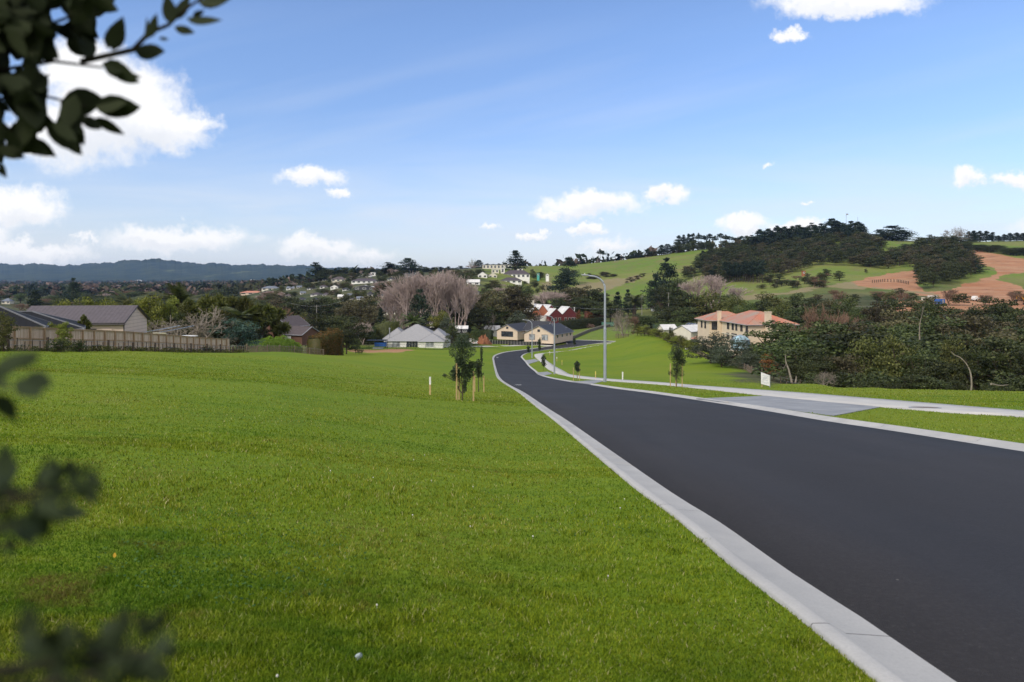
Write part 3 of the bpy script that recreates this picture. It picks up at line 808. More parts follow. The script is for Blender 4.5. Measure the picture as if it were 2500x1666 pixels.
for i in range(4):
    make_pine('pine', 300+i)
    make_pine('tallpine', 310+i, bare=.45, R0=.17, tiers=9, n=2200, wide=1, irregular=.6, ls=.022)
    make_pine('umbrella', 330+i, bare=.72, R0=.24, tiers=5, n=1500, wide=1, irregular=.6, ls=.022)
    make_pine('macro', 340+i, bare=.10, R0=.36, tiers=11, n=4200, wide=1, irregular=.5, ls=.022)

def make_bare(kind, seed, mat, L=.30, depth=4, spread=.55, upb=.3, r=.02, multi=1, tH=.12, nb=(3, 4), fine=.0022, shrink=.7):
    rs = np.random.RandomState(seed); segs = []; tr = []
    for k in range(multi):
        d = np.array([0, 0, 1.])+ (rs.normal(size=3)*.28 if multi > 1 else rs.normal(size=3)*.05); d /= np.linalg.norm(d)
        p = np.array([0, 0, -.03]); e = p+d*tH; tr.append((*p, *e, r*1.2, r))
        branching(rs, e, d, L, r*.9, depth, segs, spread, upb, nb, shrink)
    S = np.array(segs); S[:, 6:8] = np.maximum(S[:, 6:8], fine)
    top = S[:, 5].max(); S[:, :6] /= top; S[:, 6:] /= top
    T0 = np.array(tr); T0[:, :6] /= top
    big = S[:, 6] > r*.42/top
    V, Q = twig_mesh(np.vstack([T0, S[big]]), 5); V2, Q2 = twig_mesh(S[~big], 3)
    lib(kind, np_mesh(kind+'_trunk', V, Q, [mat]), np_mesh(kind+'_crown', V2, Q2, [mat]))
for i in range(3):
    make_bare('bare', 400+i, M_twig, multi=4, depth=4, spread=.55, upb=.20, nb=(3, 4), L=.32)
    make_bare('bareround', 410+i, M_twig, multi=3, depth=4, spread=.7, upb=.16, nb=(3, 4), L=.26)
    make_bare('barerusset', 420+i, M_twig2, multi=3, depth=4, spread=.7, upb=.18, nb=(3, 4), L=.26)
make_bare('barewide', 433, M_twig3, multi=5, depth=4, spread=.85, upb=.02, nb=(2, 3), L=.34, r=.03, tH=.08, fine=.004, shrink=.74)
make_bare('barewide', 431, M_twig3, multi=4, depth=4, spread=.85, upb=.05, nb=(2, 3), L=.34, r=.03, tH=.08, fine=.004, shrink=.74)

def make_palm(seed, nf=38, frond=.33, trunkH=.68):
    rs = np.random.RandomState(seed); parts = []; segs = []
    for i in range(nf):
        a = rs.rand()*6.283; el = math.asin(rs.uniform(-.45, .85)); L = frond*(.8+.3*rs.rand())
        d = np.array([math.cos(a)*math.cos(el), math.sin(a)*math.cos(el), math.sin(el)]); p = np.array([0, 0, trunkH]); n = 10
        side = np.cross(d, [0, 0, 1]); side /= np.linalg.norm(side)+1e-9
        for k in range(n):
            dd = d+np.array([0, 0, -.85*(k/n)**1.4*(1.1-max(0, d[2])*.5)]); dd /= np.linalg.norm(dd)
            e = p+dd*L/n; segs.append((*p, *e, .003*(1-k/n)+.001, .003*(1-(k+1)/n)+.001))
            w = .045*L/.32*math.sin(math.pi*min(1, .15+.85*k/n))+.01
            for s in (-1, 1):
                for h in range(4):
                    b = p+(e-p)*(h/4); tip = b+side*s*w+dd*w*.9+np.array([0, 0, -.25*w])
                    t = dd*.0042
                    parts.append((np.array([b-t, b+t, tip+t*.3, tip-t*.3]), np.array([[0, 1, 2, 3]]), np.full(4, rs.rand())))
            p = e
    V, Fq, T = join(parts)
    V3, Q3 = twig_mesh(segs, 3); n0 = len(V)
    V = np.vstack([V, V3]); Fq = np.vstack([Fq, Q3+n0]); T = np.concatenate([T, np.full(len(V3), .9)])
    ts, q = trunk_segs(rs, trunkH, .045, .01, 6, .9)
    V2, Q2 = twig_mesh(ts, 8)
    lib('palm', np_mesh('palm_trunk', V2, Q2, [M_bark]), np_mesh('palm_crown', V, Fq, [L_palm], attr=T))
for i in range(3): make_palm(500+i)

def make_cabbage(seed, heads=9):
    rs = np.random.RandomState(seed); segs = [(0, 0, -.03, 0, 0, .35, .028, .022)]; parts = []
    for h in range(heads):
        a = rs.rand()*6.28; r = rs.uniform(.05, .26); z = rs.uniform(.5, .86)
        c = np.array([r*math.cos(a), r*math.sin(a), z]); segs.append((0, 0, .32, *c, .016, .009))
        n = 150; d = unit(n, rs); d[:, 2] = d[:, 2]*.75+.18; d /= np.linalg.norm(d, axis=1)[:, None]
        L = (.13+.05*rs.rand(n))[:, None]; a2 = np.cross(d, unit(n, rs)); a2 /= np.linalg.norm(a2, axis=1)[:, None]
        a2 = a2*1.5; mid = c+d*L*.6; tip = c+d*L+np.array([0, 0, -.03])*rs.rand(n, 1)
        V = np.stack([c+d*.01, mid+a2*.009, tip, mid-a2*.009], 1).reshape(-1, 3)
        parts.append((V, np.arange(n*4).reshape(-1, 4), np.repeat(rs.rand(n), 4)))
    V, Fq, T = join(parts); V2, Q2 = twig_mesh(segs, 6)
    lib('cabbage', np_mesh('cabbage_trunk', V2, Q2, [M_bark]), np_mesh('cabbage_crown', V, Fq, [L_olive], attr=T))
for i in range(3): make_cabbage(520+i, 8+2*i)

NAMES = dict(dark='evergreen_tree', brown='bushy_tree', green='broadleaf_tree', olive='broadleaf_tree', grey='olive_tree', blue='blue_cypress', orange='autumn_tree',
             yellow='broadleaf_tree', cypress='cypress_tree', shrub='garden_shrub', darkshrub='garden_shrub', pine='pine_tree', tallpine='tall_pine_tree', umbrella='tall_pine_tree', macro='spreading_pine_tree',
             bare='bare_tree', bareround='bare_tree', barerusset='bare_tree', barewide='bare_tree', palm='palm_tree', cabbage='cabbage_tree')
_joined = {}
def joined(kind, i):
    """crown and trunk as one mesh, for trees too small in view to show parts"""
    if (kind, i) not in _joined:
        import bmesh
        bm = bmesh.new(); tm, cm = LIB[kind][i]
        bm.from_mesh(cm); nf = len(bm.faces)
        ly = bm.verts.layers.float.get('tone')
        bm.from_mesh(tm)
        bm.faces.ensure_lookup_table()
        for f in bm.faces[nf:]: f.material_index = 1
        me = bpy.data.meshes.new(kind); bm.to_mesh(me); bm.free()
        me.materials.append(cm.materials[0]); me.materials.append(tm.materials[0])
        _joined[(kind, i)] = me
    return _joined[(kind, i)]
NTREE = [0]
def plant(kind, base, H, W, label, cat='tree', group=None, var=None, parts=True, rz=None, name=None):
    """W is the crown width in metres (crowns in the library are about .8 wide, height 1)"""
    NTREE[0] += 1
    i = (var if var is not None else random.randrange(len(LIB[kind]))) % len(LIB[kind])
    tm, cm = LIB[kind][i]
    ref = WID.setdefault((kind, i), width_of(cm))
    sx = W/ref if W else H
    nm = name or NAMES[kind]
    rz = random.uniform(0, 6.28) if rz is None else rz
    if parts:
        o = empty(nm, base, rz, label, cat, group); o.scale = (sx, sx, H)
        link('trunk', tm, o); link('crown', cm, o)
    else:
        o = link(nm, joined(kind, i), None, base, rz); o.scale = (sx, sx, H); tag(o, label, cat, group)
    return o
WID = {}
STUFF = {}
def stuff_tree(key, kind, x, ytop, Y, wpx):
    """one more tree of a wood that is kept as a single object"""
    b = G(x, Y); H = max(-(ytop-YH)/F*Y-b.z, 1.0); i = random.randrange(len(LIB[kind])); cm = LIB[kind][i][1]
    s = wpx/F*Y/WID.setdefault((kind, i), width_of(cm)); a = random.uniform(0, 6.28)
    V = np.zeros(len(cm.vertices)*3, np.float32); cm.vertices.foreach_get('co', V); V = V.reshape(-1, 3)
    T = np.zeros(len(cm.vertices), np.float32); cm.attributes['tone'].data.foreach_get('value', T)
    k = len(V)//4; keep = np.random.RandomState(int(abs(x)*10)).rand(k) < .45; keep4 = np.repeat(keep, 4); V = V[keep4]; T = T[keep4]
    c_ = V.reshape(-1, 4, 3).mean(1).repeat(4, 0); V = c_+(V-c_)*1.45
    V = V*np.array([s, s, H]); V = np.column_stack([V[:, 0]*math.cos(a)-V[:, 1]*math.sin(a), V[:, 0]*math.sin(a)+V[:, 1]*math.cos(a), V[:, 2]])+np.array(b)
    STUFF.setdefault(key, []).append((V, T, cm.materials[0]))
def build_stuff():
    for (name, label, cat), L in STUFF.items():
        V = []; T = []; MI = []; mats = []
        for v, t, m in L:
            if m not in mats: mats.append(m)
            V.append(v); T.append(t); MI.append(np.full(len(v)//4, mats.index(m)))
        V = np.vstack(V); tag(link(name, np_mesh(name, V, np.arange(len(V)).reshape(-1, 4), mats, attr=np.concatenate(T), mi=np.concatenate(MI))), label, cat, None, 'stuff')
def width_of(me):
    a = np.zeros(len(me.vertices)*3, np.float32); me.vertices.foreach_get('co', a); a = a.reshape(-1, 3)
    return float(np.percentile(a[:, 0], 98)-np.percentile(a[:, 0], 2))
def tpx(kind, x, ytop, Y, wpx, label, cat='tree', group=None, **k):
    """tree standing on the ground under photo column x at distance Y, its top at photo row ytop, crown wpx photo pixels wide"""
    b = G(x, Y); top = -(ytop-YH)/F*Y; H = max(top-b.z, 1.0)
    b.z -= .1
    return plant(kind, b, H+.1, wpx/F*Y, label, cat, group, **k)
# ------------------------------------------------------------ building materials
def wall_mat(name, c, boards=0.0, rough=.85):
    m, t = new_mat(name); v = t.obj()
    cc = t.mix(t.ramp(t.noise(v, .8, 5, .6), [(.35, 0), (.7, .5)]), c, tuple(x*.8 for x in c))
    nrm = None
    if boards:
        z = t.n('ShaderNodeSeparateXYZ', {0: v}).outputs[2]
        fr = t.math('FRACT', t.math('DIVIDE', z, boards))
        cc = t.mix(t.ramp(fr, [(0, .65), (.10, .55), (.18, 0)]), cc, tuple(x*.45 for x in c))
    t.out(t.bsdf(cc, rough, .25, 0, nrm)); return m
def roof_mat(name, c, c2=None, axis=0, step=.0, rough=.6, patch=2.5, row=0.0):
    m, t = new_mat(name); v = t.obj(); c2 = c2 or tuple(x*.75 for x in c)
    cc = t.mix(t.ramp(t.noise(v, patch, 5, .65), [(.35, 0), (.65, 1)]), c, c2)
    s = t.n('ShaderNodeSeparateXYZ', {0: v})
    if step:
        fr = t.math('FRACT', t.math('DIVIDE', s.outputs[axis], step)); cc = t.mix(t.ramp(fr, [(0, .5), (.25, 0), (.8, 0), (1, .5)]), cc, tuple(x*.5 for x in c))
    if row:
        fr = t.math('FRACT', t.math('DIVIDE', s.outputs[2], row)); cc = t.mix(t.ramp(fr, [(0, .55), (.3, 0)]), cc, tuple(x*.5 for x in c))
    t.out(t.bsdf(cc, rough, .2)); return m
W_cream = wall_mat('cream render', (.60, .49, .385)); W_white = wall_mat('white painted wall', (.78, .77, .73)); W_pale = wall_mat('pale cream plaster', (.62, .58, .48))
W_board = wall_mat('weatherboard', (.56, .45, .385), boards=.42); W_brick = wall_mat('brown brick', (.13, .07, .05), boards=.25); W_red = wall_mat('maroon cladding', (.13, .028, .03), boards=.35)
W_tan = wall_mat('tan plaster', (.64, .52, .385)); W_orangew = wall_mat('copper cladding', (.36, .13, .07), boards=.3); W_dark = wall_mat('dark wall', (.06, .06, .065))
R_char = roof_mat('charcoal metal roof', (.045, .046, .055), step=.5, axis=0); R_grey = roof_mat('grey concrete tiles', (.30, .30, .315), (.25, .25, .265), row=.26)
R_white = roof_mat('pale metal roof', (.68, .67, .66), step=.8, axis=1, patch=.6); R_red = roof_mat('weathered terracotta tiles', (.46, .155, .09), (.30, .255, .20), row=.22, patch=.16)
R_black = roof_mat('black metal roof', (.012, .013, .016), step=.5, axis=0, rough=.75); R_brown = roof_mat('brown tile roof', (.10, .08, .08), row=.3); R_purple = roof_mat('dark plum tile roof', (.085, .07, .08), row=.3)
R_blue = roof_mat('blue grey roof', (.16, .18, .22)); R_salmon = roof_mat('salmon tile roof', (.50, .22, .15)); R_redm = roof_mat('red iron roof', (.45, .07, .06)); R_shed = roof_mat('ribbed grey brown roof', (.115, .10, .11), step=.45, axis=0)
M_trim = simple('white trim', (.75, .74, .71), None, 2, .5); M_dtrim = simple('dark trim', (.05, .045, .05), None, 2, .5); M_gutter = simple('grey gutter', (.32, .33, .36), None, 2, .5)
def glass_mat(name, c=(.02, .024, .03), rough=.08):
    m, t = new_mat(name); cc = t.mix(t.ramp(t.noise(t.obj(), .9, 3, .6), [(.4, 0), (.6, .8)]), c, tuple(x*2.6+.01 for x in c))
    t.out(t.bsdf(cc, rough, .5)); return m
M_glass = glass_mat('window glass'); M_glassb = glass_mat('curtained glass', (.16, .17, .18)); M_glassc = glass_mat('conservatory glass', (.16, .24, .28), .15)
M_steel = simple('galvanised steel', (.42, .45, .50), (.33, .36, .41), .7, .45, .5, .55)
M_blackm = simple('black metal', (.02, .02, .022), None, 3, .5); M_wpaint = simple('white paint', (.78, .77, .74), None, 3, .5)

def add_window(root, p0, p1, z0, z1, name='window', frame=M_trim, glass=M_glass, nx=2, ny=1, proud=.03, out=None, fw=.07):
    """window on the wall line p0-p1 (local xy), frame standing proud of the wall"""
    p0, p1 = Vector((*p0, 0)), Vector((*p1, 0)); d = (p1-p0); L = d.length; d.normalize(); nrm = Vector((d.y, -d.x, 0))
    if out is not None and nrm.dot(Vector((*out, 0))) < 0: nrm = -nrm
    rz = math.atan2(d.y, d.x); mid = (p0+p1)/2
    w = MB()
    for zz in (z0, z1): w.box(mid+nrm*proud+Vector((0, 0, zz)), (L+fw, .10, fw), rz)
    for k in range(nx+1): w.box(p0+d*L*k/nx+nrm*(proud+.003*(k % 2))+Vector((0, 0, (z0+z1)/2)), (fw*(1 if k in (0, nx) else .6), .106, z1-z0-fw), rz)
    for k in range(1, ny): w.box(mid+nrm*(proud-.006)+Vector((0, 0, z0+(z1-z0)*k/ny)), (L-fw, .09, fw*.5), rz)
    o = w.build(name, frame, root)
    g = MB(); g.box(mid+nrm*(proud-.035)+Vector((0, 0, (z0+z1)/2)), (L-.01, .06, z1-z0-.01), rz); g.build('pane', glass, o)
    return o

def gable_body(root, x0, x1, y0, y1, h, rise, wall, roof, axis='x', over=.45, th=.16, base=-1.2, barge=None, roofname='roof'):
    """walls with gable ends and a two-slope roof; ridge runs along the axis"""
    if axis == 'x':
        W = MB(); ym = (y0+y1)/2
        V = [(x, y, z) for x in (x0, x1) for y, z in ((y0, base), (y1, base), (y1, h), (ym, h+rise-.02), (y0, h))]
        W.add(np.array(V), [(0,1,2,3,4), (9,8,7,6,5), (0,4,9,5), (1,6,7,2)])
        half = (y1-y0)/2; e = rise/half*over
        Rf = MB(); X0, X1 = x0-over*.7, x1+over*.7
        for s in (-1, 1):
            ye = ym+s*(half+over)
            V = [(x, y, z+dz) for dz in (0, th) for x in (X0, X1) for y, z in ((ye, h-e), (ym, h+rise))]
            Rf.add(np.array(V), [(0,1,3,2), (4,6,7,5), (0,2,6,4), (0,4,5,1), (2,3,7,6)])
        ends = [[(x, ym-half-over, h-e), (x, ym, h+rise), (x, ym+half+over, h-e)] for x in (X0, X1)]
        gut = [[(X0, ym+s*(half+over), h-e+th*.4), (X1, ym+s*(half+over), h-e+th*.4)] for s in (-1, 1)]
    else:
        W = MB(); xm = (x0+x1)/2
        V = [(x, y, z) for y in (y0, y1) for x, z in ((x0, base), (x1, base), (x1, h), (xm, h+rise-.02), (x0, h))]
        W.add(np.array(V), [(0,1,2,3,4), (9,8,7,6,5), (0,4,9,5), (1,6,7,2)])
        half = (x1-x0)/2; e = rise/half*over
        Rf = MB(); Y0, Y1 = y0-over*.7, y1+over*.7
        for s in (-1, 1):
            xe = xm+s*(half+over)
            V = [(x, y, z+dz) for dz in (0, th) for y in (Y0, Y1) for x, z in ((xe, h-e), (xm, h+rise))]
            Rf.add(np.array(V), [(0,1,3,2), (4,6,7,5), (0,2,6,4), (0,4,5,1), (2,3,7,6)])
        ends = [[(xm-half-over, y, h-e), (xm, y, h+rise), (xm+half+over, y, h-e)] for y in (Y0, Y1)]
        gut = [[(xm+s*(half+over), Y0, h-e+th*.4), (xm+s*(half+over), Y1, h-e+th*.4)] for s in (-1, 1)]
    w = W.build('wall', wall, root); r = Rf.build(roofname, roof, root)
    for L in ends: MB().tube([(a, b, c+th*.5) for a, b, c in L], .09, 4).build('bargeboard', barge or M_gutter, r)
    for L in gut: MB().tube(L, .07, 4).build('gutter', barge or M_gutter, r)
    return w, r

def hip_body(root, x0, x1, y0, y1, h, rise, wall, roof, over=.5, base=-1.2, inset=None, walls=True, capmat=None):
    if walls:
        W = MB(); W.box(((x0+x1)/2, (y0+y1)/2, (h+base)/2), (x1-x0, y1-y0, h-base)); w = W.build('wall', wall, root)
    X0, X1, Y0, Y1 = x0-over, x1+over, y0-over, y1+over
    lx, ly = X1-X0, Y1-Y0; zb = h-.05; zt = h+rise
    Rf = MB()
    if lx >= ly:
        k = ly/2 if inset is None else inset; a, b = (X0+k, (Y0+Y1)/2, zt), (X1-k, (Y0+Y1)/2, zt)
        V = [(X0,Y0,zb),(X1,Y0,zb),(X1,Y1,zb),(X0,Y1,zb),a,b]; Fc = [(0,1,5,4),(1,2,5),(2,3,4,5),(3,0,4)]
        lines = [(V[0],a),(V[3],a),(V[1],b),(V[2],b),(a,b)]
    else:
        k = lx/2 if inset is None else inset; a, b = ((X0+X1)/2, Y0+k, zt), ((X0+X1)/2, Y1-k, zt)
        V = [(X0,Y0,zb),(X1,Y0,zb),(X1,Y1,zb),(X0,Y1,zb),a,b]; Fc = [(0,1,4),(1,2,5,4),(2,3,5),(3,0,4,5)]
        lines = [(V[0],a),(V[1],a),(V[2],b),(V[3],b),(a,b)]
    V += [(X0,Y0,zb-.14),(X1,Y0,zb-.14),(X1,Y1,zb-.14),(X0,Y1,zb-.14)]
    Fc += [(9,8,7,6),(0,6,7,1),(1,7,8,2),(2,8,9,3),(3,9,6,0)]
    Rf.add(np.array(V), Fc); r = Rf.build('roof', roof, root)
    C = MB()
    for p, q in lines:
        if (Vector(p)-Vector(q)).length > .2: C.tube([p, q], .09, 5)
    C.build('ridge_capping', capmat or roof, r)
    Gt = MB(); Gt.tube([(X0,Y0,zb-.07),(X1,Y0,zb-.07),(X1,Y1,zb-.07),(X0,Y1,zb-.07),(X0,Y0,zb-.07)], .08, 4); Gt.build('gutter', M_gutter, r)
    return r

def frame_of(p0, p1):
    """placement so that local x runs from p0 to p1 (XY)"""
    return math.atan2(p1[1]-p0[1], p1[0]-p0[0])

# ------------------------------------------------------------ the larger houses
# white walled bungalow with grey hipped tiles
Yh = 222.0; gx = lambda x, Y=Yh: (x-CX)/F*Y
h1 = empty('bungalow', (gx(1011), Yh, -(850-YH)/F*Yh), 0, 'white walled bungalow with pale grey tiled hip roof behind the field fence', 'house')
hip_body(h1, -9, 9, 0, 13, 2.35, 4.9, W_white, R_grey, .5, inset=9.1)
hip_body(h1, 1.8, 9.6, -1.6, 6, 2.30, 2.2, W_white, R_grey, .45, walls=True)
hip_body(h1, 3.0, 10.4, 3.5, 16, 2.6, 3.0, W_white, R_grey, .45)
hip_body(h1, -10.6, -3, 4, 15, 2.6, 3.3, W_white, R_grey, .45)
add_window(h1, (-7.1, 0), (-4.6, 0), .3, 2.1, glass=M_glassb, nx=2)
add_window(h1, (-2.5, 0), (1.2, 0), .1, 2.2, nx=4, frame=M_trim)
add_window(h1, (4.0, -1.6), (6.6, -1.6), .5, 2.1, glass=M_glassb, nx=2)
ch = MB(); ch.tube([(-8.4, 2.5, 2.6), (-8.4, 2.5, 6.0)], .16, 8); ch.tube([(-8.4, 2.5, 6.0), (-8.4, 2.5, 6.35)], .25, 8); ch.build('flue', M_gutter, h1)
# dark house behind it
Yb = 246.0
h1b = empty('dark_roofed_house', (gx(1035, Yb), Yb+4, G(1035, Yb).z), 0, 'low house with near black hip roof and white chimney behind the grey bungalow', 'house')
zt = -(797-YH)/F*(Yb+9) - h1b.location.z
hip_body(h1b, -12, 10, 0, 12, zt-2.6, 2.6, W_dark, R_black)
c = MB(); c.box((2.2, 4, zt+.3), (2.0, 1.0, 1.4)); c.box((2.2, 4, zt+1.05), (2.3, 1.2, .14)); c.build('chimney', M_wpaint, h1b)

# cream house with two gables and a charcoal roof
Y2 = 268.0; base = -(829-YH)/F*Y2
h2 = empty('cream_house', (gx(1280, Y2), Y2, base), R(-28), 'cream house with charcoal metal roof and two front gables above the batten fence', 'house')
gable_body(h2, 0, 12.6, 0, 19, 2.45, 3.0, W_cream, R_char, 'y', .6)
for s in ((2.2, 4.6), (7.6, 10.2)): add_window(h2, (s[0], 0), (s[1], 0), .05, 2.15, name='glazed_door', glass=M_glassb, nx=2, frame=M_dtrim)
add_window(h2, (5.8, 0), (6.8, 0), 3.2, 4.1, glass=M_glass, nx=1, frame=M_dtrim)
for y in (3, 7.5, 12.2, 15.5): add_window(h2, (12.6, y), (12.6, y+1.3), .8, 2.0, nx=1, out=(1, 0), frame=M_trim)
w2 = MB()
h2b_c = []
gable_body(h2, -16.5, -6.9, 7.5, 22, 2.6, 2.35, W_cream, R_char, 'y', .6)
add_window(h2, (-14.4, 7.5), (-9.0, 7.5), .05, 2.2, name='glazed_door', nx=3, frame=M_dtrim)
add_window(h2, (-12.1, 7.5), (-11.2, 7.5), 3.3, 4.1, nx=1, frame=M_dtrim)
gable_body(h2, -7.2, 2.5, 13.5, 23.5, 2.62, 3.35, W_cream, R_char, 'x', .5)
add_window(h2, (-5.6, 13.5), (-2.2, 13.5), .05, 2.3, name='glazed_door', nx=2, frame=M_dtrim)
s = MB(); s.tube([(8.6, 8, 4.9), (8.6, 8, 6.6)], .05, 5)
for k in range(5): s.tube([(7.9+k*.03, 8, 5.6+k*.2), (9.3-k*.03, 8, 5.6+k*.2)], .025, 4)
s.build('aerial', M_steel, h2)
s = MB(); s.lathe([(.02, 0), (.35, .08), (.5, .22)], 12, (11.5, 14.5, 4.0)); s.tube([(11.5, 14.5, 3.2), (11.5, 14.5, 4.0)], .04, 5); s.build('satellite_dish', M_gutter, h2)
# small white shed left of it
def small_gable(name, x, Y, ybase, w, d, h, rise, wall, roof, label, cat='house', rz=0.0, axis='x', win=2, group=None, hip=False):
    z = -(ybase-YH)/F*Y if ybase else G(x, Y).z
    o = empty(name, (gx(x, Y), Y, z), rz, label, cat, group)
    if hip: hip_body(o, -w/2, w/2, 0, d, h, rise, wall, roof, .45, base=-3)
    else: gable_body(o, -w/2, w/2, 0, d, h, rise, wall, roof, axis, .4, base=-3)
    for k in range(win):
        c = -w/2+w*(k+.5)/win; ww = min(1.6, w/win*.55)
        add_window(o, (c-ww/2, 0), (c+ww/2, 0), h*.36, h*.82, nx=2 if ww > 1 else 1, fw=.12)
    return o
small_gable('garden_shed', 1201, 300, 818, 6.6, 5, 2.2, 1.6, W_white, R_white, 'low white roofed shed left of the cream house', 'shed', win=1)
small_gable('garden_pavilion', 1119, 262, 816, 2.2, 3, 2.1, .9, W_dark, R_white, 'left of two tiny white topped pavilions among the garden trees', 'pavilion', win=1, group='white topped garden pavilions')
small_gable('garden_pavilion', 1134, 262, 816, 2.2, 3, 2.1, .9, W_dark, R_white, 'right of two tiny white topped pavilions among the garden trees', 'pavilion', win=1, group='white topped garden pavilions')

# maroon house with a row of steep white roofs
Y3 = 362.0; z3 = -(785-YH)/F*Y3
h3 = empty('sawtooth_house', (gx(1385, Y3), Y3, z3), R(24), 'maroon house with stepped row of steep white roofs on the rise', 'house')
s3 = Y3/F
def unit3(x0, w, y0, L, zb, h, rise, wall):
    gable_body(h3, x0-w/2, x0+w/2, y0, y0+L, zb+h, rise, wall, R_white, 'y', .18, th=.12)
unit3(1.4, 8.2, 0, 9, 0, 4.0, 3.7, W_red)
unit3(-6.4, 8.2, 0.5, 9, 0, 3.2, 3.6, W_red)
unit3(-5.2, 6.2, 8.5, 9, 0, 5.0, 3.5, W_red)
unit3(-11.6, 6.2, 6.0, 10, 0, 5.2, 3.7, W_orangew)
unit3(-16.8, 5.6, 4.2, 11, 0, 4.2, 3.8, W_orangew)
for xx in (-1.5, .6, 2.6, 4.2): add_window(h3, (xx, 0), (xx+1.1, 0), .4, 2.0, nx=1, frame=M_trim)
for xx in (-9.3, -7.2, -4.9): add_window(h3, (xx, .5), (xx+1.2, .5), .3, 2.0, nx=1, frame=M_trim)
wl = MB(); wl.box((-16.2, 3.9, 1.2), (12, .3, 3.6)); wl.build('garden_wall', W_white, h3)
c = MB(); c.box((-14.2, 13, 9.2), (1.3, 1.1, 3.2)); c.box((-14.2, 13, 10.85), (1.5, 1.3, .15)); c.build('chimney', W_pale, h3)
c = MB(); c.tube([(5.4, 2, 3.5), (5.4, 2, 6.9)], .18, 8); c.tube([(5.4, 2, 6.9), (5.4, 2, 7.3)], .3, 8); c.build('flue', M_wpaint, h3)

# terracotta roofed mansion on the right
C4 = Vector((58.8, 170, 0)); yaw4 = R(5); ez = -11.5
h4 = empty('mansion', (C4.x, C4.y, -17.6), yaw4, 'two storey cream mansion with weathered terracotta hip roof beyond the field', 'house')
he = ez+17.6
hip_body(h4, 0, 12.3, 0, 18.5, he, 2.9, W_tan, R_red, .7, base=-4, capmat=R_salmon)
hip_body(h4, -3.0, 8.5, 18, 27, he-.02, 2.2, W_tan, R_red, .7, base=-4, capmat=R_salmon)
I4 = Matrix.Translation(h4.location) @ Matrix.Rotation(yaw4, 4, 'Z'); I4 = I4.inverted()
def win4(x0, x1, wallx, y0, y1, frame=M_dtrim, glass=M_glass, ny=3, nx=2, name='window'):
    """window on a wall of constant local x, from the photo rectangle"""
    ys = []
    for x in (x0, x1):
        u = (x-CX)/F; a = I4 @ Vector((0, 0, 0)); b = I4 @ Vector((u, 1, 0)); d = b-a
        t = (wallx-a.x)/d.x; ys.append((a+d*t).y)
    Ym = 170+ (ys[0]+ys[1])/2
    za = -(y1-YH)/F*Ym+17.6; zb = -(y0-YH)/F*Ym+17.6
    add_window(h4, (wallx, min(ys)), (wallx, max(ys)), za, zb, name=name, nx=nx, ny=ny, frame=frame, glass=glass, out=(-1, 0), fw=.1)
for a, b in ((1775.5, 1780.5), (1787, 1791.5), (1796, 1800), (1808, 1813), (1821, 1826)): win4(a, b, 0, 788+(a-1775)*.19, 803.5+(a-1775)*.17)
for a, b, c_, d_ in ((1774.5, 1780.5, 813, 828), (1786.5, 1799, 815, 832), (1806.5, 1813, 819, 843), (1820, 1826.5, 822, 846)): win4(a, b, 0, c_, d_, name='glazed_door', frame=M_dtrim)
add_window(h4, (-2.3, 18), (-.8, 18), he-2.6, he-.5, nx=3, ny=3, frame=M_dtrim, fw=.1)
add_window(h4, (-1.9, 18), (-1.1, 18), he-5.6, he-4.3, nx=2, ny=1, frame=M_dtrim, fw=.1)
for yy in (20.5, 23.2): add_window(h4, (-3.0, yy), (-3.0, yy+1.0), he-2.4, he-.6, nx=2, ny=3, frame=M_dtrim, out=(-1, 0), fw=.1)
for cx_, cy_, w_, z0_, z1_ in ((4.9, -.45, 1.35, -4, he+3.0), (-.5, 17.2, .9, -4, he+2.4)):
    c = MB(); c.box((cx_, cy_, (z0_+z1_)/2), (w_, w_*.75, z1_-z0_)); c.box((cx_, cy_, z1_+.1), (w_+.22, w_*.75+.22, .2)); c.build('chimney', W_tan, h4)
b = MB(); b.box((-.12, 9, 2.75), (.24, 17.5, .16)); b.build('string_course', W_pale, h4)
# glazed conservatory beside the mansion corner
cv = empty('conservatory', (C4.x-2.4, C4.y-1.4, -17.6), R(15), 'octagonal glass conservatory in front of the cream mansion', 'conservatory')
m_ = MB(); Rr = 2.3
for k in range(8):
    a = k*math.pi/4; q = (Rr*math.cos(a), Rr*math.sin(a)); a2 = a+math.pi/4; q2 = (Rr*math.cos(a2), Rr*math.sin(a2))
    m_.tube([(*q, 0), (*q, 2.5), (q[0]*.6, q[1]*.6, 3.3), (0, 0, 3.7)], .06, 4); m_.tube([(*q, 2.5), (*q2, 2.5)], .05, 4); m_.tube([(*q, .9), (*q2, .9)], .04, 4)
m_.build('frame', M_gutter, cv)
m_ = MB(); m_.lathe([(Rr-.06, -.5), (Rr-.06, 2.5), (Rr*.58, 3.25), (.05, 3.65)], 8); m_.build('glazing', M_glassc, cv)
tr_ = MB(); tr_.box((C4.x-2.5, C4.y-1.5, -18.7), (7.5, 6.5, 2.1), R(5)); tag(tr_.build('terrace_wall', W_tan), 'low tan terrace wall under the glass conservatory', 'wall')
g = small_gable('garage', 1706, 207, 829, 7, 7, 2.5, 1.6, W_pale, R_white, 'pale garage with light grey roof left of the mansion', 'garage', rz=R(35), win=1)
small_gable('garden_pavilion', 1637, 236, 816, 5.4, 4, 1.7, 1.4, W_pale, R_white, 'pale roofed pavilion behind the cypress columns near the mansion', 'pavilion', rz=R(20), win=0)
small_gable('gatehouse', 1681, 192, 851, 1.2, 1.4, 1.6, .45, W_white, R_salmon, 'tiny white gatehouse with orange tile roof by the field fence', 'gatehouse', win=0, hip=True)
small_gable('tiled_porch', 1704, 200, 838, 2.2, 2.0, 1.2, .6, W_tan, R_salmon, 'orange tiled porch beside the pair of dark cypresses', 'porch', win=0, hip=True)
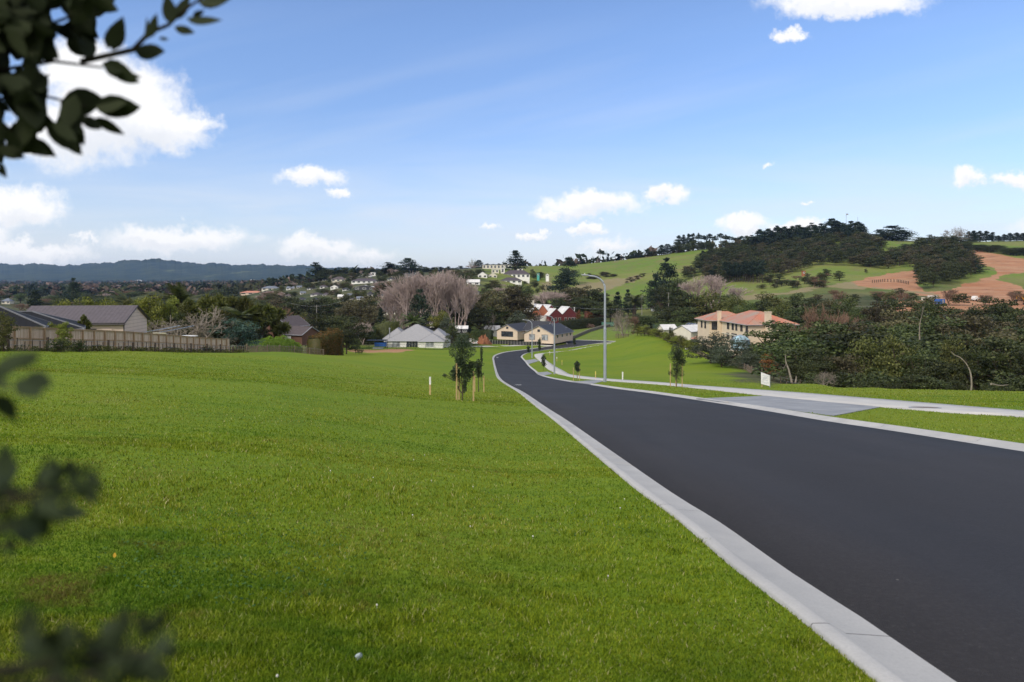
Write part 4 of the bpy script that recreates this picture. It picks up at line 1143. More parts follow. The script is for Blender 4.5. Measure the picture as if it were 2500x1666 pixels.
gh = empty('glasshouse', (gx(1701, 214), 214, -(806-YH)/F*214), R(30), 'arched dark glasshouse behind the left end of the mansion', 'glasshouse')
a_ = MB(); arc = [(2.0*math.cos(t), 2.0*math.sin(t)) for t in np.linspace(0, math.pi, 13)]
a_.prism([(x, z-.0) for x, z in arc], 0, 3.5); a_.build('glazing', M_glass, gh)
a_ = MB()
for y in (0, 1.15, 2.3, 3.5): a_.tube([(x*1.02, y, z*1.02) for x, z in arc], .05, 4)
a_.build('frame', M_gutter, gh)

# weatherboard shed-like house behind the paling fence
h5 = empty('weatherboard_house', (-45.5, 80, -8.0), R(8), 'long weatherboard outbuilding with ribbed grey brown gable roof behind paling fence', 'house')
gable_body(h5, -11.5, 0, 0, 7, 2.86, 1.7, W_board, R_shed, 'x', .35, barge=M_dtrim)
add_window(h5, (-4.3, 0), (-3.0, 0), .9, 2.1, nx=2, frame=M_dtrim)
p = MB(); p.box((-1.8, -.03, 1.2), (1.1, .1, 1.9)); p.build('door', W_board, h5)
p = MB(); p.tube([(.05, -.05, -.5), (.05, -.05, 2.8)], .06, 6); p.tube([(-7, -.36, 2.6), (.3, -.36, 2.6)], .07, 6); p.build('downpipe', M_dtrim, h5)
for i_, (o_x, o_y, w_, d_, ezz, rs_, lab, rz_) in enumerate(((-40.8, 59.0, 12, 6.2, -4.15, 1.7, 'black hip roofed house at the far left edge, nearest the paling fence', 32), (-42.3, 66.7, 12, 8, -4.85, 1.55, 'black hip roofed house between the left edge and the weatherboard outbuilding', 32))):
    o = empty('black_roofed_house', (o_x, o_y, -8.2), R(rz_), lab, 'house')
    hip_body(o, -w_, 0, 0, d_, ezz+8.2, rs_, W_brick, R_black, .5, capmat=simple('dull ridge metal', (.14, .145, .16), None, 2, .6))

# brown brick house among the palms
h7 = empty('brick_house', (gx(694, 150), 150, -(826-YH)/F*150), R(-20), 'dark brown brick house with steep gable right of the palms', 'house')
gable_body(h7, -4.6, 1.0, 0, 7, 2.6, 1.9, W_brick, R_brown, 'y', .4)
add_window(h7, (-1.2, 0), (-.2, 0), 1.5, 2.9, nx=1)
gable_body(h7, 1.4, 6.2, -2, 4, 1.1, 1.4, W_brick, R_brown, 'x', .4)
p = MB(); p.box((2.6, -2.1, .1), (1.6, .1, 1.3)); p.build('door', M_trim, h7)

# ------------------------------------------------------------ houses on the hillside and in the valley
def row_depth(x, y, lo=330, hi=5000):
    """distance at which the ground under column x is seen at row y, beyond lo"""
    Ys = np.geomspace(lo, hi, 2500); rw = YH-F*ground((x-CX)/F*Ys, Ys)/Ys
    ok = np.where(rw <= y)[0]
    return float(Ys[ok[0]]) if len(ok) else float(Ys[np.argmin(rw)])
def hill_house(x0, x1, yt, yb, wall, roof, label, kind='hip', n=3, rz=0.0, wf=.5, cat='house', name='hillside_house', Y=None, group=None, depth=None):
    """box of the photo rectangle: roof top row yt, base row yb; wf = wall share of the height"""
    xm = (x0+x1)/2; Y = Y or row_depth(xm, yb); s = Y/F
    w = (x1-x0)*s; H = (yb-yt)*s; h = H*wf; rise = H-h
    o = empty(name, (gx(xm, Y), Y, -(yb-YH)*s), rz, label, cat, group); d = depth or min(w*.7, 11)
    if kind == 'hip': hip_body(o, -w/2+.4, w/2-.4, 0, d, h, rise, wall, roof, .5, base=-5)
    elif kind == 'gable': gable_body(o, -w/2+.4, w/2-.4, 0, d, h, rise, wall, roof, 'x', .4, base=-5)
    elif kind == 'end': gable_body(o, -w/2+.3, w/2-.3, 0, d, h, rise, wall, roof, 'y', .3, base=-5)
    elif kind == 'flat':
        W = MB(); W.box((0, d/2, (H-5)/2), (w, d, H+5)); W.build('wall', wall, o)
        Q = MB(); Q.box((0, d/2, H+.15), (w+.8, d+.8, .3)); Q.build('roof', roof, o)
        h = H
    for k in range(n):
        c = -w/2+w*(k+.5)/n; ww = w/n*.5
        add_window(o, (c-ww/2, 0), (c+ww/2, 0), h*.22, h*.85, nx=2, fw=.16)
    return o
HH = [
 (808,844,676,688,W_pale,R_brown,'brown hip roofed house above the white gabled one on the hillside','hip',3),
 (857,920,680,692,W_white,R_purple,'long plum roofed house on the lawn terrace below the white zigzag gables','hip',5),
 (780,800,695,705,W_white,R_purple,'left half of the white house with plum roof above the russet trees','hip',2),
 (806,826,696,706,W_white,R_purple,'white house with plum roof beside the copper wall on the hillside','end',2),
 (863,915,697,708,W_dark,R_white,'dark house with wide white edged gable below the lawn terrace','end',3),
 (706,733,680,689,W_pale,R_blue,'blue grey roofed house left of the tall dark hillside trees','gable',2),
 (638,679,699,709,W_pale,R_blue,'long grey roofed house right of the salmon roof in the valley','hip',3),
 (585,637,711,719,W_tan,R_salmon,'salmon tile roofed house beyond the cabbage trees','hip',3),
 (777,796,678,686,W_white,R_brown,'small grey brown house half hidden at the top of the hillside','hip',2),
 (987,1008,668,680,W_dark,R_blue,'dark flat roofed modern house at left of the big bare tree','flat',3),
 (1008,1022,666,680,W_dark,R_blue,'taller dark block joined to the modern house near the bare tree','flat',1),
 (757,785,715,723,W_white,R_purple,'low plum roofed house among russet trees, left one','hip',2),
 (786,805,715,724,W_white,R_purple,'low plum roofed house among russet trees, right one','hip',2),
 (823,838,720,728,W_pale,R_white,'cream wall with pale roof in the valley below the dark gable house','gable',1),
 (895,911,712,725,W_white,R_char,'small white walled house with charcoal roof above the brown bushy tree','hip',1),
 (930,955,713,728,W_pale,R_blue,'steep blue grey roof near the left foot of the big bare trees','gable',1),
 (727,757,747,761,W_pale,R_char,'charcoal roofed house behind the power pole in the valley','hip',2),
 (930,968,752,768,W_pale,R_blue,'blue grey roofed house left of the dark pine in the valley','gable',2),
 (894,906,749,757,W_white,R_white,'tiny white house left of the blue grey roof in the valley','gable',1),
 (1166,1190,664,679,W_white,R_blue,'white two gabled house on the hill, left part','end',2),
 (1192,1214,666,679,W_pale,R_blue,'grey house joined right of the white gables on the hill','end',2),
 (1228,1294,660,679,W_white,R_purple,'large white villa with plum hip roof below the lone pine','hip',6),
 (1221,1275,678,692,W_white,R_purple,'white lower wing with dark roof beneath the plum roofed villa','hip',4),
 (1178,1231,647,657,W_pale,R_blue,'long flat roofed pale house on the hill crest','flat',6),
 (1224,1250,646,656,W_white,R_white,'white cube house on the hill crest left of the lone pine','flat',3),
 (1222,1232,655,668,W_white,R_white,'white tower block between the crest houses and the villa','flat',1),
 (1254,1276,656,662,W_white,R_white,'low white house directly under the lone pine','flat',2),
 (1200,1218,659,667,W_pale,R_white,'small pale house between the white gables and the crest','flat',2),
 (1139,1172,683,696,W_white,R_white,'low white roofed house above the right side of the bare trees','gable',2),
 (1593,1629,742,759,W_white,R_redm,'small white cottage with red iron roof beyond the field','hip',3),
]
for e in HH: hill_house(*e)
# four white gables in a zigzag
for k in range(4):
    hill_house(873+k*8.2, 881+k*8.2, 669.5-(.8 if k else -.8), 677, W_white, M_wpaint, ['leftmost', 'second', 'third', 'rightmost'][k]+' of the four white zigzag gables on the hillside', 'end', 0, wf=.12, group='white zigzag gables', name='gabled_cottage', depth=8)
hill_house(905,916,666,674,W_white,R_white,'white block right of the zigzag gables','flat',1)
VH = [(88,103,707,715,W_tan,R_salmon),(112,122,712,718,W_pale,R_salmon),(134,157,714,719,W_white,R_white),(209,233,703,712,W_white,R_blue),(246,261,705,712,W_pale,R_brown),
      (3,25,729,742,W_pale,R_blue),(280,290,711,716,W_white,R_blue),(27,35,707,712,W_white,R_white),(330,345,684,688,W_white,R_white),(395,410,706,711,W_pale,R_brown),(520,533,700,705,W_white,R_brown),(610,622,683,688,W_white,R_white),(565,578,696,701,W_pale,R_blue),(470,480,712,717,W_white,R_brown)]
VL = ['orange tile roofed house far out in the left valley','small pinkish roofed house far out in the left valley','long low white building in the left valley','grey roofed house with white walls left of the first palm','small brown roofed house between the conical tree and first palm',
      'blue grey roofed house at the left edge behind the black roofs','tiny white house just left of the first palm','tiny white house at far left of the valley','tiny white block at the foot of the far hills','brown roofed house between the two palms','brown roofed white house beyond the cabbage trees',
      'tiny white house at the foot of the far hills, rightmost','blue roofed house beyond the cabbage trees','small white house right of the second palm']
for (a, b_, c_, d_, w_, r_), l in zip(VH, VL): hill_house(a, b_, c_, d_, w_, r_, l, 'hip', 2, name='valley_house')
rs_h = random.Random(41); RX = [(a-6, b+6, c-3, d+3) for a, b, c, d, *_ in HH]+[(866,922,664,700)]; nh = 0
while nh < 18:
    x = rs_h.uniform(680, 1160); y = rs_h.uniform(684, 735); w = rs_h.uniform(13, 24); h = w*.42
    if any(x+w/2 > a and x-w/2 < b and y > c and y-h < d for a, b, c, d in RX) or (940 < x < 1150 and y > 690): continue
    RX.append((x-w/2-4, x+w/2+4, y-h-3, y+3)); nh += 1; k = nh % 3
    hill_house(x-w/2, x+w/2, y-h, y, [W_white, W_pale, W_white][k], [R_char, R_brown, R_blue][k], ['small white walled house with dark roof among the hillside gardens', 'small cream walled house with brown roof among the hillside gardens', 'small white walled house with blue grey roof among the hillside gardens'][k], ['hip', 'hip', 'gable'][k], 2, rz=rs_h.uniform(-.5, .5), group=['dark roofed hillside houses', 'brown roofed hillside houses', 'blue grey roofed hillside houses'][k])
# little containers on the green hill
hill_house(1311,1317,668,673,simple('teal paint',(.10,.40,.34)),simple('teal roof',(.12,.45,.38)),'small teal cabin at the foot of the green hill','flat',1,name='cabin',cat='cabin',Y=640)
hill_house(1332,1341,668.5,674.5,W_white,R_white,'small white cabin at the foot of the green hill','end',1,name='cabin',cat='cabin',Y=640)
hill_house(1959,1966.5,663,670,W_orangew,R_redm,'small rust red hut on the hillside paddock edge','flat',1,name='hut',cat='hut',Y=560)
# ------------------------------------------------------------ street lamps
def lamp(base, yaw, Hh, arm, label):
    o = empty('street_lamp', base, yaw, label, 'street lamp', 'street lamps along the new road')
    q = MB(); q.lathe([(.17, -.05), (.20, .03), (.165, .05), (.155, Hh*.50), (.125, Hh*.505), (.105, Hh-1.5)], 12)
    q.build('pole', M_steel, o)
    r = 1.45; pts = [(0, 0, Hh-1.55)]+[(-r+r*math.cos(t), 0, Hh-1.5+1.35*math.sin(t)) for t in np.linspace(0, math.pi/2, 10)] + [(-arm+.55, 0, Hh-.08)]
    MB().tube(pts, [.105]*6+[.09]*5+[.075], 10).build('arm', M_steel, o)
    l = MB(); l.tube([(-arm+.62, 0, Hh-.08), (-arm+.5, 0, Hh-.07), (-arm+.1, 0, Hh-.04), (-arm-.15, 0, Hh-.03)], [.06, .09, .11, .05], 10); l.build('lamp_head', M_gutter, o)
    MB().lathe([(.035, 0), (.035, .09), (.01, .11)], 8, (-arm+.2, 0, Hh+.06)).build('photocell', M_wpaint, o)
    b = MB(); b.box((0, -.128, .75), (.12, .03, .4)); b.build('access_panel', M_gutter, o)
def lamp_px(x, y, Y, ytop, yaw, arm, label):
    b = G(x, Y, .06); Hh = -(ytop-YH)/F*Y-b.z
    lamp(b, yaw, Hh, arm, label)
lamp_px(1477, 934, 71.8, 671, R(4), 2.35, 'nearest and tallest of the galvanised street lamps, on the verge by the footpath')
lamp_px(1353.5, 915, 131, 770, R(40), 2.3, 'middle one of the galvanised street lamps, where the footpath starts to bend')
lamp_px(1299, 875, 200, 781, R(-5), 2.7, 'farthest of the galvanised street lamps, beside the sharp bend')

# ------------------------------------------------------------ staked saplings
def sapling(x, Y, ytop, ycrown, wpx, label, stakes=(), sh=1.5, shape=1.0, seed=1, n=2600, extra=(), lean=0.0, ls=.035, group='saplings along the road verges'):
    b = G(x, Y, .05); s = Y/F; H = -(ytop-YH)*s-b.z; zc = -(ycrown-YH)*s-b.z; W = wpx*s
    o = empty('sapling', b, 0, label, 'sapling', group); rs = np.random.RandomState(seed); parts = []; m = (H-zc)
    segs = []; q = np.array([0, 0, -.05]); 
    for k in range(6):
        e = np.array([lean*(k+1)/6+rs.normal()*.012, rs.normal()*.012, H*.92*(k+1)/6]); segs.append((*q, *e, .026*(1-k/8), .026*(1-(k+1)/8))); q = e
    pads = [((lean*.8, 0, zc+m*.70), (W*.48, W*.45, m*.32), 1.6), ((lean*.3-.05*W, .02, zc+m*.38), (W*.40, W*.36, m*.22), .8), ((.10*W, -.02, zc+m*.18), (W*.42, W*.36, m*.18), .7)]
    pads += [((dx*s, 0, -(yy-YH)*s-b.z), (rx*s, rx*s*.8, ry*s), sh_) for dx, yy, rx, ry, sh_ in extra]
    if extra: pads = [pads[0]]+pads[3:]
    tot = sum(p[2] for p in pads)
    for c, r, shr in pads:
        k = int(n*shr/tot); C, d = ell_pts(k, c, r, rs, .1)
        w = 1+.22*np.sin(d[:, 0]*4+rs.rand()*6)*np.sin(d[:, 2]*5+rs.rand()*6); C = np.array(c)+(C-np.array(c))*w[:, None]
        parts.append(leaves(C, ls*max(1, Y/45), rs, up=.5, asp=.45))
        for i in range(9):
            e = C[rs.randint(k)]; a = np.array([0, 0, max(.2, min(e[2]-.25, H*.85))]); mm = (a+e)/2+np.array([0, 0, -.03]); segs += [(*a, *mm, .008, .006), (*mm, *e, .006, .003)]
    V, Q = twig_mesh(segs, 5); link('trunk', np_mesh('trunk', V, Q, [M_bark]), o)
    V, Fq, T = join(parts); link('crown', np_mesh('crown', V, Fq, [L_sapl], attr=T), o)
    for dx, dy, hh in stakes:
        st = MB(); st.box((dx, dy, hh/2-.1), (.05, .05, hh+.2), rz=.4); st.build('stake', M_timber, o)
    if len(stakes) > 1:
        t_ = MB(); t_.tube([(stakes[0][0], stakes[0][1], stakes[0][2]*.93), (0, 0, stakes[0][2]*.9), (stakes[-1][0], stakes[-1][1], stakes[-1][2]*.93)], .012, 5); t_.build('tie', M_blackm, o)
sapling(1128, 27.5, 812, 950, 62, 'large leafy sapling with pale pine stakes on the left field by the kerb', [(-.21, -.10, 1.52), (-.13, .22, 1.3), (.46, .02, 1.2)], seed=11, n=9500, ls=.030,
        extra=[(-16, 912, 14, 20, .55), (12, 910, 17, 24, .8), (24, 892, 10, 12, .3), (7, 944, 5, 16, .22), (-42, 917, 5, 5, .05), (-4, 886, 14, 12, .5), (-11, 945, 4, 3, .04)])
sapling(1168, 38, 877, 922, 25, 'second sapling of the left verge, just right of the large leafy one', [(-.2, -.1, .9), (.3, 0, .9)], seed=12, n=1600)
sapling(1175.5, 62, 845, 885, 8, 'thin sapling of the left verge beyond the two leafy ones', [], seed=13, n=600)
sapling(1652, 53, 838, 927, 38, 'tall sapling between two long pale stakes on the right verge', [(-.50, -.05, 1.85), (.05, .45, .9), (.42, -.02, 1.9)], seed=14, n=6500, ls=.033,
        extra=[(6, 870, 15, 18, .7), (2, 905, 16, 24, 1.0), (14, 884, 10, 10, .35), (-16, 911, 5, 6, .08)])
sapling(1409, 77, 882, 908, 15, 'sapling with three stakes between the nearest and middle street lamps', [(-.42, 0, 1.5), (.05, .3, .9), (.28, 0, 1.75)], seed=15, n=1300)
sapling(1327, 143, 867, 896, 13, 'sapling on the verge left of the curving footpath', [], seed=16, n=900)
sapling(1290, 222, 845, 861, 9, 'small sapling just left of the farthest street lamp', [], seed=17, n=500)
sapling(1317, 232, 826, 856, 9, 'tall thin sapling between the farthest and middle street lamps', [], seed=18, n=700)
sapling(1402, 262, 827, 842, 8, 'small sapling on the edge of the turning area', [], seed=19, n=450)
sapling(1243, 258, 842, 849, 5, 'tiny sapling on the strip below the batten fence', [(-.3, 0, .9)], seed=20, n=250)

# ------------------------------------------------------------ pegs, sign, covers
def peg(x, Y, h, label, top=None, w=.05, mat=None):
    b = G(x, Y, .04); o = empty('survey_peg', b, 0, label, 'peg', 'survey pegs')
    MB().box((0, 0, h*.25), (w, w*.6, h*.7), tilt=('X', .03)).build('stake', M_timber if mat is None else mat, o)
    MB().box((0, 0, h*.78), (w+.006, w*.6+.006, h*.44)).build('painted_top', top or M_wpaint, o)
M_yel = simple('yellow paint', (.65, .55, .12)); M_or = simple('orange paint', (.6, .16, .05))
peg(1050, 30, .82, 'white topped survey peg standing alone in the left field', w=.07)
peg(1520, 82, .95, 'white topped survey peg right of the nearest lamp', w=.14, mat=M_wpaint)
peg(1454, 90, .95, 'yellow topped survey peg left of the nearest lamp', M_yel, w=.10)
peg(1372, 175, 1.3, 'yellow topped survey peg right of the curved footpath', M_yel, w=.13)
peg(1359.5, 190, 1.2, 'white topped survey peg inside the footpath bend', w=.13)
peg(1342, 215, 1.3, 'far white topped survey peg by the far end of the bend', w=.14)
def sign():
    Y = 52.5; b = G(1869, Y, .03); o = empty('sign_board', b, R(-66), 'white real estate board with faint blue lettering beside the footpath', 'sign')
    P = MB(); V = [(-.45, -.02, .22), (.42, -.02, .18), (.42, -.02, .98), (-.45, -.02, 1.12)]; V += [(x, .02, z) for x, _, z in V]
    P.add(np.array(V), [(0,1,2,3), (7,6,5,4), (0,4,5,1), (1,5,6,2), (2,6,7,3), (3,7,4,0)]); P.build('panel', M_wpaint, o)
    for x in (-.42, .39): MB().box((x, .05, .45), (.05, .05, 1.1)).build('leg', M_timber if x < 0 else M_gutter, o)
    ink = simple('blue grey ink', (.18, .24, .36)); rs = random.Random(4); L = MB()
    for z, hgt, n, w0 in ((.90, .035, 9, .30), (.80, .08, 3, .16), (.70, .08, 4, .2), (.57, .05, 7, .28), (.42, .02, 9, .30), (.36, .02, 8, .28)):
        for k in range(n):      # rows of small letter-like marks, too faint to read
            x = -w0+2*w0*(k+.5)/n; cw = 2*w0/n*.6
            L.box((x-.02, -.023, z), (cw*.25, .004, hgt)); L.box((x+cw*.2, -.023, z+hgt*(rs.random()-.5)*.6), (cw*.6, .0045, hgt*.28))
    L.build('lettering', ink, o)
sign()
mc = line_hit([(2258, 1002)])[0]
mh = empty('manhole_cover', (mc[0], mc[1], gz(*mc)+.092), R(0), 'round brown manhole cover set in the footpath at right', 'manhole cover')
m_, t = new_mat('rusty iron'); t.out(t.bsdf(t.mix(t.ramp(t.noise(t.obj(), 9, 5), [(.4, 0), (.6, 1)]), (.10, .07, .05), (.17, .13, .10)), .8, .3, 0, t.bump(t.n('ShaderNodeTexVoronoi', {'Vector': t.obj(), 'Scale': 14.0}).outputs[0], .8, .01)))
slope = math.atan(.131)
a_ = MB(); a_.lathe([(.001, .012), (.44, .012), (.44, -.02)], 28); ro = a_.build('lid', m_, mh); ro.rotation_euler = (-slope, 0, 0)
a_ = MB(); a_.lathe([(.45, -.02), (.45, .018), (.52, .018), (.52, -.02)], 28); ro = a_.build('rim', M_gutter, mh); ro.rotation_euler = (-slope, 0, 0)
# white marks painted on the asphalt beside the kerb
for (x, y, w, rz_) in ((1252, 940.5, .9, 0), (1209, 872.8, 1.3, 0), (1269, 872.3, 1.6, 0)):
    p = hit(x, y); o = MB().box((p.x+.3, p.y, gz(p.x+.3, p.y)+.024), (w, .12 if p.y < 80 else .45, .004), rz=.1).build('road_marking', M_wpaint); tag(o, kind='structure')

# ------------------------------------------------------------ fences
def along(P, step):
    P = [Vector(p) for p in P]; d = [0]
    for a, b in zip(P[:-1], P[1:]): d.append(d[-1]+(b-a).length)
    n = max(1, int(round(d[-1]/step))); out = []
    for k in range(n+1):
        s = d[-1]*k/n; i = max(j for j in range(len(d)) if d[j] <= s+1e-6); i = min(i, len(P)-2)
        q = P[i]+(P[i+1]-P[i])*((s-d[i])/max(1e-6, d[i+1]-d[i])); out.append(Vector((q.x, q.y, gz(q.x, q.y)+.05)))
    return out
def wire_fence(pts, h, step, label, postm, railm=None, battens=0, rails=(.9,), pw=.12, irregular=0.0, name='post_fence', paling=None, group=None, seed=1, bw=.05, bh=.95):
    P = along([(p[0], p[1], 0) for p in pts], step); rs = random.Random(seed)
    o = empty(name, P[0], 0, label, 'fence', group); o0 = P[0]
    me = MB().box((0, 0, h/2-.15), (pw, pw, h+.3)).mesh('post', postm)
    for k, p in enumerate(P):
        q = link('post', me, o, p-o0); q.scale = (1, 1, 1+irregular*rs.uniform(-1, 1)); q.rotation_euler = (irregular*rs.uniform(-.3, .3), irregular*rs.uniform(-.3, .3), 0)
    for z in rails:
        MB().tube([p-o0+Vector((0, .0, h*z)) for p in P], .012 if railm is None else .045, 4).build('rail' if railm else 'wire', railm or M_gutter, o)
    if battens:
        B = MB(); bm_ = MB().box((0, 0, h*bh/2-.05), (bw, bw*.7, h*bh)).mesh('batten', paling or postm); L = []
        for a, b in zip(P[:-1], P[1:]):
            for k in range(1, battens): L.append((a+(b-a)*k/battens-o0, math.atan2(b.y-a.y, b.x-a.x)))
        for i, (q, rz_) in enumerate(L):
            hh = 1+irregular*rs.uniform(-1, 1); tl_ = irregular*rs.uniform(-.25, .25)
            if i < 100: e = link('batten', bm_, o, q, rz_); e.scale = (1, 1, hh); e.rotation_euler[1] = tl_
            else: B.box((q.x, q.y, q.z+hh*h*bh/2-.05), (bw, bw*.7, hh*h*bh), rz=rz_, tilt=('Y', tl_))
        if B.v: tag(B.build('battens', paling or postm, o), kind='stuff')
    return o
# tall paling fence on the left with posts and rails towards the field
M_pal = None
def pal_mat():
    m, t = new_mat('paling timber'); v = t.obj()
    y = t.n('ShaderNodeSeparateXYZ', {0: v}).outputs[1]
    cell = t.n('ShaderNodeTexWhiteNoise', {'W': t.math('FLOOR', t.math('DIVIDE', y, .15))}, noise_dimensions='1D').outputs['Value']
    fr = t.math('FRACT', t.math('DIVIDE', y, .15))
    c = t.ramp(cell, [(0, (.46, .34, .24)), (.5, (.57, .43, .32)), (1, (.65, .52, .40))])
    c = t.mix(t.ramp(t.noise(t.vm('MULTIPLY', v, (1, 9, .8)).outputs[0], 2.0, 4, .6), [(.45, 0), (.7, .5)]), c, (.24, .17, .12))
    c = t.mix(t.ramp(fr, [(0, .7), (.08, 0), (.93, 0), (1, .7)]), c, (.10, .07, .05))
    t.out(t.bsdf(c, .9, .1)); return m
M_pal = pal_mat(); M_frame = simple('fence framing timber', (.42, .30, .19), (.30, .21, .13), 3, .9, .1)
PX = [(-39.2, 36), (-39.3, 52), (-40.0, 75), (-40.7, 98.5)]
def pxline(Y): return float(np.interp(Y, [p[1] for p in PX], [p[0] for p in PX]))
pf = empty('paling_fence', (-39.5, 52, gz(-39.5, 52)), 0, 'tall new timber paling fence with posts and rails along the left field edge', 'fence')
ys_ = np.arange(36, 98.6, 1.8); Pv = MB(); o0 = pf.location
HF = 1.95
zt_ = lambda Y: gz(pxline(Y), Y)+.05+HF
for a, b in zip(np.arange(36, 98.4, .6), np.arange(36.6, 99, .6)):
    b = min(b, 98.5)
    V = [(pxline(a)-.03, a, gz(pxline(a), a)-.1), (pxline(b)-.03, b, gz(pxline(b), b)-.1), (pxline(b)-.03, b, zt_(b)-.02), (pxline(a)-.03, a, zt_(a)-.02)]
    V += [(x-.02, y, z) for x, y, z in V]; Pv.add(np.array(V)-np.array(o0), [(0,1,2,3), (7,6,5,4), (2,6,7,3), (0,4,5,1)])
Pv.build('palings', M_pal, pf)
pm = MB().box((.07, 0, HF/2-.2), (.11, .10, HF+.4)).mesh('post', M_frame)
for Y in ys_: link('post', pm, pf, Vector((pxline(Y), Y, gz(pxline(Y), Y)+.03))-o0)
for z in (.12, HF*.52, HF*.97):
    rl = MB()
    for a, b in zip(ys_[:-1], ys_[1:]):
        p, q = Vector((pxline(a)+.02, a, gz(pxline(a), a)+.05+z)), Vector((pxline(b)+.02, b, gz(pxline(b), b)+.05+z))
        m_ = (p+q)/2-o0; rl.box(m_, ((q-p).length, .05, .10), rz=math.atan2(q.y-p.y, q.x-p.x), tilt=('Y', -math.atan2(q.z-p.z, (q-p).xy.length)))
    rl.build('rail', M_frame, pf)
cp = MB()
for a, b in zip(ys_[:-1], ys_[1:]):
    p, q = Vector((pxline(a), a, zt_(a)+.02)), Vector((pxline(b), b, zt_(b)+.02)); cp.box((p+q)/2-o0, ((q-p).length+.01, .16, .04), rz=math.atan2(q.y-p.y, q.x-p.x), tilt=('Y', -math.atan2(q.z-p.z, (q-p).xy.length)))
cp.build('capping', M_frame, pf)
M_old = simple('old dark posts', (.095, .075, .06), (.05, .04, .035), 5, .95, .1)
wire_fence([(-37.6, 38), (-37.9, 52), (-38.6, 75), (-39.2, 96)], 1.05, 4.6, 'old dark post and batten fence in front of the new paling fence', M_old, battens=5, rails=(.5, .85), irregular=.18, pw=.15, name='batten_fence', seed=3, bw=.06)
bf = [G(556, 99), G(600, 100), G(640, 104), G(690, 108), G(755, 111), G(790, 113)]
wire_fence([(p.x, p.y) for p in bf], 1.15, 2.6, 'weathered batten fence from the paling fence past the bright hedge', M_post, battens=9, rails=(.45, .85), irregular=.14, pw=.14, name='batten_fence', seed=5, bw=.09, paling=M_post)
gf = [G(835, 211), G(944, 209), G(1075, 210), G(1108, 216)]
wire_fence([(p.x, p.y) for p in gf], 1.55, 3.0, 'dark wire pool fence in front of the grey roofed bungalow', M_blackm, M_blackm, battens=12, rails=(.08, .98), pw=.09, name='pool_fence', bw=.025, bh=.97)
M_bat = simple('charcoal boards', (.035, .036, .038), (.055, .055, .055), 2, .8)
M_lpost = simple('grey posts', (.30, .285, .26), (.20, .19, .175), 3, .9)
def solid_fence(pts, h, step, label, board, postm, pw=.17, name='board_fence', proud=.14):
    P = along([(p[0], p[1], 0) for p in pts], step); o0 = P[0]; o = empty(name, o0, 0, label, 'fence')
    B = MB()
    for a, b in zip(P[:-1], P[1:]):
        m_ = (a+b)/2-o0; B.box(m_+Vector((0, 0, h*.5-.1)), ((b-a).xy.length+.02, .06, h), rz=math.atan2(b.y-a.y, b.x-a.x))
    B.build('boards', board, o)
    me = MB().box((0, -proud, h/2), (pw, pw, h+.35)).mesh('post', postm)
    for p in P: link('post', me, o, p-o0)
cf = [G(1196, 258), G(1235, 262), G(1290, 262), G(1351, 268), G(1400, 292), G(1440, 315), G(1475, 332), G(1500, 342)]
solid_fence([(p.x, p.y) for p in cf], 1.5, 1.15, 'charcoal board fence with grey posts climbing past the cream house', M_bat, M_lpost, name='retaining_fence')
rf = [hit(x, y) for x, y in ((1534,812.5),(1555,812.5),(1597,820.5),(1622,831),(1640,839),(1675,852),(1723,876),(1744,884))]
wire_fence([(p.x, p.y) for p in rf], 1.2, 3.4, 'weathered netting fence with battens at the far edge of the right field', M_post, battens=8, rails=(.1, .5, .92), irregular=.08, pw=.16, name='netting_fence', seed=9, bw=.07)
rf2 = [hit(x, y) for x, y in ((1744,884),(1780,893),(1822,905),(1834,912))]
wire_fence([(p.x, p.y) for p in rf2], 1.25, 3.0, 'post and wire fence below the grey green olive trees', M_post, battens=4, rails=(.3, .6, .92), irregular=.1, pw=.14, name='netting_fence', seed=10)
# crib of firewood-like rails at the far corner of the field
cr = empty('stock_pen', G(1519, 268), R(-5), 'rough timber stock pen at the far corner of the right field', 'pen')
for k in range(6):
    MB().box((-2.4+k*.95, 0, .8), (.14, .14, 1.9)).build('post', M_old if k % 2 else M_post, cr)
for z in (.35, .8, 1.25, 1.55): MB().box((0, .1, z), (5.2, .05, .16)).build('rail', M_post, cr)
# timber gate with a diagonal brace
gt = empty('timber_gate', G(1835, 129), R(-14), 'weathered timber field gate with diagonal brace behind the white board', 'gate')
for x in (0, 2.3): MB().box((x, 0, .6), (.2, .2, 1.5)).build('gate_post', M_post, gt)
for z in (.25, .5, .75, 1.0): MB().box((1.15, -.02, z), (2.1, .05, .09)).build('rail', M_post, gt)
MB().box((1.15, -.06, .62), (2.1, .05, .09), tilt=('Y', -.36)).build('brace', M_post, gt)
pr = [G(1886, 128), G(1903, 124), G(1922, 118)]
wire_fence([(p.x, p.y) for p in pr], 1.25, 2.2, 'short three rail fence right of the timber gate', M_old, M_old, rails=(.4, .65, .9), pw=.15, name='rail_fence')
pw_ = [G(1860, 110), G(1891, 104), G(1915, 96), G(1935, 88), G(1965, 80), G(2005, 72)]
wire_fence([(p.x, p.y) for p in pw_], 1.0, 5.5, 'low pale post and wire fence running down beside the bush', M_post, rails=(.5, .9), pw=.11, name='wire_fence', irregular=.1, seed=2)
# fence of thin droppers on the orange earthworks
sf = [(x, y) for x, y in ((2130,691),(2160,688),(2190,689),(2218,694))]
P_ = [G(x, row_depth(x, y, 380)) for x, y in sf]
wire_fence([(p.x, p.y) for p in P_], 1.9, 2.2, 'row of short dark posts across the bare orange earth', M_old, rails=(.6,), pw=.35, name='silt_fence')
